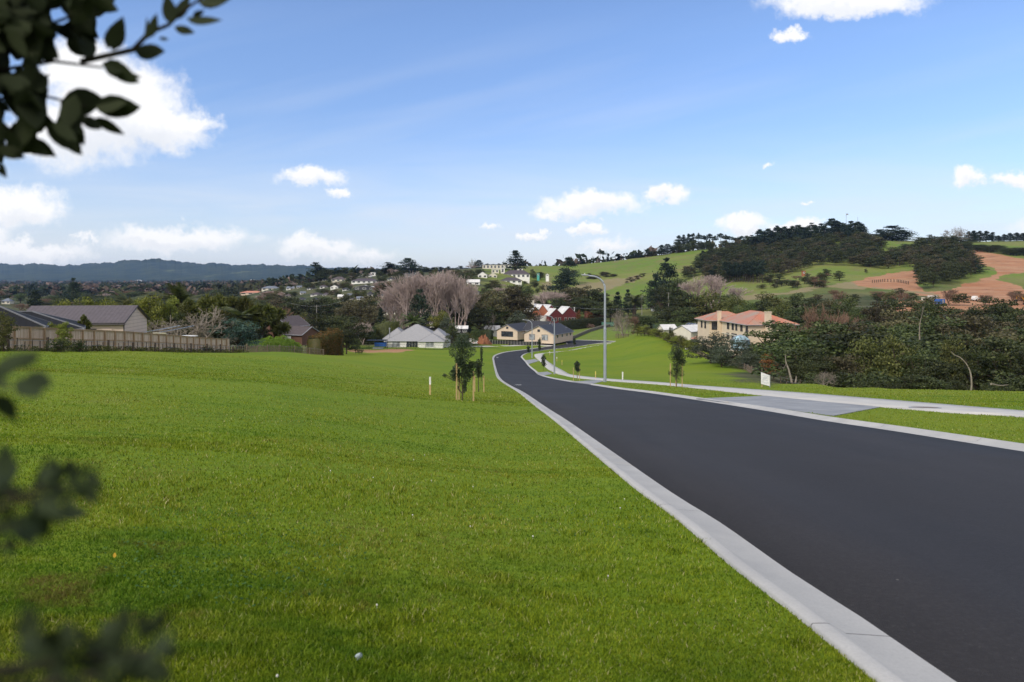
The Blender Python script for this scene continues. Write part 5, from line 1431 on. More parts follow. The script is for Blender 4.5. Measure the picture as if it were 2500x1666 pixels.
# ------------------------------------------------------------ turf
def grass_mat():
    m, t = new_mat('grass blades'); p = t.pos()
    tone = t.n('ShaderNodeAttribute', attribute_name='tone', attribute_type='GEOMETRY').outputs['Fac']
    big = t.noise(p, .35, 4, .6); mid = t.noise(p, 1.7, 4, .65)
    a = t.ramp(tone, [(0, (.034, .066, .004)), (.45, (.162, .222, .011)), (.82, (.255, .30, .022)), (.93, (.31, .32, .06)), (1, (.42, .38, .19))])
    b = t.ramp(tone, [(0, (.050, .062, .006)), (.45, (.195, .215, .018)), (.8, (.30, .30, .05)), (1, (.44, .38, .20))])
    c = t.mix(t.ramp(big, [(.40, 0), (.62, .9)]), a, b)
    c = t.mix(t.ramp(mid, [(.56, 0), (.70, .6)]), c, t.ramp(tone, [(0, (.035, .090, .006)), (1, (.12, .23, .014))]))
    stk = t.noise(t.vm('MULTIPLY', p, (.4, 1.2, 1)).outputs[0], .62, 5, .68)
    c = t.mix(t.ramp(stk, [(.53, 0), (.63, .85)]), c, t.ramp(tone, [(0, (.030, .080, .006)), (1, (.11, .21, .014))]))
    c = t.mix(t.ramp(t.noise(p, .55, 5, .7, .8), [(.58, 0), (.70, .6)]), c, t.ramp(tone, [(0, (.11, .11, .03)), (.6, (.22, .19, .07)), (1, (.42, .36, .20))]))
    br = t.ramp(t.noise(p, .9, 5, .7), [(.62, 0), (.72, .7)])
    c = t.mix(br, c, (.17, .105, .045))
    sh = t.bsdf(c, .6, .12); tr = t.n('ShaderNodeBsdfTranslucent', {'Color': t.mix(1.0, c, (1.2, 1.3, .5), 'MULTIPLY')})
    t.out(t.n('ShaderNodeMixShader', {0: .35, 1: sh, 2: tr})); return m
M_blade = grass_mat()
def blades(n, y0, y1, u0, u1, h, w, seed, keep=None, power=2.0):
    rs = np.random.RandomState(seed)
    # distance drawn so that blades spread evenly over the picture rather than the ground
    a = rs.rand(n); Y = 1/((1-a)/y0+a/y1) if power == 2 else y0*(y1/y0)**a
    u = u0+(u1-u0)*rs.rand(n); X = u*Y
    ok = ~inside(road_poly_full, X, Y) & ~inside(path_poly, X, Y)
    for dp in drive_polys: ok &= ~inside(dp, X, Y)
    X, Y = X[ok], Y[ok]; n = len(X)
    tuf = .5+.5*np.sin(X*2.1+np.sin(Y*1.3)*2)*np.sin(Y*2.4+np.sin(X*1.7)*2)
    tuf2 = np.sin(X*.7+2*np.sin(Y*.45))*np.sin(Y*.8+1.5*np.sin(X*.6))
    cl = np.clip(np.sin(X*5.1+np.sin(Y*4.3)*2)*np.sin(Y*5.7+np.sin(X*3.9)*2)-.55, 0, 1)*2.2; hh = h*(.5+.5*rs.rand(n)+.4*tuf*rs.rand(n)+.3*np.clip(tuf2, 0, 1)+1.1*cl*rs.rand(n)); sc = (Y/y0)**.55
    ww = w*sc*(.7+.6*rs.rand(n)); hh = hh*sc**.35
    ang = rs.rand(n)*6.283; dx, dy = np.cos(ang), np.sin(ang)
    la = rs.rand(n)*6.283; ln = hh*(.15+.75*rs.rand(n)**1.5)
    Z = lawn_z(X, Y)-.012
    b0 = np.column_stack([X-dx*ww/2, Y-dy*ww/2, Z]); b1 = np.column_stack([X+dx*ww/2, Y+dy*ww/2, Z])
    mz = .55*hh; m0 = b0.copy(); m1 = b1.copy()
    for m_, s in ((m0, .15), (m1, .15)): m_[:, 0] += np.cos(la)*ln*.35; m_[:, 1] += np.sin(la)*ln*.35; m_[:, 2] += mz
    tp = np.column_stack([X+np.cos(la)*ln, Y+np.sin(la)*ln, Z+hh])
    V = np.stack([b0, b1, m1, m0, tp], 1).reshape(-1, 3); i = (np.arange(n)*5)[:, None]
    tone = np.clip(rs.rand(n)*.80+.12*tuf+.10*np.sin(X*9+np.sin(Y*11)*2)*np.sin(Y*10+np.sin(X*8)*2), 0, 1); tone[rs.rand(n) < .04] = 1
    return V, np.hstack([i, i+1, i+2, i+3]), np.hstack([i+3, i+2, i+4]), np.repeat(tone, 5)
road_poly_full = np.vstack([offset(rLA, KW-.035), offset(rLA2, KW-.035), offset(rRA, -KW+.035)[::-1]])
def make_grass():
    sets = [blades(350000, 2.6, 10, -.85, .85, .030, .0042, 1), blades(150000, 9.2, 32, -.85, .85, .034, .0090, 2), blades(110000, 26, 80, -.80, .80, .045, .022, 3)]
    # taller edge growth right along kerb and path
    V = []; Q = []; T = []; A = []; n = 0
    for v, q, t3, a in sets: V.append(v); Q.append(q+n); T.append(t3+n); A.append(a); n += len(v)
    me = np_mesh('grass', np.vstack(V), [np.vstack(Q), np.vstack(T)], [M_blade], attr=np.concatenate(A))
    tag(link('grass', me), kind='stuff', label='short mown green grass covering the fields and verges', cat='grass')
make_grass()
def clover():
    """small rosette leaves and flower heads in the near turf"""
    rs = np.random.RandomState(5); n = 9000
    a = rs.rand(n); Y = 1/((1-a)/2.8+a/14); u = -.8+1.6*rs.rand(n); X = u*Y
    k = (np.sin(X*1.3+1)*np.sin(Y*1.1+X*.4) > .35) & ~inside(road_poly_full, X, Y) & (X < 3); X, Y = X[k], Y[k]; n = len(X)
    C = np.column_stack([X, Y, lawn_z(X, Y)+.02+.012*rs.rand(n)])
    V, Fq, T = leaves(C, .009, rs, up=1.6, asp=.85)
    m = leaf_mat('clover leaves', (.02, .075, .012), (.04, .12, .02), (.08, .18, .04)); tag(link('clover', np_mesh('clover', V, Fq, [m], attr=T)), kind='stuff', label='patches of dark clover leaves in the near turf', cat='clover')
    B = MB(); n = 26; Y = 2.9+8*rs.rand(n)**1.3; X = (-.5+.95*rs.rand(n))*Y; ok = ~inside(road_poly_full, X, Y)
    for x, y in zip(X[ok], Y[ok]):
        z = float(lawn_z(np.array([x]), np.array([y]))[0]); s = .005+.003*rs.rand(); B.lathe([(.001, 0), (s, .004), (s*.9, .010), (.001, .014)], 6, (x, y, z+.018))
        B.tube([(x, y, z), (x, y, z+.018)], .001, 3)
    tag(B.build('daisy_flowers', simple('white petals', (.62, .60, .55))), kind='stuff', label='tiny white flower heads scattered in the near turf', cat='flowers')
clover()
def litter():
    rs = np.random.RandomState(2); p = hit(873, 1652); z = float(lawn_z(np.array([p.x]), np.array([p.y]))[0])
    V = []; k = 10
    for i in range(7):
        for j in range(k): a = 2*math.pi*j/k; r = (.003+.011*math.sin(math.pi*(i+.3)/6.6))*(1+.35*rs.normal()); V.append((r*math.cos(a), .5*r*math.sin(a), .045*i/6))
    Q = [(i*k+j, i*k+(j+1) % k, (i+1)*k+(j+1) % k, (i+1)*k+j) for i in range(6) for j in range(k)]
    m, t = new_mat('clear crumpled plastic'); t.out(t.bsdf((.36, .42, .46), .3, .5, 0))
    o = link('plastic_scrap', np_mesh('plastic_scrap', V, np.array(Q), [m]), None, (p.x, p.y, z+.012)); o.rotation_euler = (.3, .25, .4); tag(o, 'small crumpled scrap of clear plastic in the grass at the bottom edge', 'litter')
    p = hit(279, 1398); z = float(lawn_z(np.array([p.x]), np.array([p.y]))[0]); L0, Q0 = leaf_shape(.035, .022)
    o = link('fallen_leaf', np_mesh('fallen_leaf', L0, Q0, [simple('yellow leaf', (.60, .36, .03))]), None, (p.x, p.y, z+.03)); o.rotation_euler = (1.0, .3, .8); tag(o, 'single yellow fallen leaf in the grass near the left edge', 'leaf')

# ------------------------------------------------------------ blurred laurel close on the left
def leaf_shape(L, W, fold=.12, n=5):
    """outline of a pointed oval leaf as a small bent grid"""
    V = []; 
    for i in range(n+1):
        t = i/n; w = W*math.sin(math.pi*t**.8)**.9*.5 if 0 < t < 1 else 0.0005; z = -.10*L*(t-.4)**2
        V += [(-w, t*L, z+fold*w), (0, t*L, z), (w, t*L, z+fold*w)]
    Q = []
    for i in range(n):
        for j in (0, 1): a = i*3+j; Q.append((a, a+1, a+4, a+3))
    return np.array(V), np.array(Q)
def shrub_at(name, label, stems, clusters, leafL, seed, base, mat):
    rs = np.random.RandomState(seed); o = empty(name, base, 0, label, 'shrub'); V0, Q0 = leaf_shape(1, .46)
    VV = []; QQ = []; TT = []; n = 0
    for (x, y, D), (tx, ty), L, kk in clusters:
        p = P3(x, y, D); q = P3(x+tx, y+ty, D*(1+kk)); d = (q-p); Lm = d.length if L is None else L; d.normalize()
        side = d.cross(Vector((rs.normal()*.5, 1, rs.normal()*.5))); side.normalize(); nn = side.cross(d)
        M = np.array([[side.x, d.x, nn.x], [side.y, d.y, nn.y], [side.z, d.z, nn.z]])
        w = V0*Lm*np.array([1.0*(.85+.3*rs.rand()), 1, 1]); VV.append(w @ M.T + np.array(p-Vector(base))); QQ.append(Q0+n); TT.append(np.full(len(V0), rs.rand())); n += len(V0)
    link('leaves', np_mesh('leaves', np.vstack(VV), np.vstack(QQ), [mat], attr=np.concatenate(TT), smooth=True), o)
    S = MB()
    for st, r in stems: S.tube([Vector(p)-Vector(base) for p in st], [r*(1-.65*i/(len(st)-1)) for i in range(len(st))], 6)
    S.build('branches', M_stem, o)
    return o
def laurel():
    rs = np.random.RandomState(21); base = Vector((-1.55, 1.05, gz(-1.55, 1.05)))
    cl = []; st = []
    Y0 = 1.0
    # trunk out of view at the left, limbs reaching into the frame
    top = P3(-250, 120, 1.15)
    st.append(([base, base+Vector((.03, .03, .8)), base+Vector((.08, 0, 1.5)), top], .035))
    limbs = [[P3(-250, 120, 1.15), P3(-60, 90, 1.1), P3(120, 60, 1.05), P3(230, 20, 1.0)],
             [P3(-250, 120, 1.15), P3(-50, 180, 1.1), P3(130, 150, 1.05), P3(250, 165, 1.02)],
             [P3(-250, 120, 1.15), P3(-60, 250, 1.12), P3(90, 230, 1.08), P3(210, 260, 1.04)],
             [P3(-250, 200, 1.15), P3(-80, 300, 1.12), P3(40, 320, 1.06)],
             [P3(200, 150, 1.05), P3(325, 122, 1.0), P3(365, 80, 1.0), P3(410, 62, 1.0), P3(450, 25, 1.0), P3(500, -10, 1.0)]]
    for l in limbs: st.append((l, .0045))
    L = lambda x, y, tx, ty, D=1.0, kk=0.0: cl.append(((x, y, D), (tx, ty), None, kk))
    # leaves that read clearly against the sky, root and tip in photo pixels
    for x, y, a, b in ((352,100,8,-58),(362,95,22,-62),(418,60,-12,-75),(425,50,40,-62),(455,45,90,8),(425,66,52,16),(388,92,25,6),(328,124,78,4),(484,6,85,-8),(487,3,60,10),(470,40,30,-14),
                       (262,120,40,-78),(275,125,22,-82),(250,155,95,46),(255,170,92,22),(232,262,115,-2),(240,272,100,-6),(232,262,80,-8),(225,290,82,38),(140,330,66,48),(70,338,70,46),(-10,360,74,26),(-5,392,22,44),(-8,410,26,25),
                       (195,285,55,32),(160,300,45,28),(250,160,70,14),(30,330,95,52),(150,310,52,58),(110,300,88,72)):
        L(x, y, a, b, .98+.05*rs.rand(), 0.01*rs.normal())
    # dense mass behind, with a few holes left open to the sky
    holes = [(146,36,22),(42,145,15),(24,172,12),(108,158,13),(155,110,18),(163,157,20),(190,195,24),(140,215,26),(130,272,17),(30,297,14),(212,293,18),(8,236,8),(258,128,26),(265,210,32),(118,345,30),(20,290,8),(205,90,0),(255,60,20),(60,170,0)]
    n = 0
    for k in range(900):
        x = rs.uniform(60, 262); y = rs.uniform(20, 300); an = rs.normal(.5, .9); ln = rs.uniform(85, 112); tx, ty = ln*math.cos(an), ln*math.sin(an)
        if n > 46 or any(math.hypot(x+tx*q-hx, y+ty*q-hy) < hr+20*math.sin(math.pi*q) for hx, hy, hr in holes for q in (.1, .3, .5, .7, .9)) or x+tx > 318-max(0, y+ty-200)*.9 or (x+tx > 240 and y+ty < 90): continue
        L(x, y, tx, ty, rs.uniform(.97, 1.1), .02*rs.normal()); n += 1
    n = 0
    while n < 900:
        x = rs.uniform(-140, 300); y = rs.uniform(-90, 350)
        if x > 225 and y < 60: continue
        lim = 255 if y < 130 else 250-(y-130)*.45
        if x > lim: continue
        if y > 330-abs(x)*.15: continue
        an = rs.uniform(0, 6.28) if rs.rand() < .4 else rs.normal(.6, .6); ln = rs.uniform(62, 95); tx, ty = ln*math.cos(an), ln*math.sin(an)
        bad = False
        for hx, hy, hr in holes:
            for k in (.15, .4, .65, .9):
                if math.hypot(x+tx*k-hx, y+ty*k-hy) < hr+14*math.sin(math.pi*k): bad = True
        if x+tx > 300 and y+ty < 60: bad = True
        if not bad: L(x, y, tx, ty, rs.uniform(.95, 1.35), .02*rs.normal()); n += 1
    shrub_at('laurel_tree', 'dark out of focus laurel branches hanging in at the top left corner', st, cl, .06, 3, tuple(base), L_front)
    # lower sprays of the same kind of plant, nearer and softer
    b2 = Vector((-1.2, .8, gz(-1.2, .8))); cl = []; st = []
    def spray(cx, cy, D, n, rr, lo=70, hi=120, off=0.0):
        for k in range(n):
            an = rs.uniform(0, 6.28); r = rr*rs.rand()**.7; x = cx+r*math.cos(an); y = cy+r*math.sin(an)*.8; a2 = an+rs.normal()*.5; ln = rs.uniform(lo, hi)
            cl.append(((x, y, D*(1+.12*rs.normal())), (ln*math.cos(a2), ln*math.sin(a2)), None, .03*rs.normal()))
        st.append(([b2, P3(-330, cy+240, D*1.0), P3(-120, cy+60, D), P3(cx-40, cy+10, D), P3(cx+40, cy, D)], .004))
    for x, y, a, b in ((-20,905,118,-45),(-30,925,80,-30),(40,900,62,-38),(60,920,72,22),(40,925,62,48),(-10,960,50,70),(-15,930,45,20),(-30,905,60,-10)): cl.append(((x, y, .46), (a, b), None, .02*rs.normal()))
    st.append(([b2, P3(-330, 1150, .46), P3(-150, 980, .46), P3(-20, 930, .46)], .004))
    spray(85, 1215, .42, 36, 80, 36, 74); spray(165, 1180, .42, 18, 52, 34, 62); spray(10, 1290, .42, 12, 40, 40, 70)
    cl.append(((15, 1165, .42), (-5, -85), None, 0)); cl.append(((170, 1210, .42), (70, -35), None, 0))
    shrub_at('laurel_shrub', 'dark out of focus leaf sprays against the field at the left edge', st, cl, .05, 5, tuple(b2), L_front)
    b3 = Vector((-.75, .55, gz(-.75, .55))); cl = []; st = []
    b2 = b3
    spray(200, 1650, .34, 36, 130, 50, 95); spray(330, 1590, .36, 20, 65, 45, 85); spray(60, 1630, .34, 26, 100, 50, 95)
    cl.append(((300, 1560, .36), (5, -90), None, 0)); cl.append(((360, 1560, .36), (60, -80), None, 0)); cl.append(((340, 1600, .36), (60, 20), None, 0))
    shrub_at('laurel_shrub', 'soft blurred blue green leaf spray in the bottom left corner', st, cl, .05, 6, tuple(b3), L_front)
laurel()
litter()
# ------------------------------------------------------------ hedges
def hedge(P, h, w, mat, label, name='hedge', hs=None, group=None, dens=90, ls=.11, tip=None):
    """clipped hedge following ground points P"""
    rs = np.random.RandomState(len(label)*7+int(abs(P[0][0]*10))); o0 = Vector(P[0]); hs = hs or [h]*len(P)
    L = [0]
    for a, b in zip(P[:-1], P[1:]): L.append(L[-1]+(Vector(b)-Vector(a)).xy.length)
    n = int(L[-1]*(2*h+w)*dens); s = rs.rand(n)*L[-1]
    Pn = np.array([tuple(p) for p in P]); cx, cy, cz = [np.interp(s, L, Pn[:, k]) for k in range(3)]; hh = np.interp(s, L, hs)
    k = np.clip(np.searchsorted(L, s)-1, 0, len(P)-2); T = Pn[1:, :2]-Pn[:-1, :2]; T /= np.linalg.norm(T, axis=1)[:, None]; T = T[k]
    N = np.column_stack([-T[:, 1], T[:, 0]])
    a = rs.rand(n)*(2*h+w); side = np.where(a < h, -w/2, np.where(a < 2*h, w/2, (a-2*h)-w/2)); zz = np.where(a < 2*h, hh*((a % h)/h), hh)
    rnd = np.clip((zz/hh-.75)/.25, 0, 1); side = side*(1-.3*rnd*(np.abs(side) > w*.45)); b = 1+.06*np.sin(s*2.3)+.05*np.sin(s*5.1+1)
    C = np.column_stack([cx+N[:, 0]*side, cy+N[:, 1]*side, cz+zz*b])+rs.normal(size=(n, 3))*.05-np.array(o0)
    V, Fq, Tn = leaves(C, ls, rs, up=.7)
    # dense inner body
    m = len(P); IV = []; 
    for p, t_, q in zip(Pn, np.vstack([T[:1], T[:1]]) if False else np.gradient(Pn[:, :2], axis=0), hs):
        t_ = t_/np.linalg.norm(t_); nn = np.array([-t_[1], t_[0]])*(w/2-.22)
        for sg in (-1, 1):
            for z in (-.3, q-.25): IV.append((p[0]+nn[0]*sg-o0.x, p[1]+nn[1]*sg-o0.y, p[2]+z-o0.z))
    IV = np.array(IV); IF = []
    for i in range(m-1):
        a_ = i*4; IF += [(a_, a_+1, a_+5, a_+4), (a_+2, a_+6, a_+7, a_+3), (a_+1, a_+3, a_+7, a_+5)]
    IF += [(0, 2, 3, 1), (m*4-4, m*4-3, m*4-1, m*4-2)]
    me = np_mesh(name, np.vstack([V, IV]), [Fq, np.array(IF)+len(V)], [mat], attr=np.concatenate([Tn, np.full(len(IV), .1)]))
    return tag(link(name, me, None, o0), label, 'hedge', group)
GP = lambda lst: [G(x, Y) for x, Y in lst]
def hpx(lst, w, mat, label, **k):
    """lst: (x, Y, top row)"""
    P = [G(x, Y) for x, Y, t in lst]; hs = [max(.5, -(t-YH)/F*Y-p.z) for (x, Y, t), p in zip(lst, P)]
    return hedge(P, max(hs), w, mat, label, hs=hs, **k)
hpx([(606,121,838),(630,121,832),(660,122,825),(688,123,823),(712,124,829),(733,125,845)], 2.6, L_hedge, 'bright lime green clipped hedge behind the batten fence', dens=110, ls=.07)
L_tip = leaf_mat('orange tipped hedge', (.06,.075,.02), (.17,.13,.035), (.36,.16,.05))
hpx([(766,131,826),(790,134,816),(815,137,808),(828,138,807)], 3.2, L_tip, 'tall hedge with rust orange tips right of the brick house', dens=90)
tpx('dark', 846, 803, 152, 46, 'dark bushy shrub right of the orange tipped hedge'); tpx('darkshrub', 868, 822, 160, 34, 'low dark shrub at the left end of the mid green hedge', 'shrub')
hpx([(856,238,800),(885,238,799),(915,240,797)], 3.0, L_green, 'mid green hedge left of the bungalow', dens=22, ls=.14)
hpx([(915,243,794),(940,243,785),(975,244,784)], 3.0, L_olive, 'olive hedge behind the bungalow roof', dens=22, ls=.14)
hpx([(1169,290,806),(1199,284,806)], 2.5, L_dark, 'dark clipped hedge left of the cream house', dens=22, ls=.14)
hpx([(1366,330,785),(1400,334,780),(1440,340,777),(1474,345,776)], 2.5, L_dark, 'long dark clipped hedge above the lawn right of the cream house', dens=20, ls=.16)
hpx([(1430,372,762),(1445,374,764),(1471,378,770)], 3.0, L_orange, 'rust coloured clipped hedge right of the maroon house', dens=22, ls=.16)
hpx([(1598,252,793),(1620,252,791),(1650,250,791),(1678,248,793)], 9, L_green, 'broad flat topped green hedge mound beyond the field fence', dens=12, ls=.2)
hpx([(1822,163,851),(1850,166,850),(1875,168,851)], 2.4, L_dark, 'dark low hedge under the mansion terrace', dens=30, ls=.12)

# ------------------------------------------------------------ trees near the left fence
T_ = tpx
for x, yt, w, k in ((58,762,55,'yellow'),(100,750,60,'yellow'),(150,727,64,'yellow'),(190,727,60,'olive'),(224,723,62,'yellow'),(262,727,60,'yellow'),(300,724,60,'olive'),(338,724,66,'yellow'),(375,716,74,'yellow'),(412,721,66,'yellow'),(447,738,52,'olive')):
    T_(k, x, yt, 128+6*math.sin(x), w, 'yellow green broadleaf tree in the row behind the weatherboard outbuilding', group='yellow green row behind the outbuilding')
T_('palm',324,692,150,96,'feathery date palm left of the bigger palm, above the outbuilding roof','palm'); T_('palm',443,678,150,122,'largest date palm standing high above the yellow green row','palm')
T_('palm',590,732,128,140,'broad date palm with drooping fronds above the blue green bush','palm')
for x, yt, Y, w, l in ((478,713,135,54,'leftmost cabbage tree, right of the tallest palm'),(523,701,132,56,'tallest cabbage tree with hanging dead leaves'),(560,718,138,50,'cabbage tree between the tallest one and the broad palm'),(580,708,140,56,'cabbage tree behind the top of the broad palm'),(640,727,128,50,'cabbage tree right of the broad palm'),(672,746,134,58,'low heavy cabbage tree beside the brick house'),(545,745,126,50,'shaded low cabbage tree left of the broad palm')):
    T_('cabbage',x,yt,Y,w,l,'cabbage tree')
T_('barewide',470,748,106,170,'wide leafless tree with pale spreading limbs behind the end of the paling fence',rz=2.2,var=0)
T_('barewide',395,775,112,80,'smaller pink grey leafless tree left of the wide one',rz=1,var=1)
T_('blue',578,771,110,104,'dense blue green bush at the end of the paling fence')
for x, yt, Y, w in ((395,752,128,60),(430,762,124,60),(470,770,122,60),(515,772,121,60),(550,765,124,60),(610,790,128,56),(645,800,133,50),(365,765,132,50)):
    T_('dark',x,yt,Y,w,'shaded dark tree behind the leafless limbs near the palms',group='shaded trees under the palms')
T_('cabbage',203,762,72,24,'small cabbage tree with dry skirt in front of the weatherboard wall','cabbage tree'); 
T_('yellow',128,785,60,32,'small yellow green shrub above the paling fence, left one','shrub',name='garden_shrub'); T_('yellow',156,783,57,34,'small yellow green shrub above the paling fence, right one','shrub',name='garden_shrub')
T_('olive',10,760,50,56,'olive shrub above the fence at the left edge','shrub',name='garden_shrub'); T_('olive',100,795,58,28,'low shrub above the fence beside the black roofs','shrub',name='garden_shrub')
for x, Y, yt, w, l in ((148,58,822,52,'scraggly bush growing in front of the paling fence, left one'),(195,62,826,34,'scraggly bush growing in front of the paling fence, right one'),(505,92,850,36,'low dark bush at the far foot of the paling fence')):
    T_('darkshrub',x,yt,Y-4,w,l,'shrub')
# weeds along the foot of the fence
def weeds():
    rs = np.random.RandomState(8); n = 9000; Y = 40+60*rs.rand(n); X = np.interp(Y, [38, 52, 75, 96], [-37.6, -37.9, -38.6, -39.2])+rs.rand(n)**1.5*1.6-.9
    k = (np.sin(Y*.9)+np.sin(Y*2.7+1) > -.4); X, Y = X[k], Y[k]; n = len(X)
    C = np.column_stack([X, Y, ground(X, Y)+.08+.34*rs.rand(n)*(1+.6*np.sin(Y*1.3))])
    V, Fq, T = leaves(C, .09, rs, up=.5); tag(link('weeds', np_mesh('weeds', V, Fq, [L_olive], attr=T)), kind='stuff', label='rank weeds along the foot of the old batten fence', cat='weeds')
weeds()

# ------------------------------------------------------------ left middle ground
for k, x, yt, Y, w, l in (('dark',775,762,170,64,'large dark tree left of the centre, right of the brick house'),('dark',815,770,190,66,'dark tree between the brick house and the long hedge, second one'),('dark',852,768,215,66,'dark tree behind the mid green hedge'),
   ('brown',880,718,300,84,'large brownish bushy tree in the middle of the valley'),('brown',845,738,290,60,'brownish bushy tree left of the largest brown one'),('brown',912,745,280,50,'brownish bushy tree right of the largest brown one'),
   ('olive',830,770,235,50,'olive tree below the brown bushy trees'),('darkshrub',890,788,236,40,'dark shrub between the hedges left of the bungalow'),('pine',930,752,262,26,'small blue green conifer left of the dark pine'),
   ('dark',720,722,350,60,'dark tree above the brick house, left one'),('dark',765,727,345,60,'dark tree above the brick house, right one'),('dark',805,722,360,50,'dark tree left of the small cream wall'),('dark',842,718,370,40,'dark round tree right of the small cream wall'),
   ('barerusset',663,742,165,60,'russet leafless tree right of the cabbage trees'),('barerusset',725,770,175,44,'russet leafless tree behind the brick house'),('bareround',885,785,236,26,'pale leafless tree in front of the dark hedge trees'),
   ('olive',735,760,300,40,'low olive tree beside the charcoal roofed valley house'),('yellow',745,778,190,30,'small yellow green tree behind the brick house')):
    T_(k, x, yt, Y, w, l)
for x, yt, w in ((962,700,74),(1003,676,100),(1040,660,120),(1078,656,124),(1112,668,90),(970,730,80),(1130,690,70)):
    T_('bare',x,yt,300+8*math.sin(x),w,'huge pink grey leafless tree in the clump at the centre of the valley',group='clump of huge leafless trees')
T_('bareround',1048,668,312,150,'broad rounded leafless tree filling the middle of the huge clump'); T_('bareround',992,690,306,120,'broad rounded leafless tree filling the left of the huge clump'); T_('bareround',1105,678,314,110,'broad rounded leafless tree filling the right of the huge clump')
T_('macro',1025,709,264,52,'dark pine in front of the huge leafless trees',name='pine_tree'); T_('yellow',1074,758,250,58,'yellow green tree behind the bungalow roof'); T_('palm',1008,760,240,54,'dark palm just behind the bungalow roof','palm',var=1)
T_('grey',1088,768,242,34,'pale green conifer right of the yellow green tree'); T_('green',1108,790,225,30,'rounded green shrub below the white pavilions','shrub',name='garden_shrub'); T_('green',1160,796,245,24,'rounded green shrub left of the dark clipped hedge','shrub',name='garden_shrub'); T_('olive',1135,812,236,40,'low olive shrub above the parked cars','shrub',name='garden_shrub')
for x, yt, w in ((1125,748,60),(1152,730,62),(1182,707,66),(1212,704,64),(1240,694,68),(1266,700,60),(1288,722,48),(1140,765,56),(1170,750,60),(1205,745,60),(1238,740,60)):
    T_('brown' if yt < 740 else 'dark',x,yt,322+10*math.sin(x*3)-(20 if yt > 740 else 0),w,'tall brown green tree in the dark grove left of the maroon house',group='dark grove left of the maroon house')
T_('barewide',1197,764,296,34,'pale twiggy tree in front of the dark grove',var=1); T_('grey',1264,761,305,62,'soft grey green tree behind the cream house roof'); T_('bareround',1312,768,338,40,'pinkish leafless tree before the white garden wall')
T_('dark',1364,725,395,46,'dark round tree behind the maroon house',var=1); T_('orange',1412,757,352,12,'small rust coloured tree at the right end of the maroon house')
for x, yt, w, Y in ((1322,712,46,430),(1345,706,46,440),(1368,712,40,435),(1300,725,36,420)): T_('bareround',x,yt,Y,w,'pinkish leafless tree on the slope behind the maroon house',group='pinkish leafless trees on the slope')
T_('macro',1378,666,470,76,'wide spreading olive brown tree above the dark round tree')
for x, yt, w, Y in ((1395,700,50,440),(1425,695,54,430),(1450,702,50,425),(1410,725,50,400),(1440,728,50,395),(1468,712,40,430),(1490,735,44,380),(1460,745,44,372),(1385,738,40,400)):
    T_('brown' if int(x) % 2 else 'dark',x,yt,Y,w,'brown green tree in the belt behind the nearest street lamp',group='tree belt behind the nearest lamp')
for k, x, yt, Y, w, l in (('pine',1508,712,420,26,'dark pointed pine left of the far palm'),('pine',1533,706,430,24,'tall brownish conifer touching the far palm'),('macro',1388,628,690,40,'lone spreading pine on the green hill above the lamp arm'),('pine',1258,611,720,46,'tall lone pine beside the crest houses'),
   ('macro',1626,632,480,62,'big dark pine at the left of the hillside wood'),('macro',1600,668,450,40,'dark pine left of the big one'),('dark',1650,680,440,60,'dark tree at the foot of the big pine'),('dark',1612,695,430,50,'dark tree above the red roofed cottage'),
   ('barewide',1522,752,276,46,'pale leafless tree behind the stock pen'),('green',1590,770,330,70,'round green tree behind the netting fence'),('dark',1560,768,330,60,'dark tree right of the pale leafless tree'),('barerusset',1545,770,280,26,'russet leafless shrub at the field corner'),
   ('dark',1630,760,340,70,'dark tree below the red roofed cottage'),('darkshrub',1605,738,400,22,'round dark bush left of the red roofed cottage')): T_(k, x, yt, Y, w, l)
T_('palm',1549,711,400,56,'date palm at the foot of the green hill','palm',var=2)
T_('bareround',1705,672,400,80,'dense pink leafless tree above the mansion roof, left part'); T_('bareround',1745,670,405,80,'dense pink leafless tree above the mansion roof, right part'); T_('bareround',1800,700,380,60,'grey leafless tree right of the dense pink ones')
for k, x, yt, w, Y in (('dark',1655,722,60,300),('dark',1690,716,66,290),('olive',1732,710,80,285),('dark',1775,716,66,290),('olive',1800,722,60,270),('dark',1640,745,60,270),('dark',1670,748,60,262),('olive',1885,715,76,280),('dark',1943,714,52,300),('dark',1985,727,50,290),('dark',1850,730,60,255),('olive',1905,735,66,240),('green',1820,738,60,250),('dark',1950,745,66,230)):
    T_(k,x,yt,Y,w,'tree in the dark belt behind the mansion',group='dark belt behind the mansion')
for x, yt, w, Y, l in ((1636,797,6,232,'first dwarf cypress from the left before the pale pavilion'),(1641,799,5,230,'second dwarf cypress from the left before the pale pavilion'),(1650,799,5,228,'third dwarf cypress from the left before the pale pavilion'),(1656,796,5,226,'fourth dwarf cypress from the left before the pale pavilion'),(1667,802,7,222,'slim cypress left of the tallest dark one'),(1677,801,9,216,'tallest dark cypress left of the garage'),(1705,806,8,200,'left of the twin cypresses against the garage wall'),(1711,808,8,199,'right of the twin cypresses against the garage wall')):
    T_('cypress',x,yt,Y,w,l,'cypress')
for i in range(17):
    f = i/16; x = 1556+f*146; y = 796+f*42; Y = float(np.interp(x, [1555,1597,1622,1640,1680,1723], [262,236,218,204,184,163]))+4
    T_('yellow' if i % 3 else 'olive',x,y-6+3*math.sin(i*2),Y,24,'olive yellow shrub in the row behind the netting fence','shrub',group='shrub row behind the netting fence',name='garden_shrub')
for x, yt, w, Y, l in ((1735,812,88,150,'grey green olive tree nearest the gatehouse'),(1783,822,80,146,'grey green olive tree in front of the mansion doors'),(1826,860,62,139,'low grey green olive tree at the end of the olive row'),(1762,845,60,140,'lower olive tree between the two tall ones')):
    T_('grey',x,yt,Y,w,l)
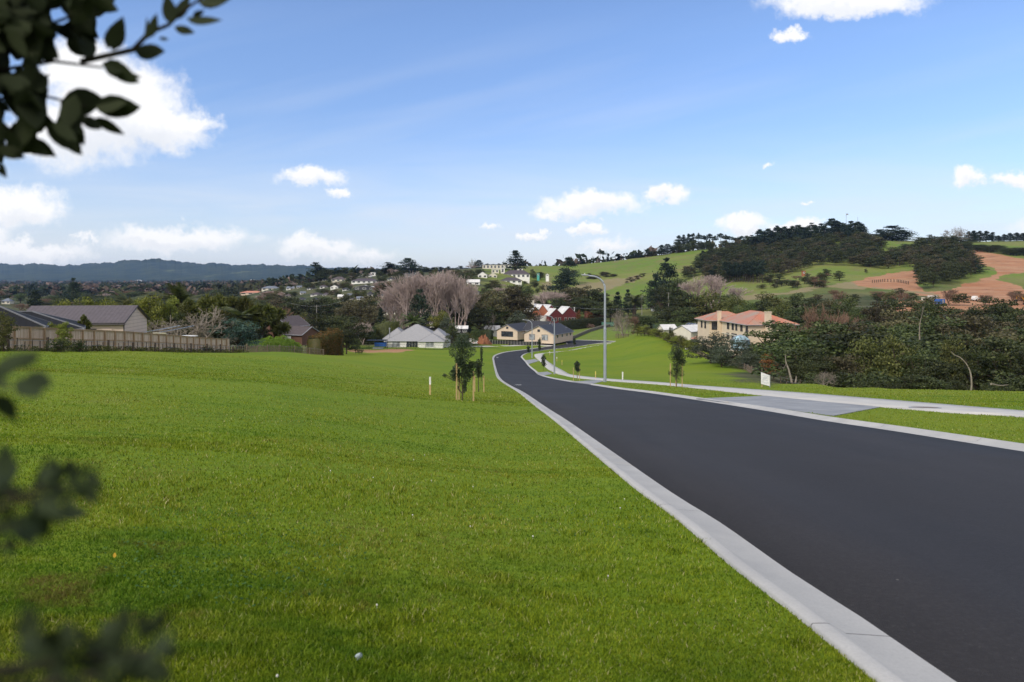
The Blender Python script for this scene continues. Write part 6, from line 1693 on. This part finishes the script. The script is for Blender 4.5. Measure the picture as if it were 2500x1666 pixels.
T_('orange',1880,863,118,38,'rust orange young tree behind the timber gate'); T_('dark',1906,782,142,112,'wide layered dark tree hiding the right end of the mansion'); T_('dark',1870,835,150,60,'dark tree right of the conservatory'); T_('grey',1925,790,150,60,'grey green topped tree right of the mansion')
T_('grey',1858,880,122,30,'small grey shrub beside the rust orange tree','shrub',name='garden_shrub')
for x, yt, Y, w in ((1838,868,150,30),(1850,872,146,26)): T_('darkshrub',x,yt,Y,w,'dark shrub between the olive row and the gate','shrub',group='shrubs by the gate')

# ------------------------------------------------------------ native bush in the gully on the right
BUSH = 'dark bushy tree in the native bush beyond the right field'; bg = 'native bush in the gully'
rs = random.Random(31)
T_('barerusset',2012,740,128,112,'big russet twiggy tree at the left of the bush'); T_('barerusset',2060,760,150,70,'smaller russet twiggy tree behind the big one')
topline = [(1940,750),(1968,738),(2008,738),(2061,734),(2114,736),(2167,738),(2220,742),(2273,735),(2305,754),(2366,738),(2427,730),(2500,745),(2620,745)]
def tl(x): return float(np.interp(x, [p[0] for p in topline], [p[1] for p in topline]))
for Y, t0, x0, x1, dx, w in ((225,0,1990,2640,34,54),(190,8,1975,2660,42,66),(158,22,1960,2680,50,84),(128,46,1955,2700,62,106),(104,78,1935,2720,72,124)):
    x = x0+rs.uniform(0, dx)
    while x < x1:
        if not (Y > 140 and x < 2080 and Y < 200): 
            T_(rs.choice(['dark','dark','dark','brown','brown','green']), x, tl(x)+t0+rs.uniform(-18, 26), Y+rs.uniform(-7, 7), w*rs.uniform(.9, 1.55), BUSH, group=bg)
        x += dx*rs.uniform(.8, 1.2)
for k, x, yt, Y, w, l in (('dark',1955,845,92,110,'dark layered tree above the leaning pale trunk'),('olive',2120,822,88,90,'olive tinted tree in the middle of the bush edge'),('olive',2195,815,84,96,'yellowish olive tree, the brightest at the bush edge'),
   ('dark',2250,850,80,110,'dark tree right of the yellowish olive one at the bush edge'),('olive',2325,822,82,80,'olive topped tree above the curved bare trunk'),('dark',2380,840,76,100,'dark tree right of the curved bare trunk'),('dark',2470,820,72,120,'very dark tree nearest the right edge'),
   ('dark',2540,830,66,120,'dark tree just outside the right edge'),('brown',2060,860,84,100,'brown grey tree above the pale twig bush'),('dark',2010,865,84,90,'dark tree left of the brown grey one at the bush edge'),('brown',2410,860,90,70,'greyish brown shrubby tree in the gap near the right edge'),
   ('dark',2290,880,76,90,'low dark tree behind the foot of the curved trunk'),('green',1975,885,82,70,'green tinted low tree at the bush edge, left'),('dark',1945,880,90,60,'dark low tree beside the leaning pale trunk')): T_(k, x, yt, Y, w, l)
for x, w, Y, yt in ((1990,60,73,908),(2070,90,66,905),(2130,90,64,893),(2165,70,65,915),(2225,80,62,912),(2275,80,61,918),(2110,60,62,925),(2180,60,60,930),(2345,60,58,930),(2040,60,67,920),(2470,90,56,905),(2530,90,54,905),(2420,50,62,925)):
    T_('dark' if int(x) % 2 else 'darkshrub',x,yt,Y+2,w,'low dark shrub along the foot of the bush','shrub',group='shrubs at the foot of the bush',name='garden_shrub')
T_('barewide',2012,905,68,54,'pale twisted leafless bush at the foot of the dark trees',var=1)
def dead(name, pts, r, label, twigs=0, seed=1):
    P = [P3(*p) for p in pts]; o = empty(name, P[0], 0, label, 'dead tree'); q = MB(); n = len(P)
    S = resample3(P); q.tube([p-P[0] for p in S], [r*(1-.75*i/(len(S)-1)) for i in range(len(S))], 7); q.build('trunk', M_palebark, o)
    rs = np.random.RandomState(seed)
    if twigs:
        sg = []
        for i in range(twigs):
            p = S[int(len(S)*(.45+.5*rs.rand()))]-P[0]; branching(rs, np.array(p), unit(1, rs)[0]+np.array([0, 0, .6]), 1.0, r*.25, 1, sg, .6, .3)
        V, Q = twig_mesh(sg, 4); link('branches', np_mesh('branches', V, Q, [M_palebark]), o)
def resample3(P):
    ext = [P[0]*2-P[1]]+P+[P[-1]*2-P[-2]]; out = [P[0]]
    for i in range(len(P)-1):
        p0, p1, p2, p3 = ext[i:i+4]
        for k in range(1, 6):
            t = k/5; out.append(.5*((2*p1)+(-p0+p2)*t+(2*p0-5*p1+4*p2-p3)*t*t+(-p0+3*p1-3*p2+p3)*t**3))
    return out
dead('dead_tree', [(1933,934,80),(1926,905,80.3),(1919,885,80.6),(1917,866,80.8)], .13, 'leaning pale dead trunk at the edge of the dark bush', 1, 2)
dead('dead_tree', [(1942,935,79),(1944,922,79),(1943,918,79)], .12, 'short pale stump right of the leaning trunk')
dead('dead_tree', [(2371,955,50),(2372,935,50),(2369,910,50.2),(2360,890,50.3),(2345,874,50.4),(2330,867,50.5),(2322,858,50.6)], .065, 'thin pale trunk curving over at the foot of the bush on the right', 0, 3)
dead('dead_tree', [(2245,830,94),(2245,800,94),(2247,785,94),(2250,772,94.2)], .10, 'upright pale dead trunk in the middle of the bush', 2, 4)
dead('dead_tree', [(2420,938,52),(2440,942,52.5),(2462,940,53)], .09, 'broken pale log at the foot of the bush near the right edge', 0, 5)

# ------------------------------------------------------------ hillside wood and ridge trees on the right
W1 = [(1672,684),(1690,655),(1722,630),(1760,612),(1830,600),(1900,592),(2000,588),(2080,588),(2120,592),(2150,600),(2160,606),(2130,612),(2100,620),(2150,628),(2230,612),(2250,600),(2300,598),(2330,604),(2330,616),(2365,632),(2395,652),(2395,668),(2326,692),(2290,704),(2255,708),(2240,690),(2242,664),(2220,657),(2167,659),(2114,654),(2034,649),(1955,660),(1930,672),(1870,678),(1862,690),(1772,694)]
rs = random.Random(77)
hw = 'dark tree in the wood covering the right hill'
cnt = 0; pts = []
while cnt < 430:
    x = rs.uniform(1665, 2400); y = rs.uniform(590, 712)
    if not inside(np.array(W1, float), np.array([x]), np.array([y]))[0]: continue
    if any((x-a)**2/90+(y-b)**2/14 < 1 for a, b in pts): 
        if rs.random() < .85: continue
    pts.append((x, y)); Y = row_depth(x, y, 380, 1000); s = Y/F
    H = rs.uniform(8, 14)
    if cnt % 5 > 0: stuff_tree(('woodland', 'mass of dark trees filling the gaps of the wood on the right hill', 'woodland'), rs.choice(['dark','dark','brown']), x, y-H/s, Y, rs.uniform(20, 32)); cnt += 1; continue
    T_(rs.choice(['dark','dark','brown','pine','dark','brown']), x, y-H/s, Y, rs.uniform(20, 32), hw, group='wood on the right hill', parts=False); cnt += 1
for i in range(15):
    x = 1768+i*6.6+rs.uniform(-2, 2); T_('tallpine', x, 642+rs.uniform(-6, 6), row_depth(x, 691, 380, 900), 20, 'slender pine in the grove with bare trunks at the foot of the hill wood', group='grove with bare trunks', parts=False)
RY = lambda x: float(np.interp(x, [1500,1600,1720,1850,2000,2150,2500], [925,920,915,880,850,850,850]))
for i in range(14):
    x = 1657+i*12.6+rs.uniform(-3, 3); T_('umbrella' if i > 3 else 'tallpine', x, 572+rs.uniform(-3, 6)+(4 if i > 9 else 0), RY(x), rs.uniform(12, 17), 'tall thin pine of the see through row on the skyline', group='see through pine row on the skyline', parts=True)
for i in range(16):
    x = 1652+i*6+rs.uniform(-2, 2); T_('dark', x, 590+rs.uniform(-3, 6), RY(x)-10, 14, 'low dark bush under the skyline pines', group='bushes under the skyline pines', parts=False, cat='shrub')
sk = [(1835,575),(1855,560),(1875,558),(1897,551),(1915,553),(1935,552),(1948,549),(1965,555),(1982,545),(2005,545),(2031,533),(2045,540),(2060,545),(2078,539),(2095,541)]
for i, (x, y) in enumerate(sk):
    for d in (0, 9): T_('pine' if (i+d) % 2 else 'macro', x+d, y+(0 if d == 0 else 5), 845-(d*3), rs.uniform(30, 38), 'dense dark pine on the skyline left of the radio masts', group='dense skyline pines')
for x, y, Y, w, k, l in ((2150,560,850,40,'macro','left part of the rounded dark trees right of the radio masts'),(2178,551,850,72,'macro','tallest rounded dark tree right of the radio masts'),(2202,562,848,40,'macro','right part of the rounded dark trees right of the radio masts'),(2160,570,846,50,'dark','lower front one of the rounded dark trees')):
    T_(k, x, y, Y, w, l)
T_('barewide', 2322, 553, 800, 54, 'flat topped open tree on the skyline of the right hill', var=0)
for x, y, w in ((2262,580,40),(2290,578,40),(2318,583,40),(2345,580,40),(2370,586,40)): T_('dark',x,y,800,w,'low dark tree on the skyline around the flat topped tree',group='low skyline trees', parts=False)
for x, y, w in ((2365,565,22),(2378,563,22),(2392,564,24),(2408,564,24),(2424,567,22),(2438,575,16),(2452,572,20),(2466,569,22),(2482,568,24),(2498,569,24),(2520,570,26)): T_('pine',x,y,840,w,'dark conifer on the skyline at the right edge',group='skyline conifers at the right edge', parts=False)
for i in range(26):
    x = 2330+i*8; yb = 606+(x-2330)*.115+rs.uniform(-3, 3); T_('dark', x, yb-rs.uniform(13, 20), row_depth(x, yb, 500, 860), 26, 'dark scrub tree above the orange bank at upper right', group='scrub above the orange bank', parts=False)
for x, y, w, yb, k, l in ((2050,661,26,686,'dark','dome shaped tree standing alone on the bright paddock, right one'),(2018,656,18,680,'dark','small open tree on the bright paddock, left one'),(1860,694,22,706,'brown','windswept bush on the lower paddock'),(2114,656,8,668,'brown','tiny bush on the bright paddock')):
    T_(k, x, y, row_depth(x, yb, 380, 900), w, l)
for i in range(34):
    x = rs.uniform(1872, 2015); y = rs.uniform(684, 706)-(x-1872)*.02; T_(rs.choice(['brown','dark','barerusset']), x, y-rs.uniform(10, 20), row_depth(x, y, 380, 900), rs.uniform(14, 24), 'dark scrub bush below the bright paddock', group='scrub below the bright paddock', parts=False, cat='shrub')
for i in range(16):
    x = rs.uniform(1430, 1500); y = rs.uniform(668, 684); T_('brown', x, y-rs.uniform(4, 7), row_depth(x, y, 380, 900), rs.uniform(10, 22), 'brown gorse bush in the hollow of the green hill', group='gorse in the hollow', parts=False, cat='shrub')
for i in range(14):
    x = rs.uniform(1530, 1572); y = 688-(x-1530)*.32+rs.uniform(-5, 5); T_('brown', x, y-rs.uniform(3, 6), row_depth(x, y, 380, 900), rs.uniform(8, 14), 'small brown bush on the bare slip of the green hill', group='bushes on the bare slip', parts=False, cat='shrub')
for x, y, w, k in ((1532,624,12,'dark'),(1545,620,16,'macro'),(1556,618,20,'macro'),(1582,607,24,'macro'),(1600,612,22,'dark'),(1615,598,24,'pine'),(1630,596,26,'macro'),(1644,601,22,'dark'),(1660,610,20,'dark'),(1590,620,22,'brown'),(1620,618,24,'brown'),(1570,622,20,'dark')):
    T_(k,x,y,RY(x),w,'dark tree on the skyline left of the see through pine row',group='skyline trees left of the pine row', parts=False)
T_('umbrella',1465,609,935,16,'taller of the two bare stemmed pines alone on the skyline'); T_('umbrella',1472,613,935,14,'shorter of the two bare stemmed pines alone on the skyline',var=2)
def mast(x, ytop, Y, label, dish=False, r=.35):
    b = G(x, Y); H = -(ytop-YH)/F*Y-b.z; o = empty('radio_mast', b, 0, label, 'mast'); MB().tube([(0, 0, 0), (0, 0, H)], [r, r*.5], 6).build('pole', M_gutter, o)
    if dish: MB().box((1.2, 0, H-.8), (2.6, .5, 1.6)).build('antenna', M_gutter, o)
mast(1480, 612, 935, 'thin white pole right of the two bare stemmed pines', r=.22); mast(2066, 522, 860, 'radio mast with a dish on the right hill', True); mast(2094, 530, 860, 'plain dark radio mast on the right hill')

# ------------------------------------------------------------ skyline trees of the middle hill
rs = random.Random(5)
for i in range(44):
    x = 792+i*9.2+rs.uniform(-3, 3)
    T_(rs.choice(['dark','pine','macro','dark']), x, 654+rs.uniform(-2, 4)-(3 if x > 1000 else 0), 905, rs.uniform(16, 24), 'dark tree in the long skyline belt of the middle hill', group='skyline belt of the middle hill', parts=False)
T_('tallpine',772,641,900,34,'ragged open pine on the skyline left of the middle hill'); T_('tallpine',950,641,900,38,'open flat pine on the skyline left of the dome shaped tree'); T_('macro',996,630,880,48,'dome shaped dark tree, the biggest on the skyline of the middle hill')
T_('barewide',1151,631,880,24,'leafless open tree on the skyline left of the crest houses'); T_('macro',1169,635,870,24,'dark rounded tree left of the crest houses'); T_('bareround',1155,648,800,26,'russet tree below the leafless skyline tree')
for i, x in enumerate((1190,1205,1218,1228)): T_('umbrella',x,644+i % 2,890,14,'small umbrella shaped tree behind the crest houses',group='umbrella trees behind the crest houses', parts=False)

# ------------------------------------------------------------ fillers between the houses
RECT = [(a+3, b-3, c+1, d-2) for a, b, c, d in RX[-18:]]+[(a+1, b-1, c, d) for a, b, c, d, *_ in HH+VH]+[(872,908,669,682),(904,917,665,676)]
def clash(x0, x1, y0, y1, Y, Yb):
    for a, b, c, d in RECT:
        if x1 > a and x0 < b and y0 < d and y1 > c:
            if y1 > d-1: return True
    return False
rs = random.Random(12)
def fill(n, x0, x1, y0, y1, kinds, hr, label, group, wr=(.8, 1.2), lo=330, hi=5000, maxY=2600, st=0.0):
    c = 0; tries = 0
    while c < n and tries < n*120:
        tries += 1
        x = rs.uniform(x0, x1); y = rs.uniform(y0, y1); Y = row_depth(x, y, lo, hi)
        if Y > maxY: continue
        H = rs.uniform(*hr); s = Y/F; w = H*rs.uniform(*wr)/s
        if clash(x-w/2, x+w/2, y-H/s, y, Y, 0): continue
        kd = rs.choice(kinds); c += 1
        if rs.random() < st and kd in ('dark', 'brown', 'green', 'olive'): stuff_tree(('woodland', 'mass of small trees filling the valley between the gardens', 'woodland'), kd, x, y-H/s, Y, w); continue
        T_(kd, x, y-H/s, Y, w, label, group=group, parts=False)
mixk = ['dark','dark','green','brown','olive','dark','bareround','dark']
fill(190, 790, 1330, 668, 762, mixk, (4, 8), 'garden tree among the houses of the middle hillside', 'garden trees of the middle hillside', st=.75)
fill(110, 790, 1180, 676, 745, ['dark','green','brown','dark','olive'], (4, 8), 'larger garden tree between the houses of the middle hillside', 'larger trees of the middle hillside', st=.75)
fill(170, 655, 945, 678, 730, ['dark','green','dark','olive','brown','dark'], (3.5, 7.5), 'leafy tree on the upper left flank of the middle hillside', 'leafy trees on the upper left flank', st=.85)
fill(50, 640, 860, 684, 740, ['dark','brown','dark','bareround'], (4, 8), 'tree on the left flank of the middle hillside', 'trees on the left flank of the middle hillside', st=.7)
fill(70, 640, 960, 700, 775, ['dark','brown','olive','barerusset','barerusset','green','dark'], (6, 12), 'tree filling the valley floor in front of the middle hillside', 'trees of the valley floor', st=.4)
fill(26, 640, 940, 708, 745, ['bareround','barerusset','bareround'], (7, 12), 'pinkish leafless tree among the valley gardens', 'pinkish leafless valley trees')
fill(60, -60, 660, 745, 800, ['dark','brown','olive','green','dark','barerusset'], (8, 13), 'tree in the near left valley behind the yellow green row', 'trees of the near left valley', lo=260, st=.4)
fill(160, -60, 720, 702, 748, ['dark','brown','dark','bareround','barerusset','green','dark'], (9, 16), 'tree in the wide left valley', 'trees of the wide left valley', (1.0, 1.6), st=.75)
fill(22, 640, 800, 682, 702, ['dark','dark','pine','dark'], (10, 16), 'dark tree of the belt at the left foot of the middle hill', 'belt at the left foot of the middle hill')
fill(26, 1300, 1660, 742, 775, ['dark','brown','olive','green'], (6, 10), 'tree in the hollow between the field and the green hill', 'trees of the hollow', lo=340)
fill(24, 1700, 2520, 732, 748, ['dark','brown','olive','dark','barerusset'], (4, 7), 'bushy tree between the earthworks and the gully bush', 'trees below the earthworks', lo=300, maxY=380, st=.5)
T_('macro',178,681,520,46,'tall conical olive brown tree left of the first palm'); T_('tallpine',85,708,360,24,'leaning dark tree in front of the orange tile roofed house')
def far_wood():
    rs = np.random.RandomState(17); C = []; 
    n = 9000
    Y = 950*(5600/950)**rs.rand(n); u = -.85+1.75*rs.rand(n); X = u*Y
    nz = np.sin(X*.011+np.sin(Y*.006)*2)*np.sin(Y*.008+X*.003); keep = nz > -.55
    X, Y = X[keep], Y[keep]; Z = ground(X, Y); n = len(X); s = (6+9*rs.rand(n))
    # each tree a small faceted clump of leaf faces
    k = 14; d = unit(n*k, rs); P = np.column_stack([np.repeat(X, k), np.repeat(Y, k), np.repeat(Z+s*.55, k)])+d*np.repeat(s, k)[:, None]*np.array([.62, .62, .5])
    V, Fq, T = leaves(P, 1.0, rs, up=.4); sc = np.repeat(np.repeat(s*.36, k), 4)[:, None]; Cc = np.repeat(P, 4, axis=0); V = Cc+(V-Cc)*sc
    tone = np.repeat(np.repeat(rs.rand(n), k), 4)
    m, t = new_mat('far trees'); a = t.n('ShaderNodeAttribute', attribute_name='tone', attribute_type='GEOMETRY').outputs['Fac']
    c = t.ramp(a, [(0, (.016,.024,.014)), (.45, (.030,.040,.020)), (.62, (.045,.050,.026)), (.72, (.12,.085,.07)), (.9, (.16,.12,.10)), (1, (.06,.075,.03))]); t.out(t.bsdf(c, .9, .05))
    tag(link('woodland', np_mesh('woodland', V, Fq, [m], attr=tone)), kind='stuff', label='distant mass of trees covering the valley floor out to the far hills', cat='woodland')
far_wood()
build_stuff()

# ------------------------------------------------------------ power poles and wires
def pole(x, ytop, Y, label, arm=True):
    b = G(x, Y); H = -(ytop-YH)/F*Y-b.z; o = empty('power_pole', b, 0, label, 'power pole'); MB().tube([(0, 0, 0), (0, 0, H)], [.2, .13], 7).build('pole', M_lpost, o)
    if arm: MB().box((0, 0, H-.5), (2.2, .14, .14)).build('crossarm', M_lpost, o)
    return b+Vector((0, 0, H-.35))
w1 = pole(773, 745, 300, 'pale power pole left of the valley centre'); w2 = pole(955, 732, 330, 'power pole at the left of the huge leafless trees'); w3 = pole(1632, 714, 420, 'tall pale power pole above the red roofed cottage'); w4 = pole(1567, 722, 430, 'power pole right of the far palm')
def wire(a, b, sag, label):
    n = 24; pts = [a+(b-a)*(i/n)+Vector((0, 0, -sag*4*(i/n)*(1-i/n))) for i in range(n+1)]; o = MB().tube([p-a for p in pts], .035, 4).build('overhead_wire', M_gutter, None, a); tag(o, label, 'wire')
wire(P3(702, 739, 300), P3(840, 733, 310), 2.2, 'overhead wire sagging across the left valley'); wire(w2, P3(1300, 737, 330), 2.0, 'overhead wire passing the huge leafless trees')
wire(P3(1300, 742, 345), P3(1600, 752, 330), 1.5, 'overhead wire crossing behind the nearest street lamp'); wire(P3(1900, 745, 300), P3(2290, 741, 300), 1.0, 'overhead wire above the bush in front of the earthworks')

# ------------------------------------------------------------ vehicles and odds and ends
def car(base, rz, L, W, H, paint, label, kind='car', name='parked_car', lights=True):
    o = empty(name, base, rz, label, kind); b = MB()
    prof = [(-L/2, .35), (-L/2, .85*H*.62), (-L*.44, H*.62), (-L*.30, H*.64), (-L*.20, H*.97), (L*.24, H), (L*.40, H*.68), (L*.49, H*.60), (L/2, .35)]
    b.prism(prof, -W/2, W/2); b.build('body', paint, o, bevel=.06)
    g = MB(); g.prism([(-L*.29, H*.66), (-L*.19, H*.93), (L*.23, H*.95), (L*.37, H*.68)], -W/2-.01, W/2+.01); g.build('side_window', M_glass, o)
    for x0, x1, z0, z1, nm in ((-L*.305, -L*.205, H*.66, H*.94, 'windscreen'), (L*.39, L*.25, H*.70, H*.96, 'rear_window')):
        g = MB(); y = W/2-.12; dx = -.02 if x0 < 0 else .02
        g.add(np.array([(x0+dx, -y, z0), (x0+dx, y, z0), (x1+dx, y*.92, z1), (x1+dx, -y*.92, z1)]), [(0, 1, 2, 3)]); g.build(nm, M_glass, o)
    for x in (-L*.32, L*.31):
        for y in (-W/2+.08, W/2-.08):
            t_ = MB(); t_.tube([(x, y-.11, .32), (x, y+.11, .32)], .32, 14); wh = t_.build('wheel', M_blackm, o); t_ = MB(); t_.tube([(x, y-.115, .32), (x, y+.115, .32)], .18, 10); t_.build('rim', M_steel, wh)
    red = simple('red lamp', (.5, .03, .03), None, 3, .3)
    if lights:
        for y in (-W*.38, W*.38): t_ = MB(); t_.box((L*.495, y, H*.50), (.06, .25, .30)); t_.build('tail_light', red, o)
    return o
car(G(1158, 250, .05), R(-75), 4.2, 1.75, 1.5, M_wpaint, 'white hatchback with red tail lights beside the orange soil heap')
car(G(1148, 256, .05), R(-60), 4.4, 1.75, 1.6, M_wpaint, 'white car half hidden behind the hatchback and sapling', lights=False)
# heap of orange soil
def heap(x, Y, w, d, h, label, mat, seed=3, name='soil_heap'):
    rs = np.random.RandomState(seed); b = G(x, Y); n, k = 12, 26; V = []
    for i in range(n+1):
        r = i/n
        for j in range(k):
            a = 2*math.pi*j/k; rr = r*(1+.15*math.sin(a*3+1)+.1*math.sin(a*7)); z = h*(1-r**2.2)*(.85+.18*math.sin(a*2+r*5)+.14*rs.normal())*(r < .99)-(.3 if r > .99 else 0)
            V.append((w/2*rr*math.cos(a)+rs.normal()*.1, d/2*rr*math.sin(a)+rs.normal()*.1, z))
    Q = [(i*k+j, i*k+(j+1) % k, (i+1)*k+(j+1) % k, (i+1)*k+j) for i in range(n) for j in range(k)]
    tag(link(name, np_mesh(name, V, np.array(Q)[:, ::-1], [mat]), None, b), label, 'soil heap')
M_soil = simple('orange clay', (.30, .13, .07), (.17, .075, .045), 1.2, .95, .1, 0, .8)
heap(1180, 254, 5.6, 5, 3.1, 'heap of orange clay behind the left end of the board fence', M_soil)
# boat-like frame and white covers behind the fence
bt = empty('covered_trailer', (-41.9+.0, 86, gz(-42, 86)+.1), R(80), 'white covered trailer with metal racks behind the paling fence', 'trailer')
MB().box((0, 0, 1.75), (4.6, 2.0, .10)).build('cover', M_wpaint, bt); MB().box((0, 0, 1.1), (4.2, 1.8, 1.1)).build('body', M_gutter, bt)
MB().box((-2.9, 0, 2.1), (1.9, 1.8, .06), tilt=('Y', .5)).build('hatch', W_pale, bt)
for y in (-1.0, 1.0): MB().tube([(-5, y, .2), (-5, y, 2.75), (-1.5, y, 2.9), (1.5, y, 3.1)], .04, 6).build('rack', M_steel, bt)
for x in (-1.4, 1.2):
    for y in (-.98, .98): MB().tube([(x, y-.1, .33), (x, y+.1, .33)], .33, 12).build('wheel', M_blackm, bt)
# blue shade sail shelter beside the bungalow
sh = empty('shade_shelter', G(921, 219), 0, 'small shelter with dark canopy and bright blue cover left of the bungalow', 'shelter')
MB().box((0, 0, 2.55), (6.2, 3.2, .14)).build('canopy', M_blackm, sh); MB().box((1.1, 0, 1.3), (3.6, 1.8, 1.3)).build('cover', simple('blue tarpaulin', (.02, .10, .38)), sh)
for x in (-3, 3):
    for y in (-1.5, 1.5): MB().tube([(x, y, 0), (x, y, 2.5)], .05, 6).build('post', M_blackm, sh)
fr_ = MB(); fr_.box((-.4, -2.6, .5), (3.4, .8, .08)); fr_.box((-.4, -2.6, .25), (3.0, .6, .5)); tag(fr_.build('outdoor_table', M_gutter, None, G(930, 217)), 'pale outdoor table in front of the blue covered shelter', 'table')
# green netting, woodpile
gn = empty('netting_screen', G(1484, 338), R(-25), 'green netting screen at the top of the board fence', 'screen')
MB().box((0, 0, 1.4), (6.4, .08, 1.9)).build('netting', simple('green shade cloth', (.04, .17, .11), (.07, .10, .08), 1.0), gn)
for x in (-3.1, 0, 3.1): MB().box((x, .08, 1.3), (.12, .12, 2.6)).build('post', M_lpost, gn)
wp = empty('flower_bed', G(1436, 338), R(-8), 'bed of pinkish dry flower heads above the lawn', 'flower bed'); rs_ = np.random.RandomState(4)
C, d = ell_pts(700, (0, 0, .9), (3.4, 1.0, 1.2), rs_, .4); V, Fq, T = leaves(C, .16, rs_, up=.8); link('flowers', np_mesh('flowers', V, Fq, [leaf_mat('dry flowers', (.10,.06,.05), (.26,.15,.14), (.42,.30,.28))], attr=T), wp)
# truck and digger on the earthworks
def truck(x, y, label, rz, L=7.5):
    Y = row_depth(x, y, 300, 800); o = empty('flatbed_truck', G(x, Y), rz, label, 'truck')
    MB().prism([(-L/2, .5), (-L/2, 1.6), (-L/2+.5, 2.5), (-L/2+1.9, 2.6), (-L/2+1.9, .5)], -1.1, 1.1).build('cab', M_wpaint, o, bevel=.08)
    MB().box((-L/2+.55, 0, 2.0), (.5, 2.0, .7), tilt=('Y', .45)).build('windscreen', M_glass, o); MB().box((1.0, 0, 1.15), (L-2.6, 2.2, .25)).build('deck', M_gutter, o)
    MB().box((1.0, 0, 1.45), (L-2.8, 2.1, .35)).build('load', M_wpaint, o)
    for xx in (-L/2+1.1, L/2-1.6, L/2-.6):
        for yy in (-1.0, 1.0): MB().tube([(xx, yy-.15, .5), (xx, yy+.15, .5)], .5, 12).build('wheel', M_blackm, o)
truck(2391, 735, 'white flatbed truck parked on the bare orange earthworks', R(10), 7.8)
def digger():
    Y = row_depth(2498, 741, 300, 800)-8; o = empty('excavator', G(2506, Y), R(0), 'yellow excavator at the right edge of the earthworks', 'excavator'); ye = simple('yellow machine paint', (.70, .38, .03), None, 3, .5)
    MB().box((1.2, 0, 1.9), (3.2, 2.4, 1.6)).build('body', ye, o, bevel=.1); MB().box((.2, -.6, 2.9), (1.3, 1.1, 1.5)).build('cab', M_glass, o, bevel=.05)
    MB().tube([(-.4, 0, 1.9), (-2.6, 0, 4.0), (-4.6, 0, 4.3)], [.32, .30, .22], 6).build('boom', ye, o); MB().tube([(-4.6, 0, 4.5), (-4.9, 0, 2.6)], [.25, .18], 6).build('stick', ye, o); MB().prism([(-5.5, 1.6), (-4.5, 1.6), (-4.6, 2.7), (-5.2, 2.6)], -.5, .5).build('bucket', M_blackm, o)
    for yy in (-1.1, 1.1): MB().box((1.0, yy, .5), (3.8, .55, .9)).build('track', M_blackm, o, bevel=.2)
digger()
def site_box(x, y, c, label):
    Y = row_depth(x, y, 300, 800); o = empty('site_container', G(x, Y), R(15), label, 'container'); MB().box((0, 0, 1.2), (4.2, 2.4, 2.4)).build('body', c, o, bevel=.05); MB().box((.9, -1.22, 1.1), (.9, .05, 1.9)).build('door', M_gutter, o)
site_box(2276, 733, M_wpaint, 'white site container at the lower edge of the earthworks'); site_box(2262, 738, W_pale, 'beige site container left of the white one'); site_box(2294, 742, simple('blue container paint', (.05, .14, .42)), 'low blue container right of the white one')
# cattle on the green hill
def cow(x, y, label, rz):
    Y = row_depth(x, y, 380, 900); o = empty('cow', G(x, Y), rz, label, 'cow', 'black cattle on the green hill'); rsx = np.random.RandomState(int(x))
    V = []; Q = []; k = 8; prof = [(-1.0, .05, 1.10, .10), (-.95, .30, 1.10, .32), (-.5, .34, 1.02, .40), (0, .36, .98, .42), (.5, .33, 1.02, .40), (.85, .24, 1.12, .30), (1.15, .15, 1.25, .18), (1.35, .13, 1.15, .15), (1.6, .07, .98, .09)]
    for x_, w_, z_, h_ in prof:
        for j in range(k): a = 2*math.pi*j/k; V.append((x_, w_*math.cos(a), z_+h_*math.sin(a)))
    n = len(prof); Q = [(i*k+j, i*k+(j+1) % k, (i+1)*k+(j+1) % k, (i+1)*k+j) for i in range(n-1) for j in range(k)]
    b = MB(); b.add(np.array(V), Q+[tuple(range(k)), tuple(range(n*k-1, n*k-k-1, -1))])
    for lx in (-.75, .7):
        for ly in (-.22, .22): b.tube([(lx, ly, .9), (lx+.05, ly, .45), (lx, ly, 0)], [.13, .07, .06], 6)
    b.tube([(-1.0, 0, 1.25), (-1.12, 0, .7)], [.04, .02], 5); b.build('body', M_blackm, o)
for i, (x, y) in enumerate(((1566,712.5),(1574,713),(1582,712.8),(1586,713.2),(1580,716),(1571,715))): cow(x, y, ['leftmost','second','third','rightmost','lower right','lower left'][i]+' tiny black cow grazing on the green hill', R(10+40*i))
